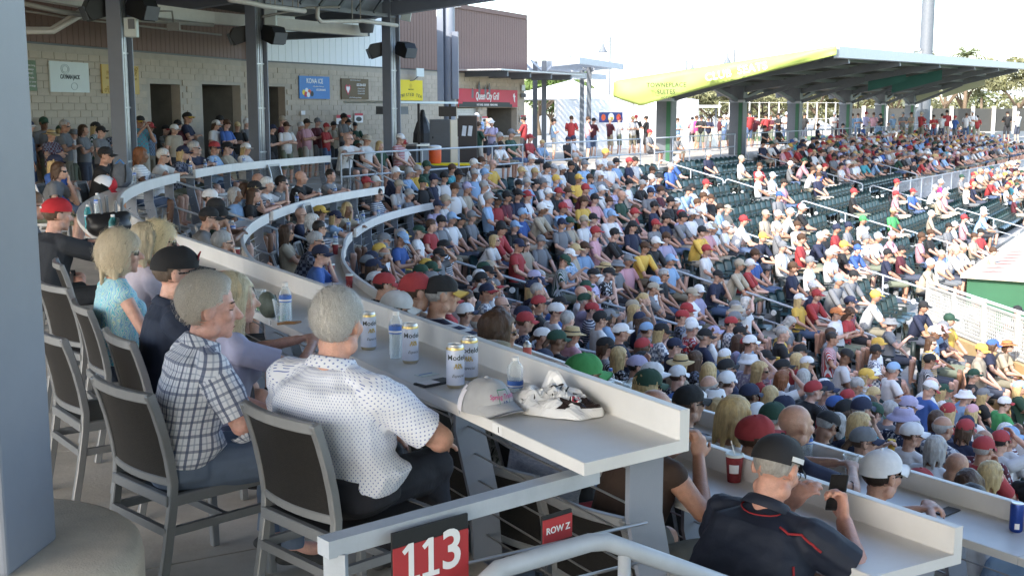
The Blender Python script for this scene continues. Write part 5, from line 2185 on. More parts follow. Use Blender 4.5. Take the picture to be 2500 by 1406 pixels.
def cap_parts(tilt=0.0):
    def shp(p, u):
        if p.z > .05 and p.y > .02:                           # taller front panel
            p = p + Vector((0, .006, .006))
        return p
    cr = lat_shell((0, -.010, .030), (.088, .110, .096), lambda p: p.z > .026 + .10 * max(0, -p.y - .02) * -1 + .0 and (p.z > .03 or p.y < .06), 32, 22, 0, 0, shp)
    cr.lathe([(0, .131), (.008, .130), (.009, .126), (.0, .122)], 8, c=(0, -.008, 0))
    me_c = mesh_of(cr, 'cap', M_cloth)
    bl = MB()
    nu, nv = 13, 6
    pts, low = [], []
    for j in range(nv):
        f = j / (nv - 1)
        for i in range(nu):
            a = (i / (nu - 1) - .5) * 2
            x = .078 * a * (1 - .10 * f)
            y0 = -.010 + .112 * math.sqrt(max(0, 1 - (x / .090) ** 2))
            L = .078 * (1 - .45 * a * a)
            z = .036 - .030 * (a * a) * (.5 + .5 * f) - .014 * f
            pts.append((x, y0 - .004 + L * f, z))
            low.append((x, y0 - .004 + L * f, z - .004))
    bl.grid(pts, nv, nu)
    bl.grid(low, nv, nu)
    for i in range(nu - 1):
        a = (nv - 1) * nu + i
        bl.f.append((a, a + 1, nv * nu + a + 1, nv * nu + a))
        bl.m.append(0)
    me_b = mesh_of(bl, 'bill', M_cloth)
    return me_c, me_b


CAP_C, CAP_B = cap_parts()


def hat_mesh(name, brim, crown_h, droop, m, seed):
    q = MB()
    prof = [(0, .03 + crown_h), (.05, .03 + crown_h), (.078, .028 + crown_h * .93), (.092, .03 + crown_h * .4), (.098, .034), (.12, .028), (.10 + brim * .6, .026 - droop * .3), (.098 + brim, .03 - droop), (.098 + brim, .026 - droop), (.1, .028)]
    n = 28
    vs, fs = [], []
    for r, z in prof:
        for k in range(n):
            a = 2 * PI * k / n
            wv = (.012 * math.sin(2 * a + seed) + .006 * math.sin(3 * a)) * max(0, (r - .1) / .1)
            vs.append((r * math.cos(a) * .93, r * math.sin(a) * 1.13 - .008, z + wv))
    for i in range(len(prof) - 1):
        for k in range(n):
            fs.append((i * n + k, i * n + (k + 1) % n, (i + 1) * n + (k + 1) % n, (i + 1) * n + k))
    q.add(vs, fs)
    return mesh_of(q, name, m)


HAT_WIDE = hat_mesh('hat', .075, .085, .012, M_straw, 1)
HAT_BUCKET = hat_mesh('hat', .05, .075, .028, M_cloth, 2)
bnd = MB()
bnd.lathe([(.0935, .040), (.0955, .055), (.0925, .064)], 28)
bnd.v = [(x * .94, y * 1.14 - .008, z) for x, y, z in bnd.v]
HAT_BAND = mesh_of(bnd, 'hat_band', M_black)
gl = MB()
for sgn in (-1, 1):
    pts = []
    for j in range(4):
        for i in range(6):
            a = (i / 5)
            x = sgn * (.010 + .055 * a)
            y = .098 - .028 * a * a - .004
            z = .016 - .034 * j / 3 * (1 - .25 * a)
            pts.append((x, y + .004 * math.sin(PI * j / 3), z))
    gl.grid(pts, 4, 6)
    gl.bar((sgn * .066, .066, .010), (sgn * .084, -.02, .008), .004, .007)
gl.bar((-.012, .094, .008), (.012, .094, .008), .004, .004)
GLASSES = mesh_of(gl, 'sunglasses', M_plastic, False)
for me_ in (GLASSES,):
    me_.polygons.foreach_set('use_smooth', [True] * len(me_.polygons))

COLR = {'w': ((.78, .78, .79), 'white'), 'k': ((.02, .02, .022), 'black'), 'n': ((.022, .03, .075), 'navy'), 'g': ((.21, .22, .24), 'grey'), 'r': ((.45, .025, .03), 'red'),
        'm': ((.12, .015, .03), 'maroon'), 'G': ((.02, .075, .045), 'dark green'), 'L': ((.04, .36, .09), 'bright green'), 'y': ((.78, .47, .02), 'yellow'), 'b': ((.26, .44, .70), 'light blue'),
        'B': ((.04, .13, .45), 'blue'), 'p': ((.70, .34, .40), 'pink'), 'P': ((.55, .03, .26), 'magenta'), 't': ((.44, .37, .27), 'tan'), 'o': ((.70, .20, .03), 'orange'),
        'u': ((.44, .40, .62), 'lavender'), 'T': ((.02, .32, .40), 'teal')}
SKINS = [((.56, .33, .24), ''), ((.50, .28, .20), ''), ((.44, .24, .16), ''), ((.60, .37, .29), ''), ((.22, .115, .07), '')]
HAIRC = {'b': ((.50, .36, .17), 'blonde'), 'g': ((.38, .37, .36), 'grey'), 'k': ((.022, .016, .012), 'dark'), 'd': ((.075, .038, .02), 'brown'), 'w': ((.62, .61, .58), 'white'), 'a': ((.22, .08, .03), 'auburn')}
for _k, (_c, _n) in list(COLR.items()):                       # all muted and dimmed so sunlit cloth clips less
    _l = .3 * _c[0] + .55 * _c[1] + .15 * _c[2]
    COLR[_k] = (tuple(.90 * (.84 * x + .16 * _l) for x in _c), _n)
POSES = {}


def pose_set(key, fine):
    k = (key, fine)
    if k in POSES:
        return POSES[k]
    d = {'lap': lambda: seated(-.03, 'lap', 0), 'lapL': lambda: seated(-.02, 'lap', 28), 'lapR': lambda: seated(.02, 'lap', -24, legs='out'), 'knees': lambda: seated(.24, 'knees', -6, 6),
         'face': lambda: seated(.10, 'face', 8), 'cross': lambda: seated(-.05, 'cross', 12), 'legs': lambda: seated(-.08, 'lap', -10, legs='cross'), 'up': lambda: seated(0, 'up', 14),
         'phone': lambda: seated(.05, 'phone', 0, -32), 'drink': lambda: seated(0, 'drink', 20), 'table': lambda: seated(.10, 'table', 6), 'tableL': lambda: seated(.13, 'table', 30), 'tableF': lambda: seated(.16, 'face', 10),
         'down': lambda: standing('down', 10), 'scross': lambda: standing('cross', -10), 'sdrink': lambda: standing('drink', 15), 'camera': lambda: standing('camera', 0)}[key]
    J = d()
    st = key in ('down', 'scross', 'sdrink', 'camera')
    fs = figure(J, .0095 if fine else .016, fine, bulk=1.06, belly=1.05, shorts=not st or key != 'camera', sit=not st, smooth=2 if fine else 1)
    fs['body'].materials.append(M_skin)
    fs['shirt'].materials.append(M_cloth2)
    fs['trousers'].materials.append(M_cloth)
    fs['shoes'].materials.append(M_cloth)
    POSES[k] = fs
    return fs


def kid(name, me, parent, col, M=None):
    o = link(name, me, parent)
    o.color = (*col, 1)
    if M is not None:
        o.matrix_basis = M
    return o


def headgear(root, Mh, hat, hair, crown_col=None, bill_col=None, rnd=random, shades=False):
    """hat: None or (type, colour letter)"""
    if hair:
        kid('hair', HAIR[hair[0]], root, HAIRC[hair[1]][0], Mh @ Matrix.Diagonal((.95, .95, .90, 1)) if hat else Mh)
    if hat:
        ty, c = hat
        col = COLR[c][0]
        Mt = Mh @ Matrix.Rotation(rnd.uniform(-.06, .10), 4, 'X')
        if ty == 'c':
            o = kid('cap', CAP_C, root, col, Mt)
            kid('bill', CAP_B, o, bill_col or col)
        elif ty == 's':
            o = kid('hat', HAT_WIDE, root, (.52, .38, .19) if c in 'ty' else col, Mt)
            kid('hat_band', HAT_BAND, o, (0, 0, 0))
        else:
            kid('hat', HAT_BUCKET, root, col, Mt)
    if shades:
        kid('sunglasses', GLASSES, root, (0, 0, 0), Mh)
# ================================================================== THE CROWD
# head position in the photo, headwear or hair, shirt colour; each is turned into a seat (row, s) in the stand
R7 = """225 120 hlb w;310 110 hlb k;400 90 kc w;375 160 gc w;465 150 yc g;430 160 hsk g;205 180 kc k;325 160 kc k;505 200 kc k;345 215 hld t;60 270 hsk r;130 260 kc m;200 250 kc n;505 50 wb w;560 55 hsk k;
600 80 wc w;655 40 gc b;755 40 wc w;870 45 kc b;960 50 rc n;1000 60 hsk w;760 120 wc g;690 120 hsd b;610 160 yc y;655 170 hsg n;720 240 wc w;680 245 wc g;820 230 hfg u;965 215 kc w;1005 215 hsg k;910 270 bd G;730 300 kc p;
655 300 hld y;450 330 rc b;390 380 wc g;330 360 kc g;420 360 hsg w;180 410 bc k;235 405 bc B;90 500 hsk r;300 480 wc t;360 490 gc g;270 540 hld t;560 430 Gc t;655 410 tc w;715 455 kc u;750 460 kc k;790 460 bc w;850 450 hbd p;
840 350 hsg b;780 380 hsd b;945 385 rc k;1010 340 hld r;925 430 tc w;990 420 hlb n;1140 370 kc n;1220 400 kc n;1180 240 hld m;1250 285 kc k;1290 280 wc k;1325 290 gc g;1325 225 kc b;1335 180 hlb k;1390 170 kc w;1420 200 kc k;
1490 200 rc w;1375 270 hld k;1475 300 hbd w;1520 250 hld k;1120 90 hld w;1170 120 kc n;1115 140 hsg b;1030 150 rc w;1070 130 kc w;1325 400 rc u;1395 385 wc w;1405 470 kc y;1545 450 tb w;1590 370 hsk b;1640 350 tb t;1630 410 wc w;
1690 420 rc w;1630 500 wc k;1690 490 hsg n;1665 520 wc u;1540 530 Gc r;1505 560 wb p;1440 570 wc T;1385 590 wb w;1500 660 rc w;1270 490 kc g;1225 500 wc n;1180 490 hbd B;1145 480 rc g;990 500 kc n;1090 560 wc k;1145 575 kc k;
1220 560 hld u;1255 640 bc b;530 540 nc b;605 550 ys t;610 590 gc G;660 590 hbd b;510 610 kc r;685 680 hsd r;740 645 rc p;800 610 ks k;810 560 hbg g;545 660 wc b;530 715 nc k;470 680 Gc G;800 710 ys w;960 690 gc p;965 640 nc r;
690 755 Gc k;760 770 kc k;960 790 Gc G;545 800 uc w;680 850 wc w;1020 640 hsd y;300 790 nc n;345 850 kc B;450 870 wc u;490 900 kc g;730 920 kc u;815 900 gb g;190 910 rc m;95 880 hld n;30 840 bd k;300 1010 hbw w;110 1070 bc g;
380 1020 rc k;450 1060 wc w;605 1000 bd w;530 1090 hsg w;700 1050 rc n;305 1110 rc n;385 1190 wc r;780 970 kc w;870 1000 tc w;940 960 kc u;1075 980 htd g;1075 920 tc g;1270 850 tc w;1190 830 hsg k;1400 930 tc w;1095 1070 nc g;
1140 1000 bc w;1190 1030 rc w;1260 1040 wc w;985 1090 wc b;900 1050 hsk u;805 1140 wc w;1010 1130 htb T;1150 1140 kc w;1250 1170 hsk u;1375 1080 wc w;1415 990 nc g;1520 1010 kc n;1600 1040 gc n;1580 1100 hsk w;1650 1120 gc g;
1430 1190 uc w;1475 1210 kc n;1610 1270 wc b;630 1270 ts p;640 1370 Lc k;820 1300 kc k;930 1240 wc n;1090 1280 rc k;1300 1310 nc n;1060 1370 kc k;1800 1380 wc w;1905 1320 kc p;1700 1240 kc k;1815 1200 Gc b;1900 1240 tb y;
1410 1360 hld k;1510 930 oc k;1450 740 wc u;1490 830 wc g;1430 820 hsg u;1730 700 wb r;1650 800 tb t;1730 960 gc g;1770 990 hbw w"""
R6 = """830 60 wc g;915 70 hlw w;965 40 tb b;1080 50 hsg b;1140 90 Gc w;1200 90 hsg y;1260 60 Gc G;960 120 Gc k;1065 130 hld w;1030 170 kc b;1085 180 tc w;1230 140 Gc k;1275 150 tc w;1320 100 nc k;1380 30 hld T;1430 20 kc k;
1530 60 hfw w;1640 90 hld w;1715 10 bd y;1660 180 hsg w;1480 120 kc g;1380 180 kc w;1455 200 hld w;1540 230 uc t;1150 300 hbg g;1255 310 hlw r;1310 270 nc n;1400 260 tb w;1335 370 nc u;1400 340 wc w;1490 340 kc p;1575 390 gc g;
945 390 wc p;1000 390 wc n;905 430 hbd g;1080 370 hbb n;855 470 rc k;1125 480 yc y;1195 480 Gc w;1280 430 hsd r;1215 430 gc G;1440 480 bc w;1500 430 kc k;1570 460 kc B;1515 490 kc w;1410 540 kc k;1690 270 hsg b;1740 270 hsk r;
1815 265 kc m;1890 260 kc n;1910 130 hlw w;1890 180 kc k;1700 390 hld k;1755 460 wc k;1860 420 bc k;1915 410 bc B;1790 510 hsk r;1705 530 kc r;880 540 gc k;815 560 nc g;860 610 hsg k;780 620 hbb k;850 680 rc k;1070 590 hsg k;
1150 610 wb t;1125 670 ts w;895 750 nc k;1390 660 Gc G;1360 640 kc g;1440 750 rc w;1370 720 hsd t;1435 800 bc r;1245 790 Gc k;1270 840 Gc G;1160 760 nc w;1620 680 kc k;1710 790 tb t;1740 840 bd k;1660 720 kc w;1880 650 nc r;
1630 600 hbb w;940 850 rc k;1100 850 kc k;1340 880 hbw w;930 960 wc m;1125 960 rc m;1490 860 rc r;1570 860 wc b;1690 940 nc w;1590 950 nc w;1455 960 rc r;1365 950 kc n;1680 1140 hld k"""
R5 = """190 100 nc r;410 160 ts t;450 200 wc n;490 310 kc k;590 210 hlb t;740 190 kc n;850 110 wb u;860 190 wc g;1010 210 hba w;990 330 hlb w;855 310 nc b;1110 320 rc k;1150 200 hlg g;1070 160 kc w;1280 110 hsk r;1400 100 kc w;1360 350 nc n;
1455 300 rc k;1490 240 hsg g;1540 130 kc w;1600 110 kc B;1720 230 bc w;1830 210 hfw w;1900 140 kc k;1940 190 hld y;1590 310 htb k;1560 400 bc n;1630 380 hld b;1690 150 gb g;1840 310 wc w;1930 310 wc B;2040 320 Gc w;2080 220 wb w;
2190 250 Gc k;2310 260 os t;2290 200 gc k;2470 200 bc G;2390 370 wc L;2180 400 pc w;2090 420 gc g;1790 420 uc n;1780 520 ub n;2030 480 rc r;2100 520 nc n;1930 530 hbd n;2280 480 rc k;2360 560 hbw m;2280 640 hfg m;2420 610 bc w;
1940 700 hbg w;1820 590 wc w;2060 790 bd k;2380 820 hbb k;2450 870 hbd k;1590 630 gc w;1530 570 hbb n;670 430 hbb w;840 500 rc k;1110 450 bd n;1250 440 kc n;1250 530 kc k;1310 300 wc w;130 165 Gc k"""
R8 = """165 85 hsd r;165 125 wc w;255 130 wc w;335 140 hsk p;490 80 hld w;575 95 tc B;615 90 rc n;570 150 hsd n;215 370 tc t;245 365 wc w;195 425 rc k;330 420 wc w;430 420 hbd w;450 390 rc w;440 495 rc k;305 500 hsg g;630 490 tc k;
700 490 nc r;780 490 nc g;815 270 rc k;880 395 Lb w;1085 355 ts L;1100 310 rc p;1215 270 rc B;1330 200 hsg w;1400 270 wc t;1440 250 wc p;1410 165 wc P;1585 240 wb w;1345 435 wc t;1470 435 hsk g;1510 425 wc w;1575 380 rc p;
1660 350 wc b;1700 410 wb b;795 550 Bc B;845 530 hsk b;930 530 wb w;1025 575 pc p;1150 580 kc m;690 590 wb w;755 570 yb k;530 620 wc n;460 650 hsd r;700 660 Lc T;655 710 hsg w;900 640 gc w;1050 680 kc n;760 770 kc g;330 700 gc w;
410 700 hld n;520 790 gc w;460 870 wc y;450 930 tc w;650 930 bc g;730 980 oc w;620 1020 Gc w;440 990 hld t;540 1140 wc n;900 890 yc w;1275 870 wc t;1230 1090 kc n;1390 1090 wc b;1455 1150 gc n;1340 1210 wc p;1420 1250 pc n;
1660 960 wc w;1640 1070 hsk w;1700 1150 yc t;1870 1080 wc w;1950 1010 kc k;1690 1290 kc L;1750 1270 Bc n;1740 1350 nc w;1280 620 hld p;1340 610 hld k;1420 670 tc w;1460 680 tc w;1360 560 nc n;1490 560 tc b;1520 540 tc w;1640 590 hld t;
1680 590 hsk r;1780 550 htd t;790 1200 nc r;950 1200 hld t;270 1110 hlb n;490 1210 rc r;410 1190 kc k;590 1240 kc k;345 1290 hlg g;500 1290 wc k;220 1240 tb y;130 1190 Gc b;430 1370 hld k;600 1370 hsk k;740 1350 hld r;960 1370 kc w;
1290 1370 nc n;1380 1370 hbg g;1470 1340 Gc y"""
ANN = []
for txt, ox, oy, sc_ in ((R7, 1200, 400, 2.811), (R6, 600, 400, 2.811), (R5, 1500, 850, 2.5), (R8, 1800, 400, 2.811)):
    for ent in txt.replace('\n', '').split(';'):
        x, y, h, c = ent.split()
        ANN.append((ox + float(x) / sc_, oy + float(y) / sc_, h, c))
TYPES = {'s': 'short', 'f': 'fringe', 'l': 'long', 'b': 'bob', 't': 'tail'}
ORD = ['first', 'second', 'third', 'fourth', 'fifth', 'sixth', 'seventh', 'eighth', 'ninth', 'tenth', 'eleventh', 'twelfth', 'thirteenth', 'fourteenth', 'fifteenth', 'sixteenth', 'seventeenth', 'eighteenth', 'nineteenth', 'twentieth']
rnd = random.Random(5)


def decode(h):
    """(hat, hair)"""
    if h == 'bd':
        return None, None
    if h[0] == 'h' and len(h) == 3:
        return None, (TYPES[h[1]], h[2])
    hair = rnd.choice([('short', 'k'), ('short', 'd'), ('short', 'g'), ('fringe', 'g'), ('short', 'k'), ('short', 'd'), ('tail', 'd'), ('long', 'b'), ('bob', 'd')])
    return (h[1], h[0]), hair


def project(p):
    p = Vector(p) - Vector((0, 0, CAM_H))
    c, s = math.cos(PITCH), math.sin(PITCH)
    d = p.y * c - p.z * s
    return CX + FPX * p.x / d, CY - FPX * (p.y * s + p.z * c) / d, d


HEAD_Z = 1.21
PEOPLE = []        # dict(pos, rz, hat, hair, shirt, kind, place, u, d)


def row_place(u, v):
    """seat under a head seen at (u, v): walk down the ray to the head height of the rows"""
    d = ray(u, v)
    t = 3.0
    while t < 130:
        x, y, z = d.x * t, d.y * t, CAM_H + d.z * t
        o, s = offs(x, y)
        if o > row_off(3 if s < 8.4 else 0) - .1:
            if z < bowl_floor(o, s) + HEAD_Z - .02:
                k = max(3 if s < 8.4 else 0, min(16, round((o - ROW0 - .44) / ROWT)))
                zz = row_z(k, s) + HEAD_Z
                # slide along the viewing azimuth to the exact row
                oo = row_off(k) + .42
                best = None
                for q in range(-60, 61):
                    tt = t + q * .05
                    px, py = d.x * tt, d.y * tt
                    o2, s2 = offs(px, py)
                    e = abs(o2 - oo)
                    if best is None or e < best[0]:
                        best = (e, s2)
                return k, best[1]
        t += .06
    return None


taken = []
TIER = []
HERO_SKIP = [(1942, 1035)]
for u, v, h, c in ANN:
    py = at(u, v, TY + HEAD_Z)
    o, s = offs(py.x, py.y)
    if (o < .90 or (u, v) == (600 + 1365 / 2.811, 400 + 950 / 2.811)) and s < -1.3 and u < 1450:
        TIER.append((u, v, h, c, TY, 'table'))
        continue
    px = at(u, v, TX + HEAD_Z)
    o, s = offs(px.x, px.y)
    if o < 2.36 and s < 1.2 and u < 2000:
        TIER.append((u, v, h, c, TX, 'table'))
        continue
    if o < 2.5 and 1.2 <= s < 8.4:
        TIER.append((u, v, h, c, TX, 'table'))
        continue
    r = row_place(u, v)
    if r:
        k, s = r
        oo = row_off(k) + .44
        if any(q[0] == k and abs(q[1] - s) * max(.25, (AR - oo) / AR if abs(s) < AR * A30 else 1) < .36 for q in taken):
            continue
        taken.append((k, s))
        hat, hair = decode(h)
        PEOPLE.append(dict(pos=P(oo - .04, s, row_z(k, s)), rz=rotz_of(nrm(s)), hat=hat, hair=hair, shirt=c, k=k, s=s, kind='row', ann=True))
print('annotated', len(PEOPLE), 'tier', len(TIER))


def sect_name(s):
    for lim, nm in ((-13.2, 'near the camera'), (-8.2, 'by the nearest aisle'), (-3.7, 'by the second aisle'), (4.2, 'in mid curve'), (10, 'below back counters'),
                    (16.4, 'below orange cooler'), (24.9, 'below white tent'), (34.2, 'below lime banner'), (43.5, 'below far column'), (53, 'under far canopy'), (999, 'at far right')):
        if s < lim:
            return nm


def fill_prob(k, s, p):
    if s < 4.2:
        return .93 if k < 12 else .75
    if s < 10:
        return .86 if k < 7 else .55
    if s < 16.4:
        return .50 if k < 4 else (.36 if k < 6 else .10)
    if s < 24.9:
        return .14 if k < 3 else .02
    if s < 34.2:
        return .10 if k < 2 else .015
    if s < 43.5:
        return .78 if k < 4 else (.40 if k < 5 else .04)
    return .9 if k < 6 else .72


CAPS = 'kkknnnwwwwwrrrrggbGGtuyB'
SHIRTS = 'wwwwwwkkkknnnggggrrbbbbuptmGBT'
free_seats = []
for k, s, p, rz in SEATS:
    o = row_off(k) + .44
    sc_ = max(.25, (AR - o) / AR if abs(s) < AR * A30 else 1)
    if any(q[0] == k and abs(q[1] - s) * sc_ < .33 for q in taken):
        continue
    # pockets of empty seats stay empty, as in the photo
    pk = noise.noise(Vector((s * .35, k * .5, 3.7)))
    if rnd.random() < fill_prob(k, s, p) * (1.15 if pk > -.15 else .35):
        hat = hair = None
        x = rnd.random()
        if x < .60:
            hat, hair = decode(rnd.choice(CAPS) + 'c')
        elif x < .72:
            hat, hair = decode(rnd.choice(['wb', 'tb', 'ts', 'ys', 'gb']))
        else:
            hair = rnd.choice([('short', 'k'), ('short', 'd'), ('short', 'g'), ('long', 'b'), ('long', 'd'), ('bob', 'b'), ('bob', 'w'), ('fringe', 'g'), ('tail', 'd'), ('bob', 'g')])
        PEOPLE.append(dict(pos=p - nrm(s) * .04, rz=rz, hat=hat, hair=hair, shirt=rnd.choice(SHIRTS), k=k, s=s, kind='row', ann=False))
    else:
        free_seats.append((k, s, p, rz))

# people at the counters, on the concourse and in the queue: (head u, v, head, shirt, floor, pose, facing)
for u, v, h, c, fl, pose in TIER:
    hat, hair = decode(h)
    p = at(u, v, fl + HEAD_Z)
    o, s = offs(p.x, p.y)
    PEOPLE.append(dict(pos=Vector((p.x, p.y, fl)) - nrm(s) * .06, rz=rotz_of(nrm(s)), hat=hat, hair=hair, shirt=c, kind='Y' if fl == TY else 'X', s=s, k=-1, pose=pose, ann=True))
SIT = """405 380 hsw w Z;437 385 hba w Z;485 370 hsg n Z;515 375 nc n Z;535 370 hsg n Z;565 362 kc t Z;590 365 rc b Z;602 358 wc w Z;245 410 kc k Z@18.3;150 412 nc B Z@17.8;112 428 hbd g Z@16.2;845 342 bd w Z;885 357 hbd k Z;896 346 tb w Z;930 352 hlb G Z;
977 346 wc r Z;994 352 rc w Z;465 535 kc g Y;495 530 kc G Y;517 522 kc g Y;514 585 hsg n Y;540 508 hfg b Y;573 500 hbb n Y;598 488 wc w Y;607 468 hbg b Y;630 462 kc n Y;647 455 hsw w Y;664 466 hld k Y;690 462 hbd b Y;700 455 bd w Y;755 452 hsk g Y;
735 590 hsg n X;720 560 hld t X;763 622 nc B X;773 556 hsk n X;752 530 bd n X;772 540 hbw k X;787 517 yc w X;803 522 nc b X;838 512 hlb t X;925 480 hsk n X;868 440 bd k Y;830 428 hsk g Y;
1215 360 hsk w Z;1225 340 hsg g Z;1253 335 gc G Z;1298 345 rc r Z;1316 350 hsb b Z;1390 342 nc k Z;1404 340 nc w Z;1590 330 rc g Z;1650 350 hsg g Z;1870 318 hsk k Z;1905 316 hsd k Z;2000 312 hsk n Z;2060 310 hsk m Z;2110 312 nc B Z;2140 305 hsk b Z;2170 306 hsg w Z;2200 305 rc p Z;2215 300 hsk w Z;2260 296 rc r Z;2295 298 hsk w Z"""
for ent in SIT.replace('\n', '').split(';'):
    u, v, h, c, tr_ = ent.split()
    u, v = float(u), float(v)
    dd = None
    if '@' in tr_:
        tr_, dd = tr_.split('@')
    fl = {'Z': TZ, 'Y': TY, 'X': TX}[tr_]
    p = atd(u, v, float(dd)) if dd else at(u, v, fl + HEAD_Z)
    if p.y > 70:
        p = atd(u, v, 70)
    o, s = offs(p.x, p.y)
    omax = {'Z': OZ(s) - .52, 'Y': OY(s) - .46, 'X': OX(s) - .46}[tr_]
    if o > omax and s < 9:
        p = p - nrm(s) * (o - omax)
    hat, hair = decode(h)
    scl = 1.0
    if tr_ == 'Z' and u > 820:
        # behind the pipe railing: slide along the viewing azimuth to just behind it
        dr = ray(u, v)
        tt = min(np.arange(15, 90, .1), key=lambda t_: abs(offs(dr.x * t_, dr.y * t_)[0] + .62))
        p = Vector((dr.x * tt, dr.y * tt, CAM_H + dr.z * tt))
        o, s = offs(p.x, p.y)
        scl = max(.78, min(1.04, p.z / HEAD_Z))
    PEOPLE.append(dict(pos=Vector((p.x, p.y, fl)), rz=rotz_of(nrm(s)), hat=hat, hair=hair, shirt=c, kind='sit' + tr_, s=s, k=-1, scale=scl, pose=rnd.choice(['table', 'tableF', 'lap', 'tableL', 'cross']) if s < 9 else 'lap', ann=True))
STAND = """70 322 nc b;122 304 Gc g;146 324 Gc k;158 318 hsg g;128 332 ts m;187 344 gb w;205 315 hbd g;235 303 kc G;248 328 kc g;282 318 hsk k;338 300 kc T;357 308 rc b;410 322 kc G;425 318 wc t;455 330 hba k;465 300 kc n;446 308 kc m;519 304 wc w;538 304 kc n;
555 318 hsd B;580 318 ts k;603 306 wc g;667 326 nc k;700 322 hld w;691 303 tc m;734 310 wc p;750 318 hsk p;776 320 gc m;797 313 rc r;815 314 kc t;840 298 kc g;850 318 kc k;867 313 kc G;1164 296 wc b;1191 304 bd k;1198 300 hfw w;1168 326 hld G;1200 322 wc u;
1278 300 hsk r;1352 299 hsk b;1395 318 hbd r;1436 304 htd p;1450 297 kc m;1490 300 ts m;1512 299 rc w;1545 300 hlb w;1553 291 rc k;1577 300 hsk k;1655 302 htd b;1690 296 kc p;1700 318 hld P;1758 291 hsk m;1768 294 hsg b;1778 292 wc w;1830 281 ks r;1845 289 kc m;
1870 286 hsk r;1882 292 hsd m;1900 285 hsk k;1920 286 wc w;1945 285 ks t;1965 286 hsk k;2038 281 wc w;2045 291 kc m;2115 277 rc u;2133 285 hld p;2150 286 hsk k;2180 284 bc b;2250 283 tc r;2280 290 hsk r;2300 283 hsk w;2312 276 hsk r;2332 296 rc B;2360 285 hld w;2375 274 wc w;2386 300 hsk r;
2095 285 hld b;2080 288 hld b;2205 283 gc g;2225 284 hsd t;1730 300 kc n;1712 296 hsk k;2460 280 hsk k;2485 278 wc w"""
for ent in STAND.replace('\n', '').split(';'):
    u, v, h, c = ent.split()
    u, v = float(u), float(v)
    if u < 900:
        a = wall_at(u)[0].y
        d = a - rnd.choice([.55, .9, 1.3, 1.9]) - (2.4 if u in (248, 667, 700) else 0)
        if 455 <= u <= 610:
            d -= .5
    elif u < 1215:
        d = {1164: 42, 1191: 43, 1198: 42.4, 1168: 36, 1200: 41}[int(u)]
    else:
        d = {1278: 44, 1352: 46}.get(int(u), 0) or min(74, max(46, 46 + (u - 1380) * .033 + rnd.uniform(0, 3)))
    p = atd(u, v, d)
    st = (p.z) / 1.64
    st = max(.9, min(1.06, st))
    o, s = offs(p.x, p.y)
    face = rotz_of(nrm(s)) + rnd.uniform(-.5, .5)
    if u > 1100:
        face = rnd.uniform(-PI, PI)
    hat, hair = decode(h)
    PEOPLE.append(dict(pos=Vector((p.x, p.y, 0)), rz=face, hat=hat, hair=hair, shirt=c, kind='stand', s=s, k=-1, pose='camera' if u == 338 else rnd.choice(['down', 'scross', 'sdrink', 'scross']), scale=st, ann=True))

# ------------------------------------------------------------------ choose the 300 that show largest
for q in PEOPLE:
    hz = q['pos'] + Vector((0, 0, 1.2 if q['kind'] != 'stand' else 1.6))
    q['u'], q['v'], q['d'] = project(hz)
vis = [q for q in PEOPLE if -30 < q['u'] < 2530 and -50 < q['v'] < 1450 and q['d'] > 2]
vis.sort(key=lambda q: q['d'] * (.8 if q['kind'].startswith('sit') or q['kind'] == 'stand' else 1.0))
NEAR_N = 300 - 16
near, far = vis[:NEAR_N], vis[NEAR_N:]
print('people', len(PEOPLE), 'visible', len(vis), 'farthest individual', near[-1]['d'])
HAIRW = {'short': 'short {} hair', 'fringe': 'thin {} hair', 'long': 'long {} hair', 'bob': 'bobbed {} hair', 'tail': '{} ponytail'}


def head_words(q):
    if q['hat']:
        ty, c = q['hat']
        nm = COLR[c][1]
        return {'c': f'{nm} cap', 's': 'straw hat' if c in 'ty' else f'{nm} brimmed hat', 'b': f'{nm} sun hat'}[ty]
    if q['hair']:
        return HAIRW[q['hair'][0]].format(HAIRC[q['hair'][1]][1])
    return 'bald head'


def place_words(q):
    k = q['kind']
    if k == 'row':
        n = q['k'] - (3 if q['s'] < 8.4 else 0)
        return f'{ORD[n]} row {sect_name(q["s"])}'
    if k == 'stand':
        if q['u'] < 900:
            return 'standing before block wall'
        return 'standing near grill window' if q['u'] < 1290 else 'standing beyond the railing'
    tier = {'Y': 'at the middle counter', 'X': 'at the lowest counter', 'sitZ': 'at topmost back counter' if q['s'] < 8 else 'seated behind railing', 'sitY': 'at middle back counter', 'sitX': 'at lowest back counter'}[k]
    return tier




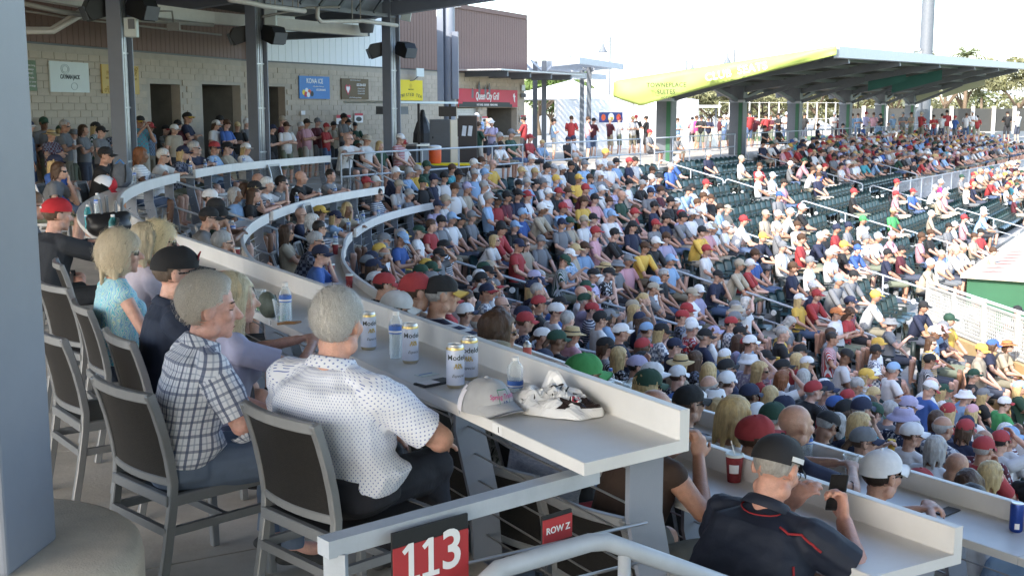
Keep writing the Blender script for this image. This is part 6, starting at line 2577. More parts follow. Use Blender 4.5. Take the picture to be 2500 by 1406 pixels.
def print_mat(name, kind):
    m = objcol_mat(name, .88, .08, 9, .5, 17)
    n, L = m.node_tree.nodes, m.node_tree.links
    b = n['Principled BSDF']
    src = b.inputs['Base Color'].links[0].from_socket
    tc = n.new('ShaderNodeTexCoord')
    if kind in 'hv':
        tx = n.new('ShaderNodeTexWave')
        tx.bands_direction = 'Z' if kind == 'h' else 'X'
        tx.inputs['Scale'].default_value = 9 if kind == 'h' else 14
        out = tx.outputs['Fac']
    elif kind == 'c':
        tx = n.new('ShaderNodeTexChecker')
        tx.inputs['Scale'].default_value = 22
        out = tx.outputs['Fac']
    else:
        tx = n.new('ShaderNodeTexNoise')
        tx.inputs['Scale'].default_value = 26
        out = tx.outputs['Fac']
    L.new(tc.outputs['Object'], tx.inputs['Vector'])
    gt = n.new('ShaderNodeMath')
    gt.operation = 'GREATER_THAN'
    gt.inputs[1].default_value = .62 if kind != 'f' else .56
    L.new(out, gt.inputs[0])
    mx = n.new('ShaderNodeMix')
    mx.data_type = 'RGBA'
    L.new(gt.outputs[0], mx.inputs['Factor'])
    L.new(src, mx.inputs['A'])
    mx.inputs['B'].default_value = (.55, .56, .60, 1) if kind != 'c' else (.16, .18, .24, 1)
    L.new(mx.outputs['Result'], b.inputs['Base Color'])
    return m


PRINTS = [print_mat('striped_shirt', 'h'), print_mat('pinstriped_shirt', 'v'), print_mat('checked_shirt', 'c'), print_mat('printed_shirt', 'f')]
labs = {}
for q in near:
    q['lab'] = f"person, {head_words(q)}, {COLR[q['shirt']][1]} shirt, {place_words(q)}"
    labs.setdefault(q['lab'], []).append(q)
for lb, qs in labs.items():
    if len(qs) > 1:
        qs.sort(key=lambda q: q['u'])
        for i, q in enumerate(qs):
            pre = ['leftmost'] + [f'{ORD[j]} from left' for j in range(1, len(qs) - 1)] + ['rightmost']
            q['lab'] = f'{pre[i]} ' + lb
SEATP = ['lap', 'lapL', 'lapR', 'knees', 'face', 'cross', 'legs', 'up', 'phone', 'drink', 'lapL', 'lap', 'cross', 'lapL']
TROU = [(.20, .18, .13), (.30, .26, .19), (.06, .07, .10), (.03, .03, .035), (.14, .15, .16), (.40, .36, .30), (.07, .11, .2), (.16, .18, .13)]
for q in near:
    if q['kind'] == 'row':
        grp = 'spectators in the stadium seats'
    elif q['kind'] == 'stand':
        grp = 'people standing on the concourse'
    else:
        grp = 'people seated at the counters and railing'
    rootloc = q['pos']
    r = thing('person', q['lab'], 'person', rootloc, q['rz'] + rnd.uniform(-.18, .18), grp)
    fine = q['d'] < 13.5
    key = q.get('pose') or rnd.choice(SEATP)
    q['key'] = key
    f = pose_set(key, fine)
    k = q.get('scale', 1.0) * rnd.uniform(.99, 1.08)
    fem = q['hair'] and q['hair'][0] in ('long', 'bob', 'tail')
    r.rotation_euler[0], r.rotation_euler[1] = rnd.uniform(-.05, .05), rnd.uniform(-.06, .06)
    r.scale = (rnd.choice((-1, 1)) * k * (.90 if fem else rnd.uniform(.96, 1.1)), k * rnd.uniform(.95, 1.05), k * (.96 if fem else 1))
    skin = rnd.choices(SKINS, [4, 4, 3, 4, 1])[0][0]
    jit = rnd.uniform(.85, 1.12)
    kid('body', f['body'], r, [min(.9, x * jit) for x in skin])
    sc2 = COLR[q['shirt']][0]
    jit = rnd.uniform(.8, 1.1)
    so = kid('shirt', f['shirt'], r, [min(.85, x * jit) for x in sc2])
    if rnd.random() < .28:                                    # stripes, checks and prints among the plain shirts
        so.material_slots[0].link = 'OBJECT'
        so.material_slots[0].material = rnd.choice(PRINTS)
    kid('trousers', f['trousers'], r, rnd.choice(TROU))
    if q['d'] < 22 or q['kind'] != 'row':
        kid('shoes', f['shoes'], r, rnd.choice([(.6, .6, .6), (.05, .05, .05), (.2, .12, .07), (.3, .3, .32)]))
    if key == 'drink' and q['d'] < 22:
        J_ = seated(0, 'drink', 20)
        hp = J_['wr'][1] + V3(-.03, .075, .0)
        Mr = Matrix.LocRotScale(r.location, r.rotation_euler, r.scale)
        ct = thing('drink_cup', ' '.join(('cup held by ' + q['lab'].replace('person, ', '')).split()[:16]).rstrip(','), 'cup', Mr @ hp, 0, 'cups held by spectators')
        cc = rnd.choice([(.6, .6, .6), (.35, .02, .03), (.55, .35, .05)])
        cb = MB().lathe([(0, -.06), (.028, -.06), (.038, .06), (0, .06)], 12).build('body', M_cloth, ct, smooth='auto')
        cb.color = (*cc, 1)
    bill = None
    if q['hat'] and q['hat'][0] == 'c' and rnd.random() < .18:
        bill = COLR[rnd.choice('rnkwy')][0]
    headgear(r, f['Mh'] @ Matrix.Scale(1.02, 4), q['hat'], q['hair'], bill_col=bill, rnd=rnd, shades=rnd.random() < .5)

# ------------------------------------------------------------------ everybody farther off: one mesh
def simple_person(stand, lean):
    J = standing('cross') if stand else seated(lean, 'lap' if lean < .1 else 'knees')
    parts = []

    def add(kind, fn):
        q = Pr()
        fn(q)
        parts.append((kind, q))
    Mh = Matrix.Translation(J['head']) @ J['hrot'].to_4x4()
    n0 = J['neck']
    add(0, lambda q: q.ell((0, .004, .0), (.078, .094, .115), n=8, m=5).xf(Mh))
    add(0, lambda q: q.ell((0, .10, -.02), (.016, .02, .02), n=5, m=3).xf(Mh))
    add(1, lambda q: q.ell((0, -.012, .045), (.092, .112, .10), n=9, m=5).xf(Mh))
    add(1, lambda q: q._add([Mh @ Vector(v) for v in ((-.07, .07, .05), (.07, .07, .05), (.055, .17, .03), (-.055, .17, .03), (-.07, .07, .035), (.07, .07, .035), (.055, .17, .022), (-.055, .17, .022))], [(0, 1, 2, 3), (7, 6, 5, 4), (2, 6, 7, 3), (1, 5, 6, 2), (3, 7, 4, 0)]))
    add(0, lambda q: q.cap(n0 - V3(0, 0, .02), Mh @ V3(0, -.02, -.08), .055, .05, 6))
    add(2, lambda q: q.loft([(J['pel'] + V3(0, 0, -.08), .15, .11, 0), (J['waist'], .155, .115, 0), (J['chest'], .18, .12, 0), (n0 + V3(0, 0, -.05), .15, .085, 0), (n0, .07, .05, 0)], 8))
    for s in (0, 1):
        add(2, lambda q: q.cap(J['sh'][s], J['sh'][s].lerp(J['el'][s], .65), .065, .06, 6))
        add(0, lambda q: q.cap(J['sh'][s].lerp(J['el'][s], .6), J['el'][s], .045, .04, 5))
        add(0, lambda q: q.cap(J['el'][s], J['wr'][s], .042, .036, 5))
        add(3, lambda q: q.cap(J['hip'][s], J['kn'][s], .09, .075, 6))
        add(0, lambda q: q.cap(J['kn'][s], J['an'][s], .055, .04, 5))
    vs, fs, kd = [], [], []
    for kind, q in parts:
        n = len(vs)
        vs += q.V
        fs += [tuple(i + n for i in f) for f in q.F]
        kd += [kind] * len(q.V)
    return np.array(vs, dtype=np.float32), fs, np.array(kd)


TPL = [simple_person(False, -.03), simple_person(False, .16), simple_person(True, 0)]
allv, allc, lens, loops = [], [], [], []
base = 0
tpl_loops = [(np.array([i for f in t[1] for i in f], dtype=np.int32), np.array([len(f) for f in t[1]], dtype=np.int32)) for t in TPL]
for q in far:
    ti = 2 if q['kind'] == 'stand' else (1 if rnd.random() < .25 else 0)
    vs, fs, kd = TPL[ti]
    a = q['rz'] + rnd.uniform(-.35, .35)
    ca, sa = math.cos(a), math.sin(a)
    k = rnd.uniform(1.0, 1.1) * q.get('scale', 1)
    x, y = vs[:, 0] * ca - vs[:, 1] * sa, vs[:, 0] * sa + vs[:, 1] * ca
    allv.append(np.stack([x * k + q['pos'].x, y * k + q['pos'].y, vs[:, 2] * k + q['pos'].z], 1))
    skin = rnd.choices(SKINS, [4, 4, 3, 4, 1])[0][0]
    if q['hat']:
        hc = (.5, .38, .2) if (q['hat'][0] == 's' and q['hat'][1] in 'ty') else COLR[q['hat'][1]][0]
    elif q['hair']:
        hc = HAIRC[q['hair'][1]][0]
    else:
        hc = skin
    jit = rnd.uniform(.8, 1.1)
    pal = np.array([skin, hc, [min(.85, c_ * jit) for c_ in COLR[q['shirt']][0]], rnd.choice(TROU)], dtype=np.float32)
    cols = pal[kd]
    if not q['hat']:
        cols = cols.copy()
    allc.append(np.concatenate([cols, np.ones((len(cols), 1), np.float32)], 1))
    loops.append(tpl_loops[ti][0] + base)
    lens.append(tpl_loops[ti][1])
    base += len(vs)


def big_mesh(name, V, loops, lens, mats, midx=None, cols=None, smooth=True):
    me = bpy.data.meshes.new(name)
    V = np.concatenate(V).astype(np.float32)
    lp = np.concatenate(loops).astype(np.int32)
    ln = np.concatenate(lens).astype(np.int32)
    me.vertices.add(len(V))
    me.vertices.foreach_set('co', V.ravel())
    me.loops.add(len(lp))
    me.loops.foreach_set('vertex_index', lp)
    me.polygons.add(len(ln))
    st = np.concatenate([[0], np.cumsum(ln)[:-1]]).astype(np.int32)
    me.polygons.foreach_set('loop_start', st)
    for m in mats:
        me.materials.append(m)
    if midx is not None:
        me.polygons.foreach_set('material_index', np.concatenate(midx).astype(np.int32))
    me.update(calc_edges=True)
    if smooth:
        me.polygons.foreach_set('use_smooth', [True] * len(ln))
    if cols is not None:
        at_ = me.color_attributes.new('Col', 'FLOAT_COLOR', 'POINT')
        at_.data.foreach_set('color', np.concatenate(cols).astype(np.float32).ravel())
    me.validate()
    return me


if far:
    M_far = objcol_mat('far_people', .8, .05, 8, 0, attr='Col')
    me = big_mesh('spectator_crowd', allv, loops, lens, [M_far], cols=allc)
    tag(link('spectator_crowd', me), 'far spectators filling the distant rows of the stand', 'crowd', kind='stuff')

# ------------------------------------------------------------------ seats: 300 empty ones singly, the others as one mesh
fs_ = []
for k, s, p, rz in free_seats:
    u, v, d = project(p + Vector((0, 0, .6)))
    if -20 < u < 2520 and v < 1430:
        fs_.append((d, u, k, s, p, rz))
fs_.sort(key=lambda q: q[0])
one, many = fs_[:300], fs_[300:]
grpd = {}
for q in one:
    n = q[2] - (3 if q[3] < 8.4 else 0)
    grpd.setdefault((n, sect_name(q[3])), []).append(q)
TENS = ['', '', 'twenty-', 'thirty-']
for (n, sn), qs in grpd.items():
    qs.sort(key=lambda q: q[1])
    for i, (d, u, k, s, p, rz) in enumerate(qs):
        od = ORD[i] if i < 20 else TENS[(i + 1) // 10] + ORD[(i + 1) % 10 - 1] if (i + 1) % 10 else 'thirtieth'
        r = link('stadium_seat', SEAT_HI)
        r.matrix_basis = Matrix.Translation(p) @ Matrix.Rotation(rz, 4, 'Z')
        tag(r, f'{od} empty green seat from left, {ORD[n]} row {sn}', 'seat', 'green stadium seats')
lo_v = np.array([v.co[:] for v in SEAT_LO.vertices], dtype=np.float32)
lo_l = np.array([i for f in SEAT_LO.polygons for i in f.vertices], dtype=np.int32)
lo_n = np.array([len(f.vertices) for f in SEAT_LO.polygons], dtype=np.int32)
lo_m = np.array([f.material_index for f in SEAT_LO.polygons], dtype=np.int32)
occupied = [(q['k'], q['s'], P(row_off(q['k']) + .44, q['s'], row_z(q['k'], q['s'])), rotz_of(nrm(q['s']))) for q in PEOPLE if q['kind'] == 'row']
V_, L_, N_, I_ = [], [], [], []
base = 0
for p, rz in [(q[4], q[5]) for q in many] + [(q[2], q[3]) for q in occupied]:
    ca, sa = math.cos(rz), math.sin(rz)
    x, y = lo_v[:, 0] * ca - lo_v[:, 1] * sa, lo_v[:, 0] * sa + lo_v[:, 1] * ca
    V_.append(np.stack([x + p.x, y + p.y, lo_v[:, 2] + p.z], 1))
    L_.append(lo_l + base)
    N_.append(lo_n)
    I_.append(lo_m)
    base += len(lo_v)
me = big_mesh('seat_rows', V_, L_, N_, [M_seat, M_seatg, M_disc], I_, smooth=False)
tag(link('seat_rows', me), 'rows of dark green stadium seats farther off and under the spectators', 'seats', kind='stuff')
# white number discs on the row ends along the aisles
dm = MB()
for s, k0 in AISLES:
    for k in range(k0, KB + 1):
        o = row_off(k) + .4
        f = (AR - o) / AR if abs(s) < AR * A30 else 1
        for e in (-1, 1):
            p = P(o, s + e * .42 / max(.25, f), row_z(k, s) + .5)
            n_, t_ = nrm(s), tan_(s)
            M = frame(p, n_ * 1.0, (0, 0, 1))
            q = MB()
            q.lathe([(0, .012), (.055, .012), (.06, 0), (.06, -.012), (0, -.012)], 10)
            q.v = [M @ Vector(v) for v in q.v]
            dm.add(q.v, q.f)
tag(dm.build('row_discs', M_disc), 'pale round row number discs on the aisle seat ends', 'discs', kind='stuff')
# ================================================================== CHAIRS
M_weave = mat('dark_woven_resin', (.022, .020, .018), .5, 0, .2, 5)
_n, _L = M_weave.node_tree.nodes, M_weave.node_tree.links
_tc = _n.new('ShaderNodeTexCoord')
_ck = _n.new('ShaderNodeTexBrick')
_ck.inputs['Scale'].default_value = 60
_ck.inputs['Mortar Size'].default_value = .035
_ck.inputs['Color1'].default_value = (.018, .016, .015, 1)
_ck.inputs['Color2'].default_value = (.011, .010, .0095, 1)
_ck.inputs['Mortar'].default_value = (.004, .004, .004, 1)
_ck.inputs['Brick Width'].default_value = .9
_ck.inputs['Row Height'].default_value = .45
_L.new(_ck.outputs['Color'], _n['Principled BSDF'].inputs['Base Color'])
_mp = _n.new('ShaderNodeMapping')
_mp.inputs['Rotation'].default_value = (PI / 2, 0, 0)
_L.new(_tc.outputs['Object'], _mp.inputs['Vector'])
_L.new(_mp.outputs['Vector'], _ck.inputs['Vector'])
_bp = _n.new('ShaderNodeBump')
_bp.inputs['Strength'].default_value = .9
_bp.inputs['Distance'].default_value = .006
_L.new(_ck.outputs['Fac'], _bp.inputs['Height'])
_bp.invert = True
_L.new(_bp.outputs['Normal'], _n['Principled BSDF'].inputs['Normal'])


def children(o):
    return list(o.children)


def copy_tree(o, parent=None):
    c = o.copy()
    COL.objects.link(c)
    if parent is not None:
        c.parent = parent
    for ch in children(o):
        copy_tree(ch, c)
    return c


def back_curve(x, z):
    """y of the chair back surface: raked and gently hollow"""
    f = (z - .44) / .43
    return -.215 - .02 * f - .07 * f * f + .035 * (x / .24) ** 2 - .03


def make_chair(label, frame_m, weave=True, group='grey framed woven patio chairs'):
    t = thing('patio_chair', label, 'chair', (0, 0, 0), 0, group)
    W_ = .228
    for s in (-1, 1):
        x = s * W_
        pts = [(x, -.30, 0), (x, -.255, .22), (x, -.235, .43)]
        rear = MB()
        zs = [.50, .60, .70, .79, .868]
        rear.path(pts[:2] + [(x, (pts[2][1] + back_curve(x, .43)) / 2, .41)] + [(x, back_curve(x, z), z) for z in zs], .032, .036, up=(0, 1, 0))
        bevel(rear.build('leg', frame_m, t), .004, 1)
        bevel(MB().bar((x, .225, 0), (x, .215, .43), .034, .034, up=(0, 1, 0)).build('leg', frame_m, t), .004, 1)
        bevel(MB().bar((x, -.235, .425), (x, .235, .425), .03, .045).build('seat_rail', frame_m, t), .004, 1)
        MB().bar((x, -.245, .30), (x, .215, .30), .022, .034).build('stretcher', frame_m, t)
    for y in (-.235, .22):
        bevel(MB().bar((-W_, y, .425), (W_, y, .425), .03, .045).build('seat_rail', frame_m, t), .004, 1)
    MB().bar((-W_, .02, .30), (W_, .02, .30), .022, .03).build('stretcher', frame_m, t)
    MB().bar((-W_, -.25, .30), (W_, -.25, .30), .022, .034).build('stretcher', frame_m, t)
    for z, h in ((.85, .042), (.50, .034)):
        bevel(MB().path([(a, back_curve(a, z), z) for a in np.linspace(-W_, W_, 8)], .03, h).build('back_rail', frame_m, t), .004, 1)
    if weave:
        q = MB()
        pts = []
        for z in np.linspace(.505, .84, 8):
            for x in np.linspace(-W_ + .012, W_ - .012, 9):
                pts.append((x, back_curve(x, z) + .004, z))
        q.grid(pts, 8, 9)
        q.grid([(x, y - .012, z) for x, y, z in pts][::-1], 8, 9)
        q.build('back_weave', M_weave, t, smooth=True)
        MB().box((0, -.005, .437), (.42, .43, .014)).build('seat_weave', M_weave, t)
    return t


def put(t, off, s, z, rz):
    p = P(off, s, z)
    t.location = p
    t.rotation_euler = (0, 0, rz)
    t.matrix_basis = Matrix.Translation(p) @ Matrix.Rotation(rz, 4, 'Z')
    return t


RZN = rotz_of(Vector((.72, .69, 0)))
chair0 = make_chair('grey framed woven chair under the man in the dotted shirt', M_chair)
put(chair0, -.69, -15.24, 0, RZN)
CH = [(-1.09, -14.50, 0, RZN + .02, 'grey framed woven chair under the man in the plaid shirt'),
      (-1.14, -13.2, 0, rotz_of(Vector((.80, .60, 0))), 'empty grey framed woven chair left of the plaid shirt man'),
      (-.86, -13.45, 0, rotz_of(Vector((.83, .56, 0))), 'grey framed chair under the man in the black cap with red emblem'),
      (-.84, -12.4, 0, rotz_of(Vector((.86, .51, 0))), 'grey framed chair under the woman in the blue patterned top'),
      (-.86, -11.45, 0, rotz_of(Vector((.72, .69, 0))), 'pale edged woven chair behind the blonde women, seen from behind'),
      (-.72, -9.55, 0, rotz_of(Vector((.9, .43, 0))), 'grey framed chair under the man in the red cap'),
      (-.62, -10.35, 0, rotz_of(Vector((.9, .43, 0))), 'grey framed chair between the red cap man and the blonde women'),
      (.42, -16.16, TY, rotz_of(Vector((.72, .69, 0))), 'woven chair with the man in the navy shirt at front right'),
      (.52, -15.42, TY, rotz_of(Vector((.74, .67, 0))), 'woven chair under the man in the brown tank top'),
      (.50, -14.78, TY, rotz_of(Vector((.74, .67, 0))), 'woven chair under the person in the heather shirt, behind the ROW Z sign'),
      (.48, -14.12, TY, rotz_of(Vector((.74, .67, 0))), 'woven chair under the person in the camouflage jacket'),
      (.60, -17.2, TY, rotz_of(Vector((.74, .67, 0))), 'woven chair at the lower right edge under the counter end')]
for o_, s_, z_, rz_, lb in CH:
    c = copy_tree(chair0)
    put(c, o_, s_, z_, rz_)
    c['label'] = lb
c_white = None
chl = make_chair('x', M_chairl, True, 'pale framed chairs at the curved counters')
cnt = {}
for i, q in enumerate([q for q in near if q['kind'] in ('sitZ', 'sitY', 'sitX', 'Y', 'X')]):
    c = chl if c_white is None else copy_tree(chl)
    c_white = True
    p = q['pos'] - nrm(q['s']) * .02
    c.location = p
    c.rotation_euler = (0, 0, rotz_of(nrm(q['s'])))
    lb = 'chair under ' + q['lab'].replace('person, ', 'person with ')
    c['label'] = ' '.join(lb.split()[:16]).rstrip(',')
# a few empty pale chairs
for j, (u, v, z, lb) in enumerate(((512, 425, .80, 'empty pale chair at the topmost back counter, leftmost'), (335, 432, .82, 'empty pale chair beside the second column'), (700, 408, .82, 'empty pale chair under the right end of the topmost counter'), (790, 505, .32, 'empty pale chair at the lowest back counter'), (100, 640, .8, 'x'))[:4]):
    p = at(u, v, z)
    o_, s_ = offs(p.x, p.y)
    c = copy_tree(chl)
    c.location = (p.x, p.y, round((z - .8) * 2) / 2)
    c.rotation_euler = (0, 0, rotz_of(nrm(s_)))
    c['label'] = lb

# ================================================================== PEOPLE IN FRONT
def seg_d(p, a, b):
    ab = b - a
    t = max(0, min(1, (p - a).dot(ab) / ab.length_squared))
    q = a + ab * t
    return (p - q).length, t, q


def pattern_coords(me, J, rr=.2):
    """metres around and along torso and sleeves, for printed cloth; seams fall between faces"""
    at_ = me.attributes.new('pat', 'FLOAT_VECTOR', 'CORNER')
    dat = np.zeros((len(me.loops), 3), dtype=np.float32)
    ax0, ax1 = J['pel'], J['neck']
    frames = []
    for s in (0, 1):
        d = (J['el'][s] - J['sh'][s]).normalized()
        x = d.cross(V3(0, 1, 0)).normalized()
        frames.append((J['sh'][s], d, x, x.cross(d)))
    for f in me.polygons:
        p = f.center
        best = (seg_d(p, ax0, ax1)[0] - .15 * (rr / .19) ** .6, None)
        for s in (0, 1):
            d, t, q = seg_d(p, J['sh'][s], J['el'][s])
            if d - .055 < best[0] and t > .12:
                best = (d - .055, s)
        s = best[1]
        ref = None
        for li in f.loop_indices:
            v = me.vertices[me.loops[li].vertex_index].co
            if s is None:
                q = seg_d(v, ax0, ax1)[2]
                a = math.atan2(v.x - q.x, -(v.y - q.y))
                k, h = rr, v.z
            else:
                o, d, x, y = frames[s]
                w_ = v - o
                a = math.atan2(w_.dot(x), w_.dot(y))
                k, h = .068, w_.dot(d)
            if ref is None:
                ref = a
            elif a - ref > PI:
                a -= 2 * PI
            elif ref - a > PI:
                a += 2 * PI
            dat[li] = (a * k, h, 0)
    at_.data.foreach_set('vector', dat.ravel())


def wrinkle(me, amp, J, seed=0, freq=9.0, folds=1.0):
    """drape: sagging folds that run around the trunk, finer creases at the elbows and waist"""
    nrmv = [v.normal.copy() for v in me.vertices]
    for v, n_ in zip(me.vertices, nrmv):
        p = v.co
        w_ = noise.noise(Vector((p.x * 3.0, p.y * 3.0, seed))) * 1.2
        f = math.sin((p.z * 1.0 + p.x * .35 * (1 if p.x > 0 else -1) + .06 * w_) * 2 * PI * freq * .55 + w_ * 3)
        f = math.copysign(abs(f) ** 1.6, f)
        loc = .35 + .65 * max(0, noise.noise(Vector((p.x * 4 + seed, p.y * 4, p.z * 5))) + .35)
        g = noise.noise(Vector((p.x * 16, p.y * 16, p.z * 26 + seed)))
        v.co = p + n_ * amp * (f * loc * folds + .45 * g)
    me.update()


def node_mat(name):
    m = bpy.data.materials.new(name)
    m.use_nodes = True
    return m, m.node_tree.nodes, m.node_tree.links, m.node_tree.nodes['Principled BSDF']


def mth(n, L, op, a, b=None):
    q = n.new('ShaderNodeMath')
    q.operation = op
    for i, x in enumerate((a, b)):
        if x is None:
            continue
        if isinstance(x, (int, float)):
            q.inputs[i].default_value = x
        else:
            L.new(x, q.inputs[i])
    return q.outputs[0]


def mixc(n, L, fac, a, b):
    q = n.new('ShaderNodeMix')
    q.data_type = 'RGBA'
    for sock, x in ((q.inputs['Factor'], fac), (q.inputs['A'], a), (q.inputs['B'], b)):
        if isinstance(x, (int, float)):
            sock.default_value = x
        elif isinstance(x, tuple):
            sock.default_value = (*x, 1)
        else:
            L.new(x, sock)
    return q.outputs['Result']


def pat_xy(n, L):
    a = n.new('ShaderNodeAttribute')
    a.attribute_name = 'pat'
    s = n.new('ShaderNodeSeparateXYZ')
    L.new(a.outputs['Vector'], s.inputs[0])
    return s.outputs['X'], s.outputs['Y'], a.outputs['Vector']


def cloth_finish(n, L, b, sc_=400, st=.15):
    b.inputs['Roughness'].default_value = .85
    nz = n.new('ShaderNodeTexNoise')
    nz.inputs['Scale'].default_value = sc_
    bp = n.new('ShaderNodeBump')
    bp.inputs['Strength'].default_value = st
    bp.inputs['Distance'].default_value = .003
    L.new(nz.outputs['Fac'], bp.inputs['Height'])
    L.new(bp.outputs['Normal'], b.inputs['Normal'])


def stripe(n, L, x, period, width, off=0.0):
    f = mth(n, L, 'FRACT', mth(n, L, 'ADD', mth(n, L, 'DIVIDE', x, period), off))
    return mth(n, L, 'LESS_THAN', f, width / period)


def plaid_mat():
    m, n, L, b = node_mat('plaid_cotton')
    x, y, _ = pat_xy(n, L)
    c = (.72, .74, .80)
    blue, pale = (.075, .10, .19), (.30, .35, .46)
    v1 = stripe(n, L, x, .052, .012)
    v2 = stripe(n, L, x, .052, .007, .45)
    h1 = stripe(n, L, y, .056, .011, .2)
    h2 = stripe(n, L, y, .056, .006, .7)
    col = mixc(n, L, mth(n, L, 'MULTIPLY', v2, .65), c, pale)
    col = mixc(n, L, mth(n, L, 'MULTIPLY', h2, .65), col, pale)
    col = mixc(n, L, mth(n, L, 'MULTIPLY', v1, .85), col, blue)
    col = mixc(n, L, mth(n, L, 'MULTIPLY', h1, .68), col, blue)
    L.new(col, b.inputs['Base Color'])
    cloth_finish(n, L, b)
    return m


def dot_mat():
    m, n, L, b = node_mat('dotted_cotton')
    x, y, _ = pat_xy(n, L)
    P_ = .0205
    u = mth(n, L, 'DIVIDE', mth(n, L, 'ADD', x, y), P_)
    v = mth(n, L, 'DIVIDE', mth(n, L, 'SUBTRACT', x, y), P_)
    fu = mth(n, L, 'ABSOLUTE', mth(n, L, 'SUBTRACT', mth(n, L, 'FRACT', u), .5))
    fv = mth(n, L, 'ABSOLUTE', mth(n, L, 'SUBTRACT', mth(n, L, 'FRACT', v), .5))
    d = mth(n, L, 'LESS_THAN', mth(n, L, 'MAXIMUM', fu, fv), .165)
    L.new(mixc(n, L, d, (.76, .79, .87), (.15, .20, .46)), b.inputs['Base Color'])
    cloth_finish(n, L, b)
    return m


def floral_mat():
    m, n, L, b = node_mat('aqua_print')
    x, y, vec = pat_xy(n, L)
    w_ = n.new('ShaderNodeTexWave')
    w_.inputs['Scale'].default_value = 9
    w_.inputs['Distortion'].default_value = 9
    w_.inputs['Detail'].default_value = 2
    w_.inputs['Detail Scale'].default_value = 2.2
    L.new(vec, w_.inputs['Vector'])
    r = n.new('ShaderNodeValToRGB')
    els = r.color_ramp.elements
    els[0].position, els[0].color = 0, (.16, .42, .62, 1)
    els[1].position, els[1].color = 1, (.10, .50, .62, 1)
    for p, c in ((.25, (.55, .72, .78, 1)), (.45, (.12, .40, .60, 1)), (.6, (.60, .78, .45, 1)), (.75, (.7, .8, .82, 1))):
        e = els.new(p)
        e.color = c
    L.new(w_.outputs['Fac'], r.inputs['Fac'])
    L.new(r.outputs['Color'], b.inputs['Base Color'])
    cloth_finish(n, L, b)
    return m


def blot_mat(name, cols, scale, stretch=(1, 1, 1)):
    m, n, L, b = node_mat(name)
    tc = n.new('ShaderNodeTexCoord')
    mp = n.new('ShaderNodeMapping')
    mp.inputs['Scale'].default_value = stretch
    L.new(tc.outputs['Object'], mp.inputs['Vector'])
    nz = n.new('ShaderNodeTexNoise')
    nz.inputs['Scale'].default_value = scale
    nz.inputs['Detail'].default_value = 4
    nz.inputs['Distortion'].default_value = 1.5
    L.new(mp.outputs['Vector'], nz.inputs['Vector'])
    r = n.new('ShaderNodeValToRGB')
    r.color_ramp.interpolation = 'CONSTANT' if len(cols) > 2 else 'LINEAR'
    els = r.color_ramp.elements
    els[0].position, els[0].color = 0, (*cols[0], 1)
    els[1].position, els[1].color = .62, (*cols[-1], 1)
    for k, c in enumerate(cols[1:-1]):
        e = els.new(.42 + .2 * k / max(1, len(cols) - 2))
        e.color = (*c, 1)
    L.new(nz.outputs['Fac'], r.inputs['Fac'])
    L.new(r.outputs['Color'], b.inputs['Base Color'])
    cloth_finish(n, L, b)
    return m


def strands(name, shell, flow, keep, n, length, lift=.004, width=.0022, seed=1, seg=6, curl=0.0):
    """short ribbons lying along a hair shell; shell(u) -> point, flow(p) -> direction of the comb"""
    r = random.Random(seed)
    vs, fs = [], []
    c, rad = shell
    c = Vector(c)
    made = 0
    while made < n:
        d = Vector((r.gauss(0, 1), r.gauss(0, 1), r.gauss(0, 1))).normalized()
        p = c + Vector((d.x * rad[0], d.y * rad[1], d.z * rad[2]))
        if not keep(p):
            continue
        made += 1
        L = length * r.uniform(.6, 1.2)
        lf = r.uniform(.0, lift) * (2.6 if r.random() < .07 else 1)
        ph = r.uniform(0, 6)
        base = len(vs)
        for i in range(seg):
            f = i / (seg - 1)
            q = p - c
            u = Vector((q.x / rad[0], q.y / rad[1], q.z / rad[2]))
            un = u.normalized()
            nn = Vector((un.x / rad[0], un.y / rad[1], un.z / rad[2])).normalized()
            on = c + Vector((un.x * rad[0], un.y * rad[1], un.z * rad[2])) + nn * (lf * math.sin(PI * min(1, f + .15)) + .001)
            fl = flow(on) + Vector((math.sin(ph + f * 3), math.cos(ph * 2 + f * 2), math.sin(ph * 3))) * (.16 + curl)
            fl = (fl - nn * fl.dot(nn)).normalized()
            sd = nn.cross(fl).normalized() * width * .5 * (1 - .6 * f)
            vs += [on - sd, on + sd]
            p = on + fl * L / (seg - 1)
        for i in range(seg - 1):
            a = base + i * 2
            fs.append((a, a + 1, a + 3, a + 2))
    me = bpy.data.meshes.new(name)
    me.from_pydata([tuple(v) for v in vs], [], fs)
    me.materials.append(M_strand)
    me.polygons.foreach_set('use_smooth', [True] * len(fs))
    return me


M_strand = objcol_mat('hair_strand', .45, .45, 260, 0)


def lower(J, d=.045):
    for k in ('waist', 'chest', 'neck', 'head'):
        J[k] = J[k] - V3(0, 0, d * (.5 if k == 'waist' else 1))
    J['sh'] = [p - V3(0, 0, d) for p in J['sh']]
    J['el'] = [p - V3(0, 0, d * .6) for p in J['el']]
    return J


def hero(label, J, off, s, z, rz, skin, shirt_m, trouser_col, shoe_col=(.05, .05, .05), vox=.0075, drape=.006, seed=1, pattern=False, trouser_m=None, eyes=True, **kw):
    lower(J)
    t = thing('person', label, 'person', P(off, s, z), rz)
    f = figure(J, vox, True, **kw)
    wrinkle(f['shirt'], drape, J, seed)
    wrinkle(f['trousers'], drape * .7, J, seed + 3)
    if pattern:
        pattern_coords(f['shirt'], J, kw.get('bulk', 1) * .19)
    for k, m in (('body', M_skin), ('shirt', shirt_m), ('trousers', trouser_m or M_cloth), ('shoes', M_cloth)):
        f[k].materials.append(m)
    kid('body', f['body'], t, skin)
    kid('shirt', f['shirt'], t, (1, 1, 1))
    kid('trousers', f['trousers'], t, trouser_col)
    kid('shoes', f['shoes'], t, shoe_col)
    Mh = f['Mh']
    return t, Mh, f


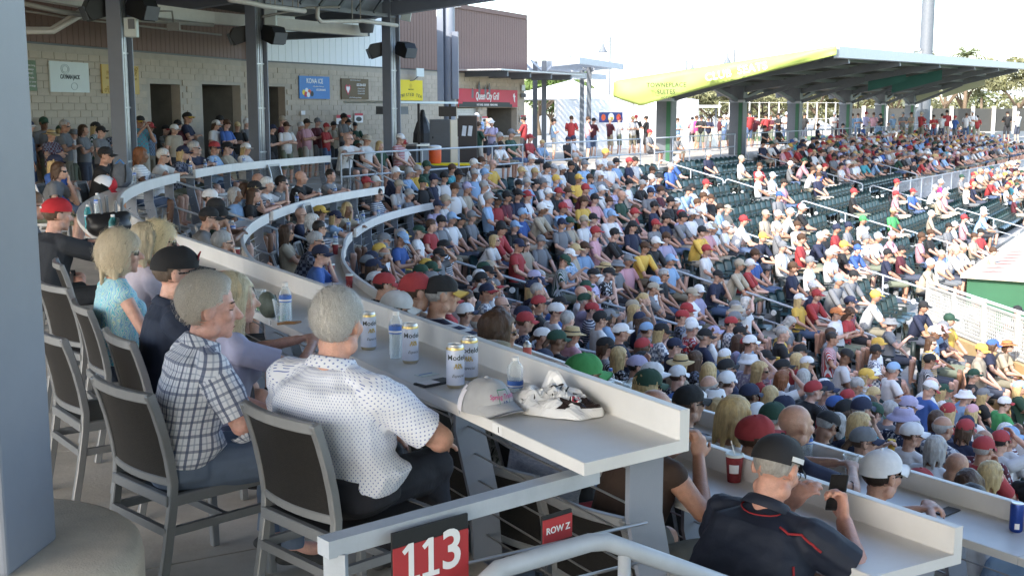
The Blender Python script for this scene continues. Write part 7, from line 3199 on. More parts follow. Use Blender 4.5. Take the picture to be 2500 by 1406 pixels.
def plain(name, col, bump=.4, rough=.85):
    return mat(name, col, rough, 0, .06, 12, bump, 28)


def collar(t, J, col_m, w_=.085, h=.035, tilt=.35):
    n0 = J['neck']
    lean = (J['neck'] - J['chest']).normalized()
    q = MB()
    prof = [(w_ * .80, .012), (w_ * .84, h + .004), (w_ * .90, h), (w_ * 1.12, -.004), (w_ * 1.05, -.008)]
    q.lathe(prof, 26, a0=PI / 2 + .30, a1=PI / 2 + 2 * PI - .30)
    q.v = [Vector((x, y * .92, z)) for x, y, z in q.v]
    M = Matrix.Translation(n0 + V3(0, -.004, -.004)) @ Vector((0, 0, 1)).rotation_difference((lean + V3(0, .25, 0)).normalized()).to_matrix().to_4x4()
    q.v = [M @ v for v in q.v]
    o = q.build('collar', col_m, t, smooth=True)
    a_ = o.data.attributes.new('pat', 'FLOAT_VECTOR', 'POINT')
    a_.data.foreach_set('vector', np.array([(math.atan2(v.co.x, -v.co.y) * .1, v.co.z, 0) for v in o.data.vertices], dtype=np.float32).ravel())
    return o


def under(M):
    """hair pressed flat below a cap"""
    return M @ Matrix.Diagonal((.95, .95, .90, 1))


# ---- man in the dotted shirt
J = seated(-.01, 'lap', 14, -3, wide=1.30, side=.01)
J['el'] = [V3(-.38, .08, .79), V3(.39, .10, .76)]
J['wr'] = [V3(-.12, .34, .63), V3(.20, .36, .63)]
J['sh'] = [J['neck'] + V3(-.225, -.01, -.075), J['neck'] + V3(.225, -.01, -.085)]
dotm = dot_mat()
t, Mh, f = hero('heavy man with short grey hair in a white shirt with blue dots, seen from behind', J, -.68, -15.18, 0, rotz_of(Vector((.55, .835, 0))), (.60, .33, .25), dotm, (.012, .013, .02), vox=.0085, drape=.0115, seed=3, pattern=True,
                bulk=1.72, belly=1.06, deep=.74, shorts=False, sleeve=.80, headk=1.10)
collar(t, J, dotm, .098, .034)
Mh = Mh @ Matrix.Scale(1.10, 4)
sil = (.60, .585, .56)
kid('hair', HAIR['short'], t, (.46, .44, .41), Mh)
hs_ = strands('hair_strands', ((0, -.012, .032), (.085, .109, .097)), lambda p: Vector((p.x * 2.5, -.35 if p.y < 0 else .3, -1.0 if p.z < .1 else -.1)) + Vector((.3, 0, 0)), hairline, 6500, .030, .007, .0013, 5)
kid('hair_strands', hs_, t, sil, Mh)

# ---- man in the plaid shirt
J = seated(.11, 'lap', -12, -5, wide=1.08)
J['el'] = [V3(-.27, .16, .76), V3(.27, .13, .735)]
J['wr'] = [V3(-.06, .36, .66), V3(.07, .37, .655)]
plm = plaid_mat()
t, Mh, f = hero('man with swept grey hair in a white and blue plaid shirt, in profile', J, -1.11, -14.57, 0, rotz_of(Vector((.86, .51, 0))), (.66, .37, .30), plm, (.12, .16, .23), vox=.007, drape=.0085, seed=8, pattern=True,
                bulk=1.20, belly=1.1, deep=.85, shorts=False, sleeve=.86, headk=1.08)
collar(t, J, plm, .090, .036)
Mh = Mh @ Matrix.Scale(1.08, 4)


def swept(p):
    """longer hair combed back: higher front, covers the nape"""
    if p.z > .098:
        return p.y < .082
    if p.z > .066:
        return p.y < .070 - .3 * (.098 - p.z)
    if p.z > .035:
        return p.y < .040
    if p.y > .014:
        return False
    if abs(p.x) > .05 and -.036 < p.y < .02 and p.z < .024:
        return False
    return p.z > -.090 + max(0, p.y) * 1.2


kid('hair', mesh_of(lat_shell((0, -.016, .036), (.083, .107, .100), swept, 48, 36, .003), 'hair', M_hair), t, (.40, .36, .31), Mh)
kid('hair_strands', strands('hair_strands', ((0, -.016, .036), (.087, .112, .105)), lambda p: Vector((p.x * 3, -1.0, .25 if p.y > .04 else -.75 - (.5 if p.y < -.06 else 0))), swept, 7500, .06, .010, .0014, 9, 7), t, (.58, .53, .46), Mh)
q = MB()
for s in (-1, 1):
    q.tube([(s * .020, .082, .004), (s * .034, .080, .001), (s * .049, .068, .002)], .0022, 5)
    q.tube([(s * .018, .086, .026), (s * .034, .085, .032), (s * .05, .072, .028)], .0032, 5)
kid('eyelids', mesh_of(q, 'eyelids', mat('lash_brown', (.10, .06, .045), .7, 0, 0)), t, (1, 1, 1), Mh)
q = MB()
q.tube([(-.022, .089, -.067), (0, .0955, -.0665), (.022, .089, -.067)], .0018, 5)
kid('mouth_line', mesh_of(q, 'mouth_line', mat('lip_dark', (.22, .075, .06), .6, 0, 0)), t, (1, 1, 1), Mh)
w_ = J['wr'][1].lerp(J['el'][1], .16)
dd = (J['el'][1] - J['wr'][1]).normalized()
q = MB()
q.lathe([(.033, -.011), (.0355, -.011), (.0355, .011), (.033, .011)], 18, c=w_, M=Vector((0, 0, 1)).rotation_difference(dd).to_matrix())
q.build('wristwatch', M_alum, t, smooth=True)

# ---- man in the black cap with red emblem
J = seated(.05, 'cross', -4, -2)
J['wr'] = [V3(.04, .27, .74), V3(-.04, .30, .78)]
navy1 = plain('navy_knit', (.018, .028, .055))
t, Mh, f = hero('man in a black cap with a dark red emblem and a navy shirt, arms folded', J, -.90, -13.47, 0, rotz_of(Vector((.90, .43, 0))), (.62, .36, .28), navy1, (.05, .06, .08), vox=.008, seed=12, bulk=1.15, sleeve=.75, headk=1.06)
collar(t, J, navy1, .086, .03)
Mh = Mh @ Matrix.Scale(1.08, 4)
kid('hair', HAIR['fringe'], t, (.12, .09, .07), under(Mh))
o = kid('cap', CAP_C, t, (.012, .012, .014), Mh @ Matrix.Rotation(-.02, 4, 'X'))
kid('bill', CAP_B, o, (.014, .012, .014))
q = MB()
q.prism([(-.020, -.02), (-.006, .024), (.006, .024), (.020, -.02), (.011, -.02), (.006, -.006), (-.006, -.006), (-.011, -.02)], .002, Matrix.Translation((.022, .094, .082)) @ Matrix.Rotation(.25, 4, 'Z').to_4x4() @ Matrix.Rotation(PI / 2 - .45, 4, 'X') @ Matrix.Rotation(.0, 4, 'Y'))
eo = kid('emblem', mesh_of(q, 'emblem', mat('emblem_red', (.25, .02, .04), .7, 0, .3, 200), False), o, (1, 1, 1))
kid('sunglasses', GLASSES, t, (0, 0, 0), Mh)

# ---- the two blonde women
flo = floral_mat()
J = seated(.02, 'lap', -14, -2, sw=.92)
t, Mh, f = hero('woman with bobbed grey blonde hair in a sleeveless aqua patterned top', J, -.92, -12.46, 0, rotz_of(Vector((.84, .54, 0))), (.60, .34, .26), flo, (.08, .10, .14), vox=.008, drape=.004, seed=21, pattern=True, female=True, tank=True, headk=1.02)


def bob(p):
    if p.z > .05:
        return p.y < .088
    if abs(p.x) < .06 and p.y > .0:
        return False
    return p.y < .052 and p.z > -.115


kid('hair', HAIR['bob'], t, (.42, .35, .24), Mh @ Matrix.Diagonal((1.06, 1.06, 1.06, 1)))
kid('hair_strands', strands('hair_strands', ((0, -.014, -.002), (.104, .124, .142)), lambda p: Vector((p.x * 2, -.5, -1.0)), bob, 5200, .075, .014, .0019, 31, 7, .14), t, (.66, .57, .42), Mh)
kid('sunglasses', GLASSES, t, (0, 0, 0), Mh)
J = seated(.06, 'table', -14, -4, sw=.95)
t, Mh, f = hero('woman with fluffy blonde hair, dark sunglasses and a white tank top with a black strap', J, -.64, -12.0, 0, rotz_of(Vector((.84, .54, 0))), (.66, .39, .31), plain('white_rib', (.75, .75, .76)), (.1, .12, .17), vox=.008, drape=.004, seed=24, female=True, tank=True, bulk=1.1, headk=1.02)
kid('hair', HAIR['bob'], t, (.55, .44, .25), Mh @ Matrix.Diagonal((1.06, 1.04, 1.06, 1)))
kid('hair_strands', strands('hair_strands', ((0, -.014, .005), (.103, .120, .132)), lambda p: Vector((p.x * 2, -.6, -.8)), bob, 5200, .07, .016, .0019, 35, 7, .22), t, (.80, .67, .42), Mh)
kid('sunglasses', GLASSES, t, (0, 0, 0), Mh @ Matrix.Scale(1.08, 4))
q = MB()
n0 = J['neck']
q.tube([n0 + V3(.10, -.09, -.03), n0 + V3(.09, .02, -.005), n0 + V3(.02, .13, -.13), n0 + V3(-.08, .155, -.28)], .013, 6)
q.build('bag_strap', M_black, t, smooth=True)
# ---- woman with a pale top in front of them, back view; long straight blonde hair further on
J = seated(.02, 'lap', -20, -2, sw=.92)
t, Mh, f = hero('person in a pale lilac top in the woven chair behind the blonde women', J, -.66, -12.02, 0, rotz_of(Vector((.80, .60, 0))), (.58, .33, .25), plain('lilac_knit', (.50, .45, .52)), (.02, .02, .025), vox=.010, drape=.004, seed=41, female=True, sleeve=.5)
kid('hair', HAIR['bob'], t, (.34, .29, .2), Mh)
J = seated(.06, 'table', -10, -2, sw=.92)
t, Mh, f = hero('woman with long straight pale blonde hair beyond the plaid shirt man', J, -.78, -14.0, -.07, rotz_of(Vector((.80, .60, 0))), (.60, .35, .27), plain('lavender_knit', (.40, .40, .55)), (.1, .12, .2), vox=.010, drape=.004, seed=44, female=True, sleeve=.6)
kid('hair', HAIR['long'], t, (.55, .46, .30), Mh)
kid('hair_strands', strands('hair_strands', ((0, -.018, -.07), (.094, .116, .205)), lambda p: Vector((p.x, -.3, -1.6)), lambda p: p.y < .03 or p.z > .09, 3000, .12, .008, .002, 46, 7), t, (.66, .57, .38), Mh)

# ---- man in the red cap, arm on the counter, and his neighbour
J = seated(.12, 'table', -10, -6)
J['el'] = [V3(-.22, .20, .86), V3(.30, .26, .88)]
J['wr'] = [V3(-.05, .42, .90), V3(.16, .50, .90)]
t, Mh, f = hero('man in a backward red cap and dark long sleeved shirt leaning on the counter', J, -.90, -9.65, 0, rotz_of(Vector((.62, .78, 0))), (.58, .33, .25), plain('charcoal_knit', (.022, .026, .034)), (.05, .05, .055), vox=.009, seed=51, bulk=1.25, long_sleeve=True, sleeve=.95, headk=1.04)
Mh = Mh @ Matrix.Scale(1.08, 4)
kid('hair', HAIR['short'], t, (.10, .06, .04), under(Mh))
kid('cap', CAP_C, t, (.48, .02, .028), Mh)
q = MB()
q.box((0, -.121, .05), (.028, .004, .014))
kid('cap_badge', mesh_of(q, 'cap_badge', M_white, False), t, (1, 1, 1), Mh)
J = seated(.08, 'lap', 10, -6)
t, Mh, f = hero('bearded man with glasses half hidden at the left edge by the red cap man', J, -.92, -8.65, 0, rotz_of(Vector((.9, .3, 0))), (.60, .32, .24), plain('grey_knit', (.12, .12, .13)), (.05, .05, .055), vox=.011, seed=55)
kid('hair', HAIR['short'], t, (.16, .09, .05), Mh)
kid('sunglasses', GLASSES, t, (0, 0, 0), Mh)

# ---- man with pressed hands at the middle counter
J = seated(.06, 'table', -6, 2)
J['el'] = [V3(-.24, .26, .86), V3(.24, .26, .86)]
J['wr'] = [V3(-.035, .36, 1.03), V3(.035, .36, 1.03)]
J['hd'] = (V3(.05, .12, 1), V3(-.05, .12, 1))
J['hu'] = (V3(-1, 0, 0), V3(1, 0, 0))
J['curl'] = (.12, .12)
J['hside'] = (1, -1)
J['spread'] = 1.2
t, Mh, f = hero('man in a black cap and sunglasses holding his palms together at the counter', J, .46, -9.75, TY, rotz_of(Vector((.93, .37, 0))), (.62, .36, .28), plain('steel_shirt', (.16, .2, .25)), (.05, .05, .055), vox=.008, seed=61, headk=1.05)
Mh = Mh @ Matrix.Scale(1.08, 4)
kid('hair', HAIR['short'], t, (.03, .022, .018), under(Mh))
o = kid('cap', CAP_C, t, (.018, .015, .012), Mh @ Matrix.Rotation(.10, 4, 'X'))
kid('bill', CAP_B, o, (.018, .015, .012), Matrix.Rotation(.12, 4, 'X'))
kid('sunglasses', GLASSES, t, (0, 0, 0), Mh)

# ---- man in the navy polo with the phone
J = seated(.20, 'table', 6, -24, wide=1.16)
J['el'] = [V3(-.30, .24, .80), V3(.34, .24, .84)]
J['wr'] = [V3(-.10, .43, .90), V3(.17, .42, .91)]
J['hd'] = (V3(.5, .4, .8), V3(-.35, .35, .8))
J['hu'] = (V3(-.3, -.9, .3), V3(.55, .75, .1))
J['curl'] = (.55, 1.0)
nav = plain('navy_polo', (.012, .017, .034), .3, .7)
t, Mh, f = hero('heavy man in dark cap and navy polo shirt with red trim, looking at phone', J, .56, -16.08, TY - .05, rotz_of(Vector((.74, .67, 0))), (.62, .33, .25), nav, (.05, .06, .1), vox=.0075, drape=.0105, seed=71, bulk=1.55, belly=1.1, sleeve=.86, headk=1.06, hs=1.12)
collar(t, J, nav, .096, .034)
Mh = Mh @ Matrix.Scale(1.07, 4)
kid('hair', HAIR['fringe'], t, (.34, .32, .30), under(Mh))
o = kid('cap', CAP_C, t, (.022, .022, .026), Mh @ Matrix.Rotation(.04, 4, 'X'))
kid('bill', CAP_B, o, (.022, .022, .026))
q = MB()
for a in np.linspace(-.2, .35, 6):
    aa = a - .15
    q.box((.0905 * math.cos(aa), .112 * math.sin(aa) - .010, .042), (.004, .016, .018), aa)
kid('cap_label', mesh_of(q, 'cap_label', M_white, False), o, (1, 1, 1))
q = MB()
for s in (-1, 1):
    q.tube([Vector((s * .034 + .022 * math.cos(a), .094 - .008 * abs(math.cos(a)), -.002 + .017 * math.sin(a))) for a in np.linspace(0, 2 * PI, 14)], .0016, 4)
    q.tube([(s * .056, .088, .004), (s * .084, -.012, .004)], .0016, 4)
q.tube([(-.012, .097, 0), (.012, .097, 0)], .0016, 4)
kid('glasses', mesh_of(q, 'glasses', M_black, False), t, (1, 1, 1), Mh)
redt = plain('red_piping', (.30, .02, .025))
sh, nk = J['sh'][1], J['neck']
q = MB()
for k in range(10):
    f0 = k / 9
    p = sh + V3(-.06 + .02 * f0, -.092 + .03 * (1 - f0) ** 2 - .02, .055 - .17 * f0)
    q.box(p + V3(.0, -.0, 0), (.012, .03, .03), M=Matrix.Rotation(-.2, 3, 'Y'))
bvh_shirt = None


def lay_on(me, pts, r, m, name, parent):
    """a thin cord laid on a cloth surface"""
    from mathutils.bvhtree import BVHTree
    tr_ = BVHTree.FromPolygons([v.co[:] for v in me.vertices], [tuple(p.vertices) for p in me.polygons])
    out = []
    for p in pts:
        h = tr_.find_nearest(Vector(p))
        out.append(h[0] + h[1] * r * .6)
    return MB().tube(out, r, 6).build(name, m, parent, smooth=True)


lay_on(f['shirt'], [sh + V3(-.03 + .035 * k, -.10, .06 - .022 * k) for k in np.linspace(-1, 4, 9)], .005, redt, 'piping', t)
lay_on(f['shirt'], [V3(.24 + .0 * z, .0, z) for z in np.linspace(.52, .86, 12)], .0045, redt, 'piping', t)
lay_on(f['shirt'], [nk + V3(.09 * math.cos(a), .085 * math.sin(a) - .01, .0) for a in np.linspace(PI * .95, 2.05 * PI, 12)], .003, redt, 'piping', t)
# the phone he holds
ph = thing('phone', 'black phone held up by the man in the navy polo', 'phone', (0, 0, 0))
Wm = Matrix.Translation(P(.56, -16.08, TY - .05)) @ Matrix.Rotation(rotz_of(Vector((.74, .67, 0))), 4, 'Z')
pc = Wm @ (J['wr'][1] + V3(-.085, .075, .085))
ph.location = pc
ph.rotation_euler = Euler((math.radians(52), math.radians(-10), rotz_of(Vector((.74, .67, 0))) + .15))
bevel(MB().box((0, 0, 0), (.076, .155, .009)).build('case', M_black, ph), .006, 3)
MB().box((0, 0, .0052), (.068, .142, .001)).build('screen', mat('phone_glass', (.03, .03, .032), .15, 0, .3, 20), ph)

# ---- man in the brown tank top
J = seated(.18, 'table', 8, -10)
J['el'] = [V3(-.25, .22, .80), V3(.27, .20, .80)]
J['wr'] = [V3(-.05, .38, .95), V3(.06, .40, .92)]
J['hd'] = (V3(.4, .35, .9), V3(-.35, .35, .9))
J['curl'] = (.9, .7)
t, Mh, f = hero('tanned bald man in a brown tank top with raised hands, below the counter end', J, .52, -15.36, TY, rotz_of(Vector((.78, .62, 0))), (.46, .24, .16), plain('brown_jersey', (.045, .026, .018)), (.16, .15, .13), vox=.0085, seed=81, tank=True, bulk=1.1)
# ---- two people seen through the cables under the counter
J = seated(.10, 'table', 10, -6)
t, Mh, f = hero('person in a heather blue shirt and red shorts seen through the railing cables', J, .52, -14.72, TY, rotz_of(Vector((.76, .65, 0))), (.50, .28, .2), blot_mat('heather_jersey', [(.07, .09, .16), (.34, .37, .46)], 26, (1, 1, 4)), (.35, .02, .03), vox=.010, seed=85, bulk=1.25)
kid('hair', HAIR['short'], t, (.2, .18, .16), under(Mh))
J = seated(.14, 'table', 10, -8)
t, Mh, f = hero('person in a grey camouflage jacket and straw hat under the counter edge', J, .50, -14.05, TY, rotz_of(Vector((.76, .65, 0))), (.50, .28, .2), blot_mat('camouflage_jacket', [(.03, .03, .028), (.16, .16, .15), (.30, .29, .27), (.09, .085, .08)], 22), (.05, .05, .05), vox=.010, seed=88, long_sleeve=True, sleeve=.95)
kid('hat', HAT_WIDE, t, (.30, .25, .16), Mh)
kid('hair', HAIR['short'], t, (.2, .18, .16), under(Mh))

# ---- woman in the white cap with folded hands at the lowest counter
J = seated(.12, 'table', -2, -2, sw=.92)
J['el'] = [V3(-.20, .24, .88), V3(.22, .26, .88)]
J['wr'] = [V3(-.02, .44, .90), V3(.035, .46, .905)]
J['curl'] = (.75, .55)
t, Mh, f = hero('woman in a white cap and navy jersey with folded hands on counter', J, 2.02, -15.32, TX, rotz_of(Vector((.84, .54, 0))), (.58, .33, .25), plain('navy_jersey', (.018, .022, .05)), (.1, .1, .12), vox=.0085, seed=91, female=True, sleeve=.7, headk=1.04)
collar(t, J, plain('red_collar', (.32, .025, .035)), .08, .03)
Mh = Mh @ Matrix.Scale(1.06, 4)
kid('hair', HAIR['short'], t, (.03, .018, .012), under(Mh))
o = kid('cap', CAP_C, t, (.80, .80, .83), Mh @ Matrix.Rotation(.05, 4, 'X'))
kid('bill', CAP_B, o, (.80, .80, .83))
kid('sunglasses', GLASSES, t, (0, 0, 0), Mh)
# ================================================================== THINGS ON THE COUNTERS
M_can = mat('can_label', (.60, .65, .78), .3, .35, .06, 30)
M_gold = mat('can_gold', (.55, .42, .18), .3, .8, .05, 20)
M_cbase = mat('can_base', (.42, .38, .28), .35, .7, .05, 20)
M_clear = glass_mat('clear_plastic', (.93, .96, .97), .05, 1.4, .22)
M_water = glass_mat('bottle_water', (.90, .95, .97), .03, 1.33, .30)
M_teal = glass_mat('teal_bottle', (.20, .62, .66), .08, 1.4, .4)
M_lblue = mat('bottle_label', (.06, .16, .50), .4, 0, .1, 40)
M_lime_f = mat('lime_fruit', (.20, .45, .08), .5, 0, .2, 40)
M_cuprd = mat('cup_red_print', (.22, .02, .025), .5, 0, .3, 60)


def wrap_text(body, size, r, z, a, **kw):
    """lettering bent round an upright cylinder of radius r, centred at angle a"""
    me = text_mesh(body, size, extrude=0, **kw)
    for v in me.vertices:
        th = a + v.co.x / r
        v.co = Vector((math.cos(th) * (r + .0004), math.sin(th) * (r + .0004), z + v.co.y))
    return me


def on_top(u, v, z):
    """point on a counter top under a pixel, kept clear of both edges"""
    p = at(u, v, z)
    o, s = offs(p.x, p.y)
    ob = {Z_TOP: OZ, Y_TOP: OY, X_TOP: OX}[z](s)
    return P(min(max(o, ob - .44), ob - .09), s, z)


def beer_can(u, v, label, face):
    p = on_top(u, v, Z_TOP)
    t = thing('beer_can', label, 'can', p, 0, 'tall beer cans on the near counter')
    r = .0365
    MB().lathe([(.026, 0), (.031, .004), (r, .016), (r, .150), (r, .160)], 28, m=0).build('body', M_can, t, smooth='auto')
    MB().lathe([(.0305, .002), (.0345, .010), (r + .0003, .0165)], 28).build('base_band', M_cbase, t, smooth='auto')
    MB().lathe([(r, .160), (.033, .172), (.0305, .1755), (.0305, .1785), (.0285, .1785), (.0280, .174), (0, .174)], 28).build('lid', M_alum, t, smooth='auto')
    MB().lathe([(r + .0002, .1575), (r + .0004, .160), (.0345, .168)], 28).build('gold_rim', M_gold, t, smooth='auto')
    q = MB()
    q.box((0, .004, .1765), (.012, .022, .0015), .6)
    q.lathe([(.004, .1745), (.0065, .1765), (.004, .178)], 8, c=(0, .012, 0))
    q.build('pull_tab', M_alum, t)
    cam_a = math.atan2(-p.y, -p.x)
    for da in (0, PI * .78):
        a = cam_a + face + da
        for body, sz, z, m, sh in (('Modelo', .030, .128, M_ink, 0), ('Especial', .017, .055, M_ink, .35)):
            me = wrap_text(body, sz, r, z, a, bold=(body == 'Modelo'), shear=sh)
            me.materials.append(m)
            link('lettering', me, t)
        q = MB()
        for dx, dz, s_ in ((-.011, 0, 1), (.011, 0, -1), (0, .002, .6)):
            poly = [(dx + s_ * x * .0085, .094 + dz + y * .011) for x, y in ((-.8, -1), (.9, -1), (.5, -.2), (.9, .5), (.2, 1), (-.3, .7), (-.2, .1), (-.9, -.3))]
            vs = []
            for x, z in poly:
                th = a + x / r
                vs.append((math.cos(th) * (r + .0005), math.sin(th) * (r + .0005), z))
            q.add(vs, [tuple(range(len(vs)))])
        q.build('emblem', M_gold, t)
    return t


beer_can(900, 853, 'tall pale beer can farthest left on the near counter', .5)
beer_can(1002, 886, 'tall pale beer can beside the nearly hidden water bottle', .45)
beer_can(1146, 926, 'tall pale beer can, the rear one of the touching pair', -.1)
beer_can(1112, 946, 'tall pale beer can, the front one of the touching pair', .35)


def bottle(p, label, h=.205, r=.032, lab=(.115, .15), cap_m=M_white, m=None, fill=.75, group='water bottles', lean=0):
    t = thing('water_bottle', label, 'bottle', p, 0, group)
    m = m or M_clear
    k = h / .205
    prof = [(0, .001), (r * .9, .002), (r, .010)]
    for i in range(6):
        z = .018 + i * .014
        prof += [(r, z * k), (r * .93, (z + .006) * k)]
    prof += [(r, .108 * k), (r, .155 * k), (r * .8, .172 * k), (r * .45, .190 * k), (r * .42, .200 * k)]
    MB().lathe(prof, 20).build('body', m, t, smooth=True)
    MB().lathe([(0, .004), (r * .86, .005), (r * .9, fill * .15 * k), (0, fill * .15 * k)], 16).build('water', M_water, t, smooth='auto')
    MB().lathe([(r + .0008, lab[0] * k), (r + .0008, lab[1] * k)], 20).build('label', M_lblue, t, smooth=True)
    MB().lathe([(r + .0012, (lab[0] + .006) * k), (r + .0012, (lab[0] + .014) * k)], 20).build('label_band', M_white, t, smooth=True)
    MB().lathe([(r * .46, .196 * k), (r * .48, .212 * k), (r * .4, .215 * k), (0, .215 * k)], 16).build('cap', cap_m, t, smooth='auto')
    return t


bottle(on_top(667, 792, Z_TOP), 'clear water bottle with blue label left of the dotted shirt man')
bottle(on_top(968, 874, Z_TOP), 'clear water bottle half hidden behind the second beer can')
bottle(on_top(1258, 957, Z_TOP), 'short water bottle with white cap between the grey cap and the plastic bag', .135, .031, (.035, .075), fill=.55)
bottle(on_top(2035, 1112, X_TOP), 'water bottle with white cap standing behind the navy polo man', .20, .032)
bottle(on_top(1600, 950, X_TOP), 'clear bottle with blue cap beside the drinking glasses', .2, .030, cap_m=M_lblue, lab=(.02, .03))


def cup(p, label, h=.115, r0=.028, r1=.044, lime=True, straw=True, m=None, rot=None):
    t = thing('plastic_cup', label, 'cup', p, 0, 'clear plastic cups')
    MB().lathe([(0, .002), (r0, .002), (r1, h), (r1 + .002, h), (r1 + .002, h + .003), (r1 - .001, h + .002), (r0 - .001, .004)], 24).build('body', m or M_clear, t, smooth='auto')
    if lime:
        MB().lathe([(0, 0), (.02, 0), (.02, .006), (0, .006)], 14, M=Matrix.Rotation(.9, 3, 'X'), c=(.006, 0, .018)).build('lime_slice', M_lime_f, t)
        MB().lathe([(0, .003), (r0 * .95, .004), (r0 * 1.1, h * .28), (0, h * .28)], 16).build('drink', M_water, t, smooth='auto')
    if straw:
        MB().tube([(.012, .01, .006), (-.028, -.01, h + .03)], .0026, 6).build('straw', M_black, t)
    if rot:
        t.rotation_euler = rot
    return t


cup(on_top(600, 792, Z_TOP), 'clear plastic cup with a lime slice and black straw, nearest the camera')
cup(on_top(571, 764, Z_TOP), 'clear plastic cup with straw behind the nearest one')
cup(on_top(628, 772, Z_TOP) + Vector((0, 0, .04)), 'clear plastic cup lying on its side by the water bottle', straw=False, lime=False, rot=(PI / 2, 0, 1.9))
cup(on_top(2076, 1160, X_TOP), 'empty clear cup on the lowest counter behind the navy polo man', .12, .03, .045, False, False)
cup(on_top(1632, 966, X_TOP), 'tall clear drinking glass, left of the two by the menu card', .15, .026, .034, False, False)
cup(on_top(1668, 985, X_TOP), 'tall clear drinking glass, right of the two by the menu card', .15, .026, .034, False, False)
t = thing('menu_card', 'small dark menu card standing by the drinking glasses', 'card', on_top(1652, 985, X_TOP), .6)
MB().box((0, 0, .06), (.09, .01, .12), M=Matrix.Rotation(.15, 3, 'X')).build('card', M_ink, t)
for dz in (.08, .05):
    MB().box((0, -.012 + dz * .12, dz), (.06, .002, .012), M=Matrix.Rotation(.15, 3, 'X')).build('print', M_white, t)
t = thing('wrapper', 'crumpled brown and white wrapper under the clear water bottle', 'wrapper', on_top(655, 797, Z_TOP), .5)
MB().tube([(-.06, 0, .008), (-.02, .01, .010), (.03, 0, .008), (.07, .01, .008)], [.007, .009, .009, .005], 7).build('roll', mat('wrapper_brown', (.32, .16, .06), .5, 0, .4, 60), t)
MB().tube([(.0, .03, .006), (.05, .05, .006)], [.006, .006], 6).build('paper', M_white, t)
t = thing('shoulder_bag', 'dark green shoulder bag with metal studs hanging over the counter edge', 'bag', at(655, 745, Z_TOP + .06), 0)
q = MB()
pr = Pr()
pr.ell((0, 0, .0), (.12, .045, .075))
me = fuse('pouch', pr, .012, 1)
me.materials.append(mat('green_leather', (.10, .12, .09), .6, 0, .3, 20, .3, 60))
o = link('pouch', me, t)
t.rotation_euler = (0, 0, rotz_of(tan_(-13)) + PI / 2)
for dx in (-.1, 0, .1):
    MB().lathe([(0, .004), (.008, 0), (0, -.004)], 8, c=(dx, -.04, .05)).build('stud', M_alum, t)

# phone and ticket under the front can
t = thing('phone', 'black phone lying on the near counter left of the front beer can', 'phone', on_top(1060, 937, Z_TOP) + Vector((0, 0, .006)), .75)
bevel(MB().box((0, 0, 0), (.16, .078, .010)).build('case', M_black, t), .005, 3)
MB().box((-.03, 0, .0056), (.075, .06, .001)).build('card', M_white, t)
t = thing('ticket', 'pale printed card beside the phone on the near counter', 'card', on_top(1042, 915, Z_TOP) + Vector((0, 0, .002)), .75)
MB().box((0, 0, 0), (.09, .055, .002)).build('card', M_swhite, t)
MB().box((0, .008, .0014), (.07, .006, .001)).build('print', M_lblue, t)

# grey cap with embroidery
p = on_top(1190, 1000, Z_TOP)
t = thing('baseball_cap', 'light grey cap with white mesh back and pink lettering lying on the counter', 'cap', p, math.radians(-142))
Mc = Matrix.Translation((0, 0, -.036)) @ Matrix.Diagonal((1.06, 1.06, 1.25, 1))
capg = (.36, .37, .39)
o = kid('crown', CAP_C, t, capg, Mc)
ob = kid('bill', CAP_B, t, capg, Matrix.Translation((0, 0, .010)) @ Matrix.Scale(1.08, 4))
q = lat_shell((0, -.010, .030), (.0915, .1135, .098), lambda p_: p_.y < -.035 and .036 < p_.z < .10, 32, 22)
kid('mesh_back', mesh_of(q, 'mesh_back', M_cloth), t, (.75, .74, .80), Mc)


def on_crown(me, a0, z0, r=(.0905, .1125, .1045)):
    for v in me.vertices:
        x, y = v.co.x, v.co.y
        ph = math.asin(max(-.99, min(.99, (z0 + y * .95 - .030) / r[2])))
        a = a0 - x / (.1 * max(.3, math.cos(ph)))
        a = PI / 2 - (a - PI / 2)
        v.co = Vector((r[0] * 1.012 * math.cos(ph) * math.cos(a), -.010 + r[1] * 1.012 * math.cos(ph) * math.sin(a) + .007, r[2] * 1.012 * math.sin(ph) + .036))
    return me


for body, sz, dz, m, a0 in (('Spring Training', .019, .078, mat('thread_pink', (.42, .07, .20), .7, 0, 0), PI / 2), ('19', .022, .058, M_navyp, PI / 2)):
    me = on_crown(text_mesh(body, sz, extrude=0, shear=.3 if body[0] == 'S' else 0, bold=True), a0, dz)
    me.materials.append(m)
    o = link('embroidery', me, t)
    o.matrix_basis = Mc
q = MB()
pl = [(-.022, .030), (.016, .030), (.022, .004), (.020, -.024), (-.006, -.026), (-.024, -.012), (-.022, .03)]
for a, b in zip(pl[:-1], pl[1:]):
    a, b = Vector((*a, 0)), Vector((*b, 0))
    n_ = Vector((-(b - a).y, (b - a).x, 0)).normalized() * .0012
    for i in range(4):
        s0, s1 = a.lerp(b, i / 4), a.lerp(b, (i + 1) / 4)
        q.add([s0 - n_, s1 - n_, s1 + n_, s0 + n_], [(0, 1, 2, 3)])
me = on_crown(mesh_of(q, 'embroidery', mat('thread_green', (.03, .18, .10), .7, 0, 0), False), PI / 2, .068)
o = link('embroidery', me, t)
o.matrix_basis = Mc

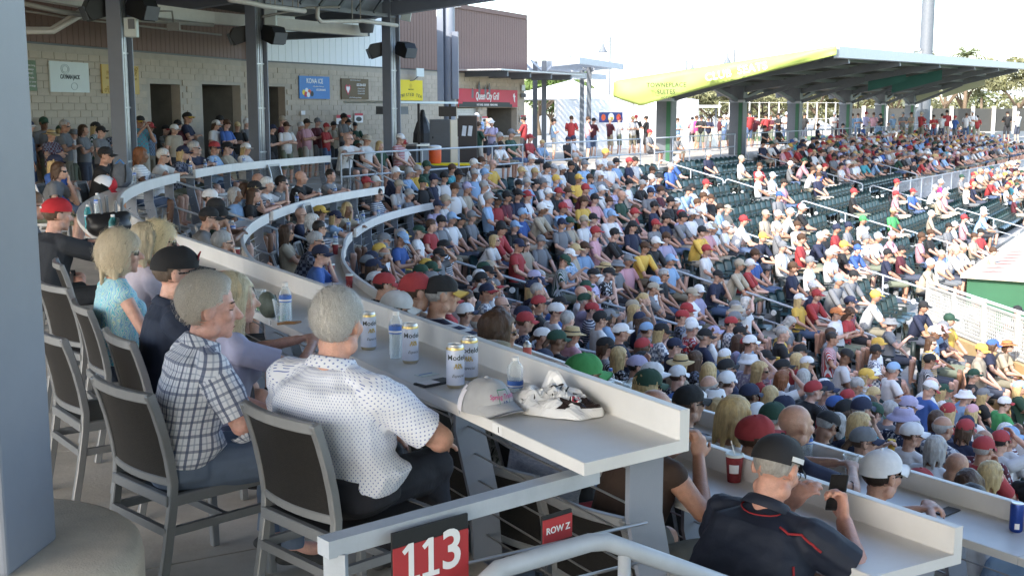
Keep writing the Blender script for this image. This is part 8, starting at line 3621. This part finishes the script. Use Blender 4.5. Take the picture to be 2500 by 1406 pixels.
# crumpled plastic bag
p = on_top(1352, 1000, Z_TOP)
t = thing('plastic_bag', 'crumpled white and black glossy plastic shopping bag on the near counter', 'bag', p, math.radians(-38))
NU, NV = 30, 22
pts = []
for i in range(NU):
    for j in range(NV):
        a, b = i / (NU - 1) * 2 - 1, j / (NV - 1) * 2 - 1
        rr = math.hypot(a * math.sqrt(1 - b * b / 2), b * math.sqrt(1 - a * a / 2))
        ca, cb = a * math.sqrt(1 - b * b / 2), b * math.sqrt(1 - a * a / 2)
        edge = 1 + .12 * noise.noise(Vector((ca * 3, cb * 3, 6)))
        x, y = ca * .20 * edge, cb * .125 * edge
        e = max(0, 1 - rr * rr)
        f1 = noise.noise(Vector((a * 2.0, b * 2.0, .5)))
        rg = 1 - abs(noise.noise(Vector((a * 2.8 + 3 + b, b * 2.8, 1.5)))) * 2.4
        rg2 = 1 - abs(noise.noise(Vector((a * 6 + 3 - b * 2, b * 6, 7.5)))) * 2.4
        z = e ** .62 * (.066 + .024 * f1 + .020 * rg + .009 * rg2) + .004
        z += .06 * max(0, 1 - ((a + .30) ** 2 * 9 + (b - .62) ** 2 * 16))       # the handle standing up
        pts.append((x, y, max(.002, z)))
m, n, L, b = node_mat('printed_poly')
tc = n.new('ShaderNodeTexCoord')
nz = n.new('ShaderNodeTexNoise')
nz.inputs['Scale'].default_value = 9
nz.inputs['Detail'].default_value = 1
nz.inputs['Distortion'].default_value = 1.6
L.new(tc.outputs['Object'], nz.inputs['Vector'])
sp = n.new('ShaderNodeSeparateXYZ')
L.new(tc.outputs['Object'], sp.inputs[0])
mask = mth(n, L, 'GREATER_THAN', mth(n, L, 'ADD', nz.outputs['Fac'], mth(n, L, 'MULTIPLY', sp.outputs['X'], 1.1)), .61)
blk = mth(n, L, 'MULTIPLY', mask, mth(n, L, 'GREATER_THAN', sp.outputs['Z'], .035))
L.new(mixc(n, L, blk, (.74, .74, .75), (.03, .022, .022)), b.inputs['Base Color'])
b.inputs['Roughness'].default_value = .22
o = MB().grid(pts, NU, NV).build('bag', m, t, smooth=False)
md = o.modifiers.new('thick', 'SOLIDIFY')
md.thickness = .0015


def on_bag(me, dx, dy, rot):
    R = Matrix.Rotation(rot, 3, 'Z')
    for v in me.vertices:
        q = R @ Vector((v.co.x, v.co.y, 0)) + Vector((dx, dy, 0))
        fi = min(NU - 1.001, max(0, (q.x / .20 + 1) / 2 * (NU - 1)))
        fj = min(NV - 1.001, max(0, (q.y / .125 + 1) / 2 * (NV - 1)))
        i0, j0 = int(fi), int(fj)
        z = max(pts[(i0 + di) * NV + j0 + dj][2] for di in (0, 1) for dj in (0, 1))
        v.co = Vector((q.x, q.y, z + .0025))
    return me


me = on_bag(text_mesh('GOODYEAR', .024, extrude=0, bold=True), .03, -.035, .25)
me.materials.append(M_white)
link('bag_print', me, t)
me = on_bag(text_mesh('AU', .05, extrude=0, bold=True), .015, .015, .3)
me.materials.append(M_ink)
link('bag_print', me, t)
q = MB()
q.lathe([(.011, 0), (.015, 0), (.015, .0005), (.011, .0005)], 16)
me = on_bag(mesh_of(q, 'bag_emblem', M_redp, False), .115, -.02, 0)
link('bag_emblem', me, t)
q = MB()
q.lathe([(.016, 0), (.019, 0), (.019, .0005), (.016, .0005)], 16)
me = on_bag(mesh_of(q, 'bag_emblem', M_white, False), .115, -.02, 0)
link('bag_emblem', me, t)

# lid cup by the man in the navy polo, phone and can on the lowest counter
p = on_top(1838, 1165, Y_TOP)
t = thing('lidded_cup', 'dark red patterned cup with a clear lid and straw by the navy polo man', 'cup', p)
MB().lathe([(0, 0), (.030, 0), (.040, .12), (0, .12)], 22).build('body', M_cuprd, t, smooth='auto')
MB().lathe([(.0425, .118), (.0435, .125), (.042, .128), (.036, .13), (.034, .126), (0, .126)], 22).build('lid', M_swhite, t, smooth='auto')
MB().lathe([(.0362, .045), (.0385, .085)], 8, a0=-2.4, a1=-1.2).build('print', M_white, t)
MB().tube([(0, 0, .126), (-.02, -.01, .19)], .003, 6).build('straw', M_white, t)
t = thing('phone', 'black phone on the lowest counter by the folded hands', 'phone', on_top(2312, 1250, X_TOP) + Vector((0, 0, .005)), .7)
bevel(MB().box((0, 0, 0), (.15, .075, .009)).build('case', M_black, t), .004, 2)
t = thing('drink_can', 'blue and silver can at the right edge of the lowest counter', 'can', on_top(2480, 1296, X_TOP))
r = .0335
MB().lathe([(.025, 0), (.03, .004), (r, .014), (r, .135), (.03, .148), (.027, .150), (.026, .147), (0, .147)], 24).build('body', mat('can_blue', (.02, .06, .30), .3, .5, .25, 9), t, smooth='auto')
MB().lathe([(.0338, .02), (.0338, .05)], 10, a0=-2.2, a1=-1.5).build('print', M_white, t)
MB().lathe([(.0305, .147), (.0285, .1515), (.027, .150), (0, .148)], 24).build('lid', M_alum, t, smooth='auto')
t = thing('tumbler', 'coral red insulated tumbler behind the man in the black cap', 'tumbler', on_top(1287, 905, X_TOP))
MB().lathe([(0, 0), (.033, 0), (.036, .20), (0, .20)], 20).build('body', mat('coral_paint', (.62, .14, .12), .4, 0, .05, 9), t, smooth='auto')
MB().lathe([(.036, .2), (.034, .225), (.02, .235), (.014, .25), (0, .25)], 20).build('lid', M_alum, t, smooth='auto')

# left end of the near counter: bags, cap, bottles
p = on_top(236, 470, Z_TOP)
t = thing('baseball_cap', 'white and red cap set on the counter by the grey backpack', 'cap', p + Vector((0, 0, .06)), -1.2)
Mc = Matrix.Rotation(-.55, 4, 'X') @ Matrix.Scale(1.35, 4)
kid('crown', CAP_C, t, (.72, .74, .80), Mc)
kid('bill', CAP_B, t, (.48, .02, .03), Mc)
q = lat_shell((0, -.010, .030), (.0915, .1175, .1075), lambda p_: p_.y > .03 and p_.z > .03, 32, 22, 0, 0, lambda p, u: p + Vector((0, .006, .006)) if p.z > .05 and p.y > .02 else p)
kid('front_panel', mesh_of(q, 'front_panel', M_cloth), t, (.48, .02, .03), Mc)
p = on_top(266, 462, Z_TOP) + Vector((0, .35, 0))
t = thing('backpack', 'grey backpack with a blue top standing on the counter', 'backpack', p)
pr = Pr()
pr.ell((0, 0, .17), (.17, .12, .19))
pr.ell((0, -.09, .12), (.12, .06, .11))
me = fuse('body', pr, .02, 2)
me.materials.append(mat('pack_grey', (.13, .145, .17), .8, 0, .25, 9, .3, 40))
link('body', me, t)
MB().tube([(-.06, -.02, .34), (0, -.02, .40), (.06, -.02, .34)], .012, 6).build('handle', M_skona, t)
for sx in (-1, 1):
    MB().tube([(sx * .1, -.13, .08), (sx * .11, -.12, .2), (sx * .09, -.06, .33)], .012, 6).build('strap', M_black, t)
for i, (u, v, lb) in enumerate(((290, 452, 'clear water bottle right of the grey backpack, leftmost of three'), (300, 450, 'clear water bottle right of the grey backpack, middle of three'), (311, 448, 'clear water bottle right of the grey backpack, rightmost of three'), (239, 524, 'water bottle with blue label by the white coffee cup'))):
    bottle(on_top(u, v, Z_TOP), lb, .22, .034, cap_m=M_white)
for u, v, lb in ((202, 560, 'teal water bottle in front of the red cap man'), (278, 590, 'teal water bottle behind the blonde women')):
    bottle(on_top(u, v, Z_TOP), lb, .22, .035, m=M_teal, lab=(.11, .12), group='teal bottles')
p = on_top(232, 572, Z_TOP)
t = thing('coffee_cup', 'white paper coffee cup by the laptop of the red cap man', 'cup', p)
MB().lathe([(0, 0), (.03, 0), (.043, .13), (0, .13)], 20).build('body', M_white, t, smooth='auto')
MB().lathe([(.046, .128), (.046, .136), (.04, .146), (0, .146)], 20).build('lid', M_white, t, smooth='auto')
p = on_top(258, 580, Z_TOP) + Vector((0, .1, 0))
t = thing('equipment_bag', 'black open equipment bag with gear on the counter by the red cap man', 'bag', p, .6)
pr = Pr()
pr.ell((0, 0, .09), (.2, .13, .11))
pr.cap((-.15, 0, .16), (.15, 0, .17), .05, .05)
me = fuse('bag', pr, .018, 2)
me.materials.append(M_black)
link('bag', me, t)
for k in range(5):
    a = Vector((-.12 + .06 * k, .02 * (-1) ** k, .15))
    MB().tube([a, a + Vector((.01 * k - .02, .03, .16 + .02 * (k % 3)))], .014, 6).build('gear', M_greyd, t)
t = thing('laptop', 'open black laptop in front of the red cap man', 'laptop', on_top(238, 590, Z_TOP) - Vector((.05, .05, 0)), rotz_of(nrm(-9.5)))
bevel(MB().box((0, -.02, .008), (.3, .2, .014)).build('keyboard', M_greyd, t), .004)
bevel(MB().box((0, .12, .11), (.3, .012, .2), M=Matrix.Rotation(-.3, 3, 'X')).build('screen', M_black, t), .004)

# drinks along the far counters
FAR_IT = [('Z', 1.9), ('Z', 2.6), ('Z', 3.4), ('Z', 4.6), ('Y', .4), ('Y', 1.3), ('Y', 2.2), ('Y', 3.4), ('Y', 4.5), ('X', 2.2), ('X', 3.0), ('X', 4.1), ('X', 5.2), ('X', 6.6)]
for i, (tr_, s) in enumerate(FAR_IT):
    ob, zt = {'Z': (OZ, Z_TOP), 'Y': (OY, Y_TOP), 'X': (OX, X_TOP)}[tr_]
    nm = {'Z': 'topmost', 'Y': 'middle', 'X': 'lowest'}[tr_]
    idx = [k for k, q in enumerate(FAR_IT) if q[0] == tr_].index(i)
    bottle(P(ob(s) - .22 + .05 * math.sin(i * 2.1), s, zt), f'small water bottle, {ORD[idx]} from left on the {nm} back counter', .22, .034, group='bottles on the back counters')
NEAR_IT = [('Y', -7.6, 'c'), ('Y', -6.4, 'r'), ('Y', -5.6, 'b'), ('Y', -4.6, 'r'), ('Y', -3.6, 'b'), ('X', -5.6, 'r'), ('X', -4.4, 'r'), ('X', -3.0, 'b'), ('X', -1.6, 'r'), ('X', -.4, 'b')]
for i, (tr_, s, ty) in enumerate(NEAR_IT):
    ob, zt = {'Y': (OY, Y_TOP), 'X': (OX, X_TOP)}[tr_]
    p = P(ob(s) - .2 + .06 * math.sin(i * 1.7), s, zt)
    idx = [k for k, q in enumerate(NEAR_IT) if q[0] == tr_].index(i)
    lb = f'{ORD[idx]} item along the bend of the {"middle" if tr_ == "Y" else "lowest"} counter'
    if ty == 'b':
        bottle(p, f'clear bottle, {lb}', .22, .034, group='drinks on the bend of the counters')
    else:
        t = thing('paper_cup', f'dark red cup, {lb}' if ty == 'r' else f'white cup, {lb}', 'cup', p, 0, 'drinks on the bend of the counters')
        MB().lathe([(0, 0), (.034, 0), (.046, .15), (0, .15)], 16).build('body', M_cuprd if ty == 'r' else M_white, t, smooth='auto')
        MB().lathe([(.048, .148), (.048, .158), (.04, .166), (0, .166)], 16).build('lid', M_swhite, t, smooth='auto')

# lettering on two jerseys
def jersey(u0, v0, body, m, size, z, r=.20, num=None):
    q = min(near, key=lambda q: abs(q['u'] - u0) + abs(q['v'] - v0))
    root = [o for o in bpy.data.objects if o.get('label') == q['lab'] and o.get('category') == 'person'][0]
    me = text_mesh(body, size, extrude=.001, bold=True)
    for v in me.vertices:
        a = -v.co.x / r
        v.co = Vector((-math.sin(a) * r, -math.cos(a) * r * .80 - .025 + v.co.z, z + v.co.y + .02 * math.cos(a)))
    for v in me.vertices:
        pass
    me.materials.append(m)
    link('jersey_name', me, root)


jersey(1768, 1022, 'ROSE', M_redp, .075, .93)
jersey(600 + 1590 / 2.811, 400 + 950 / 2.811, 'KELLER', M_navyp, .065, .95)
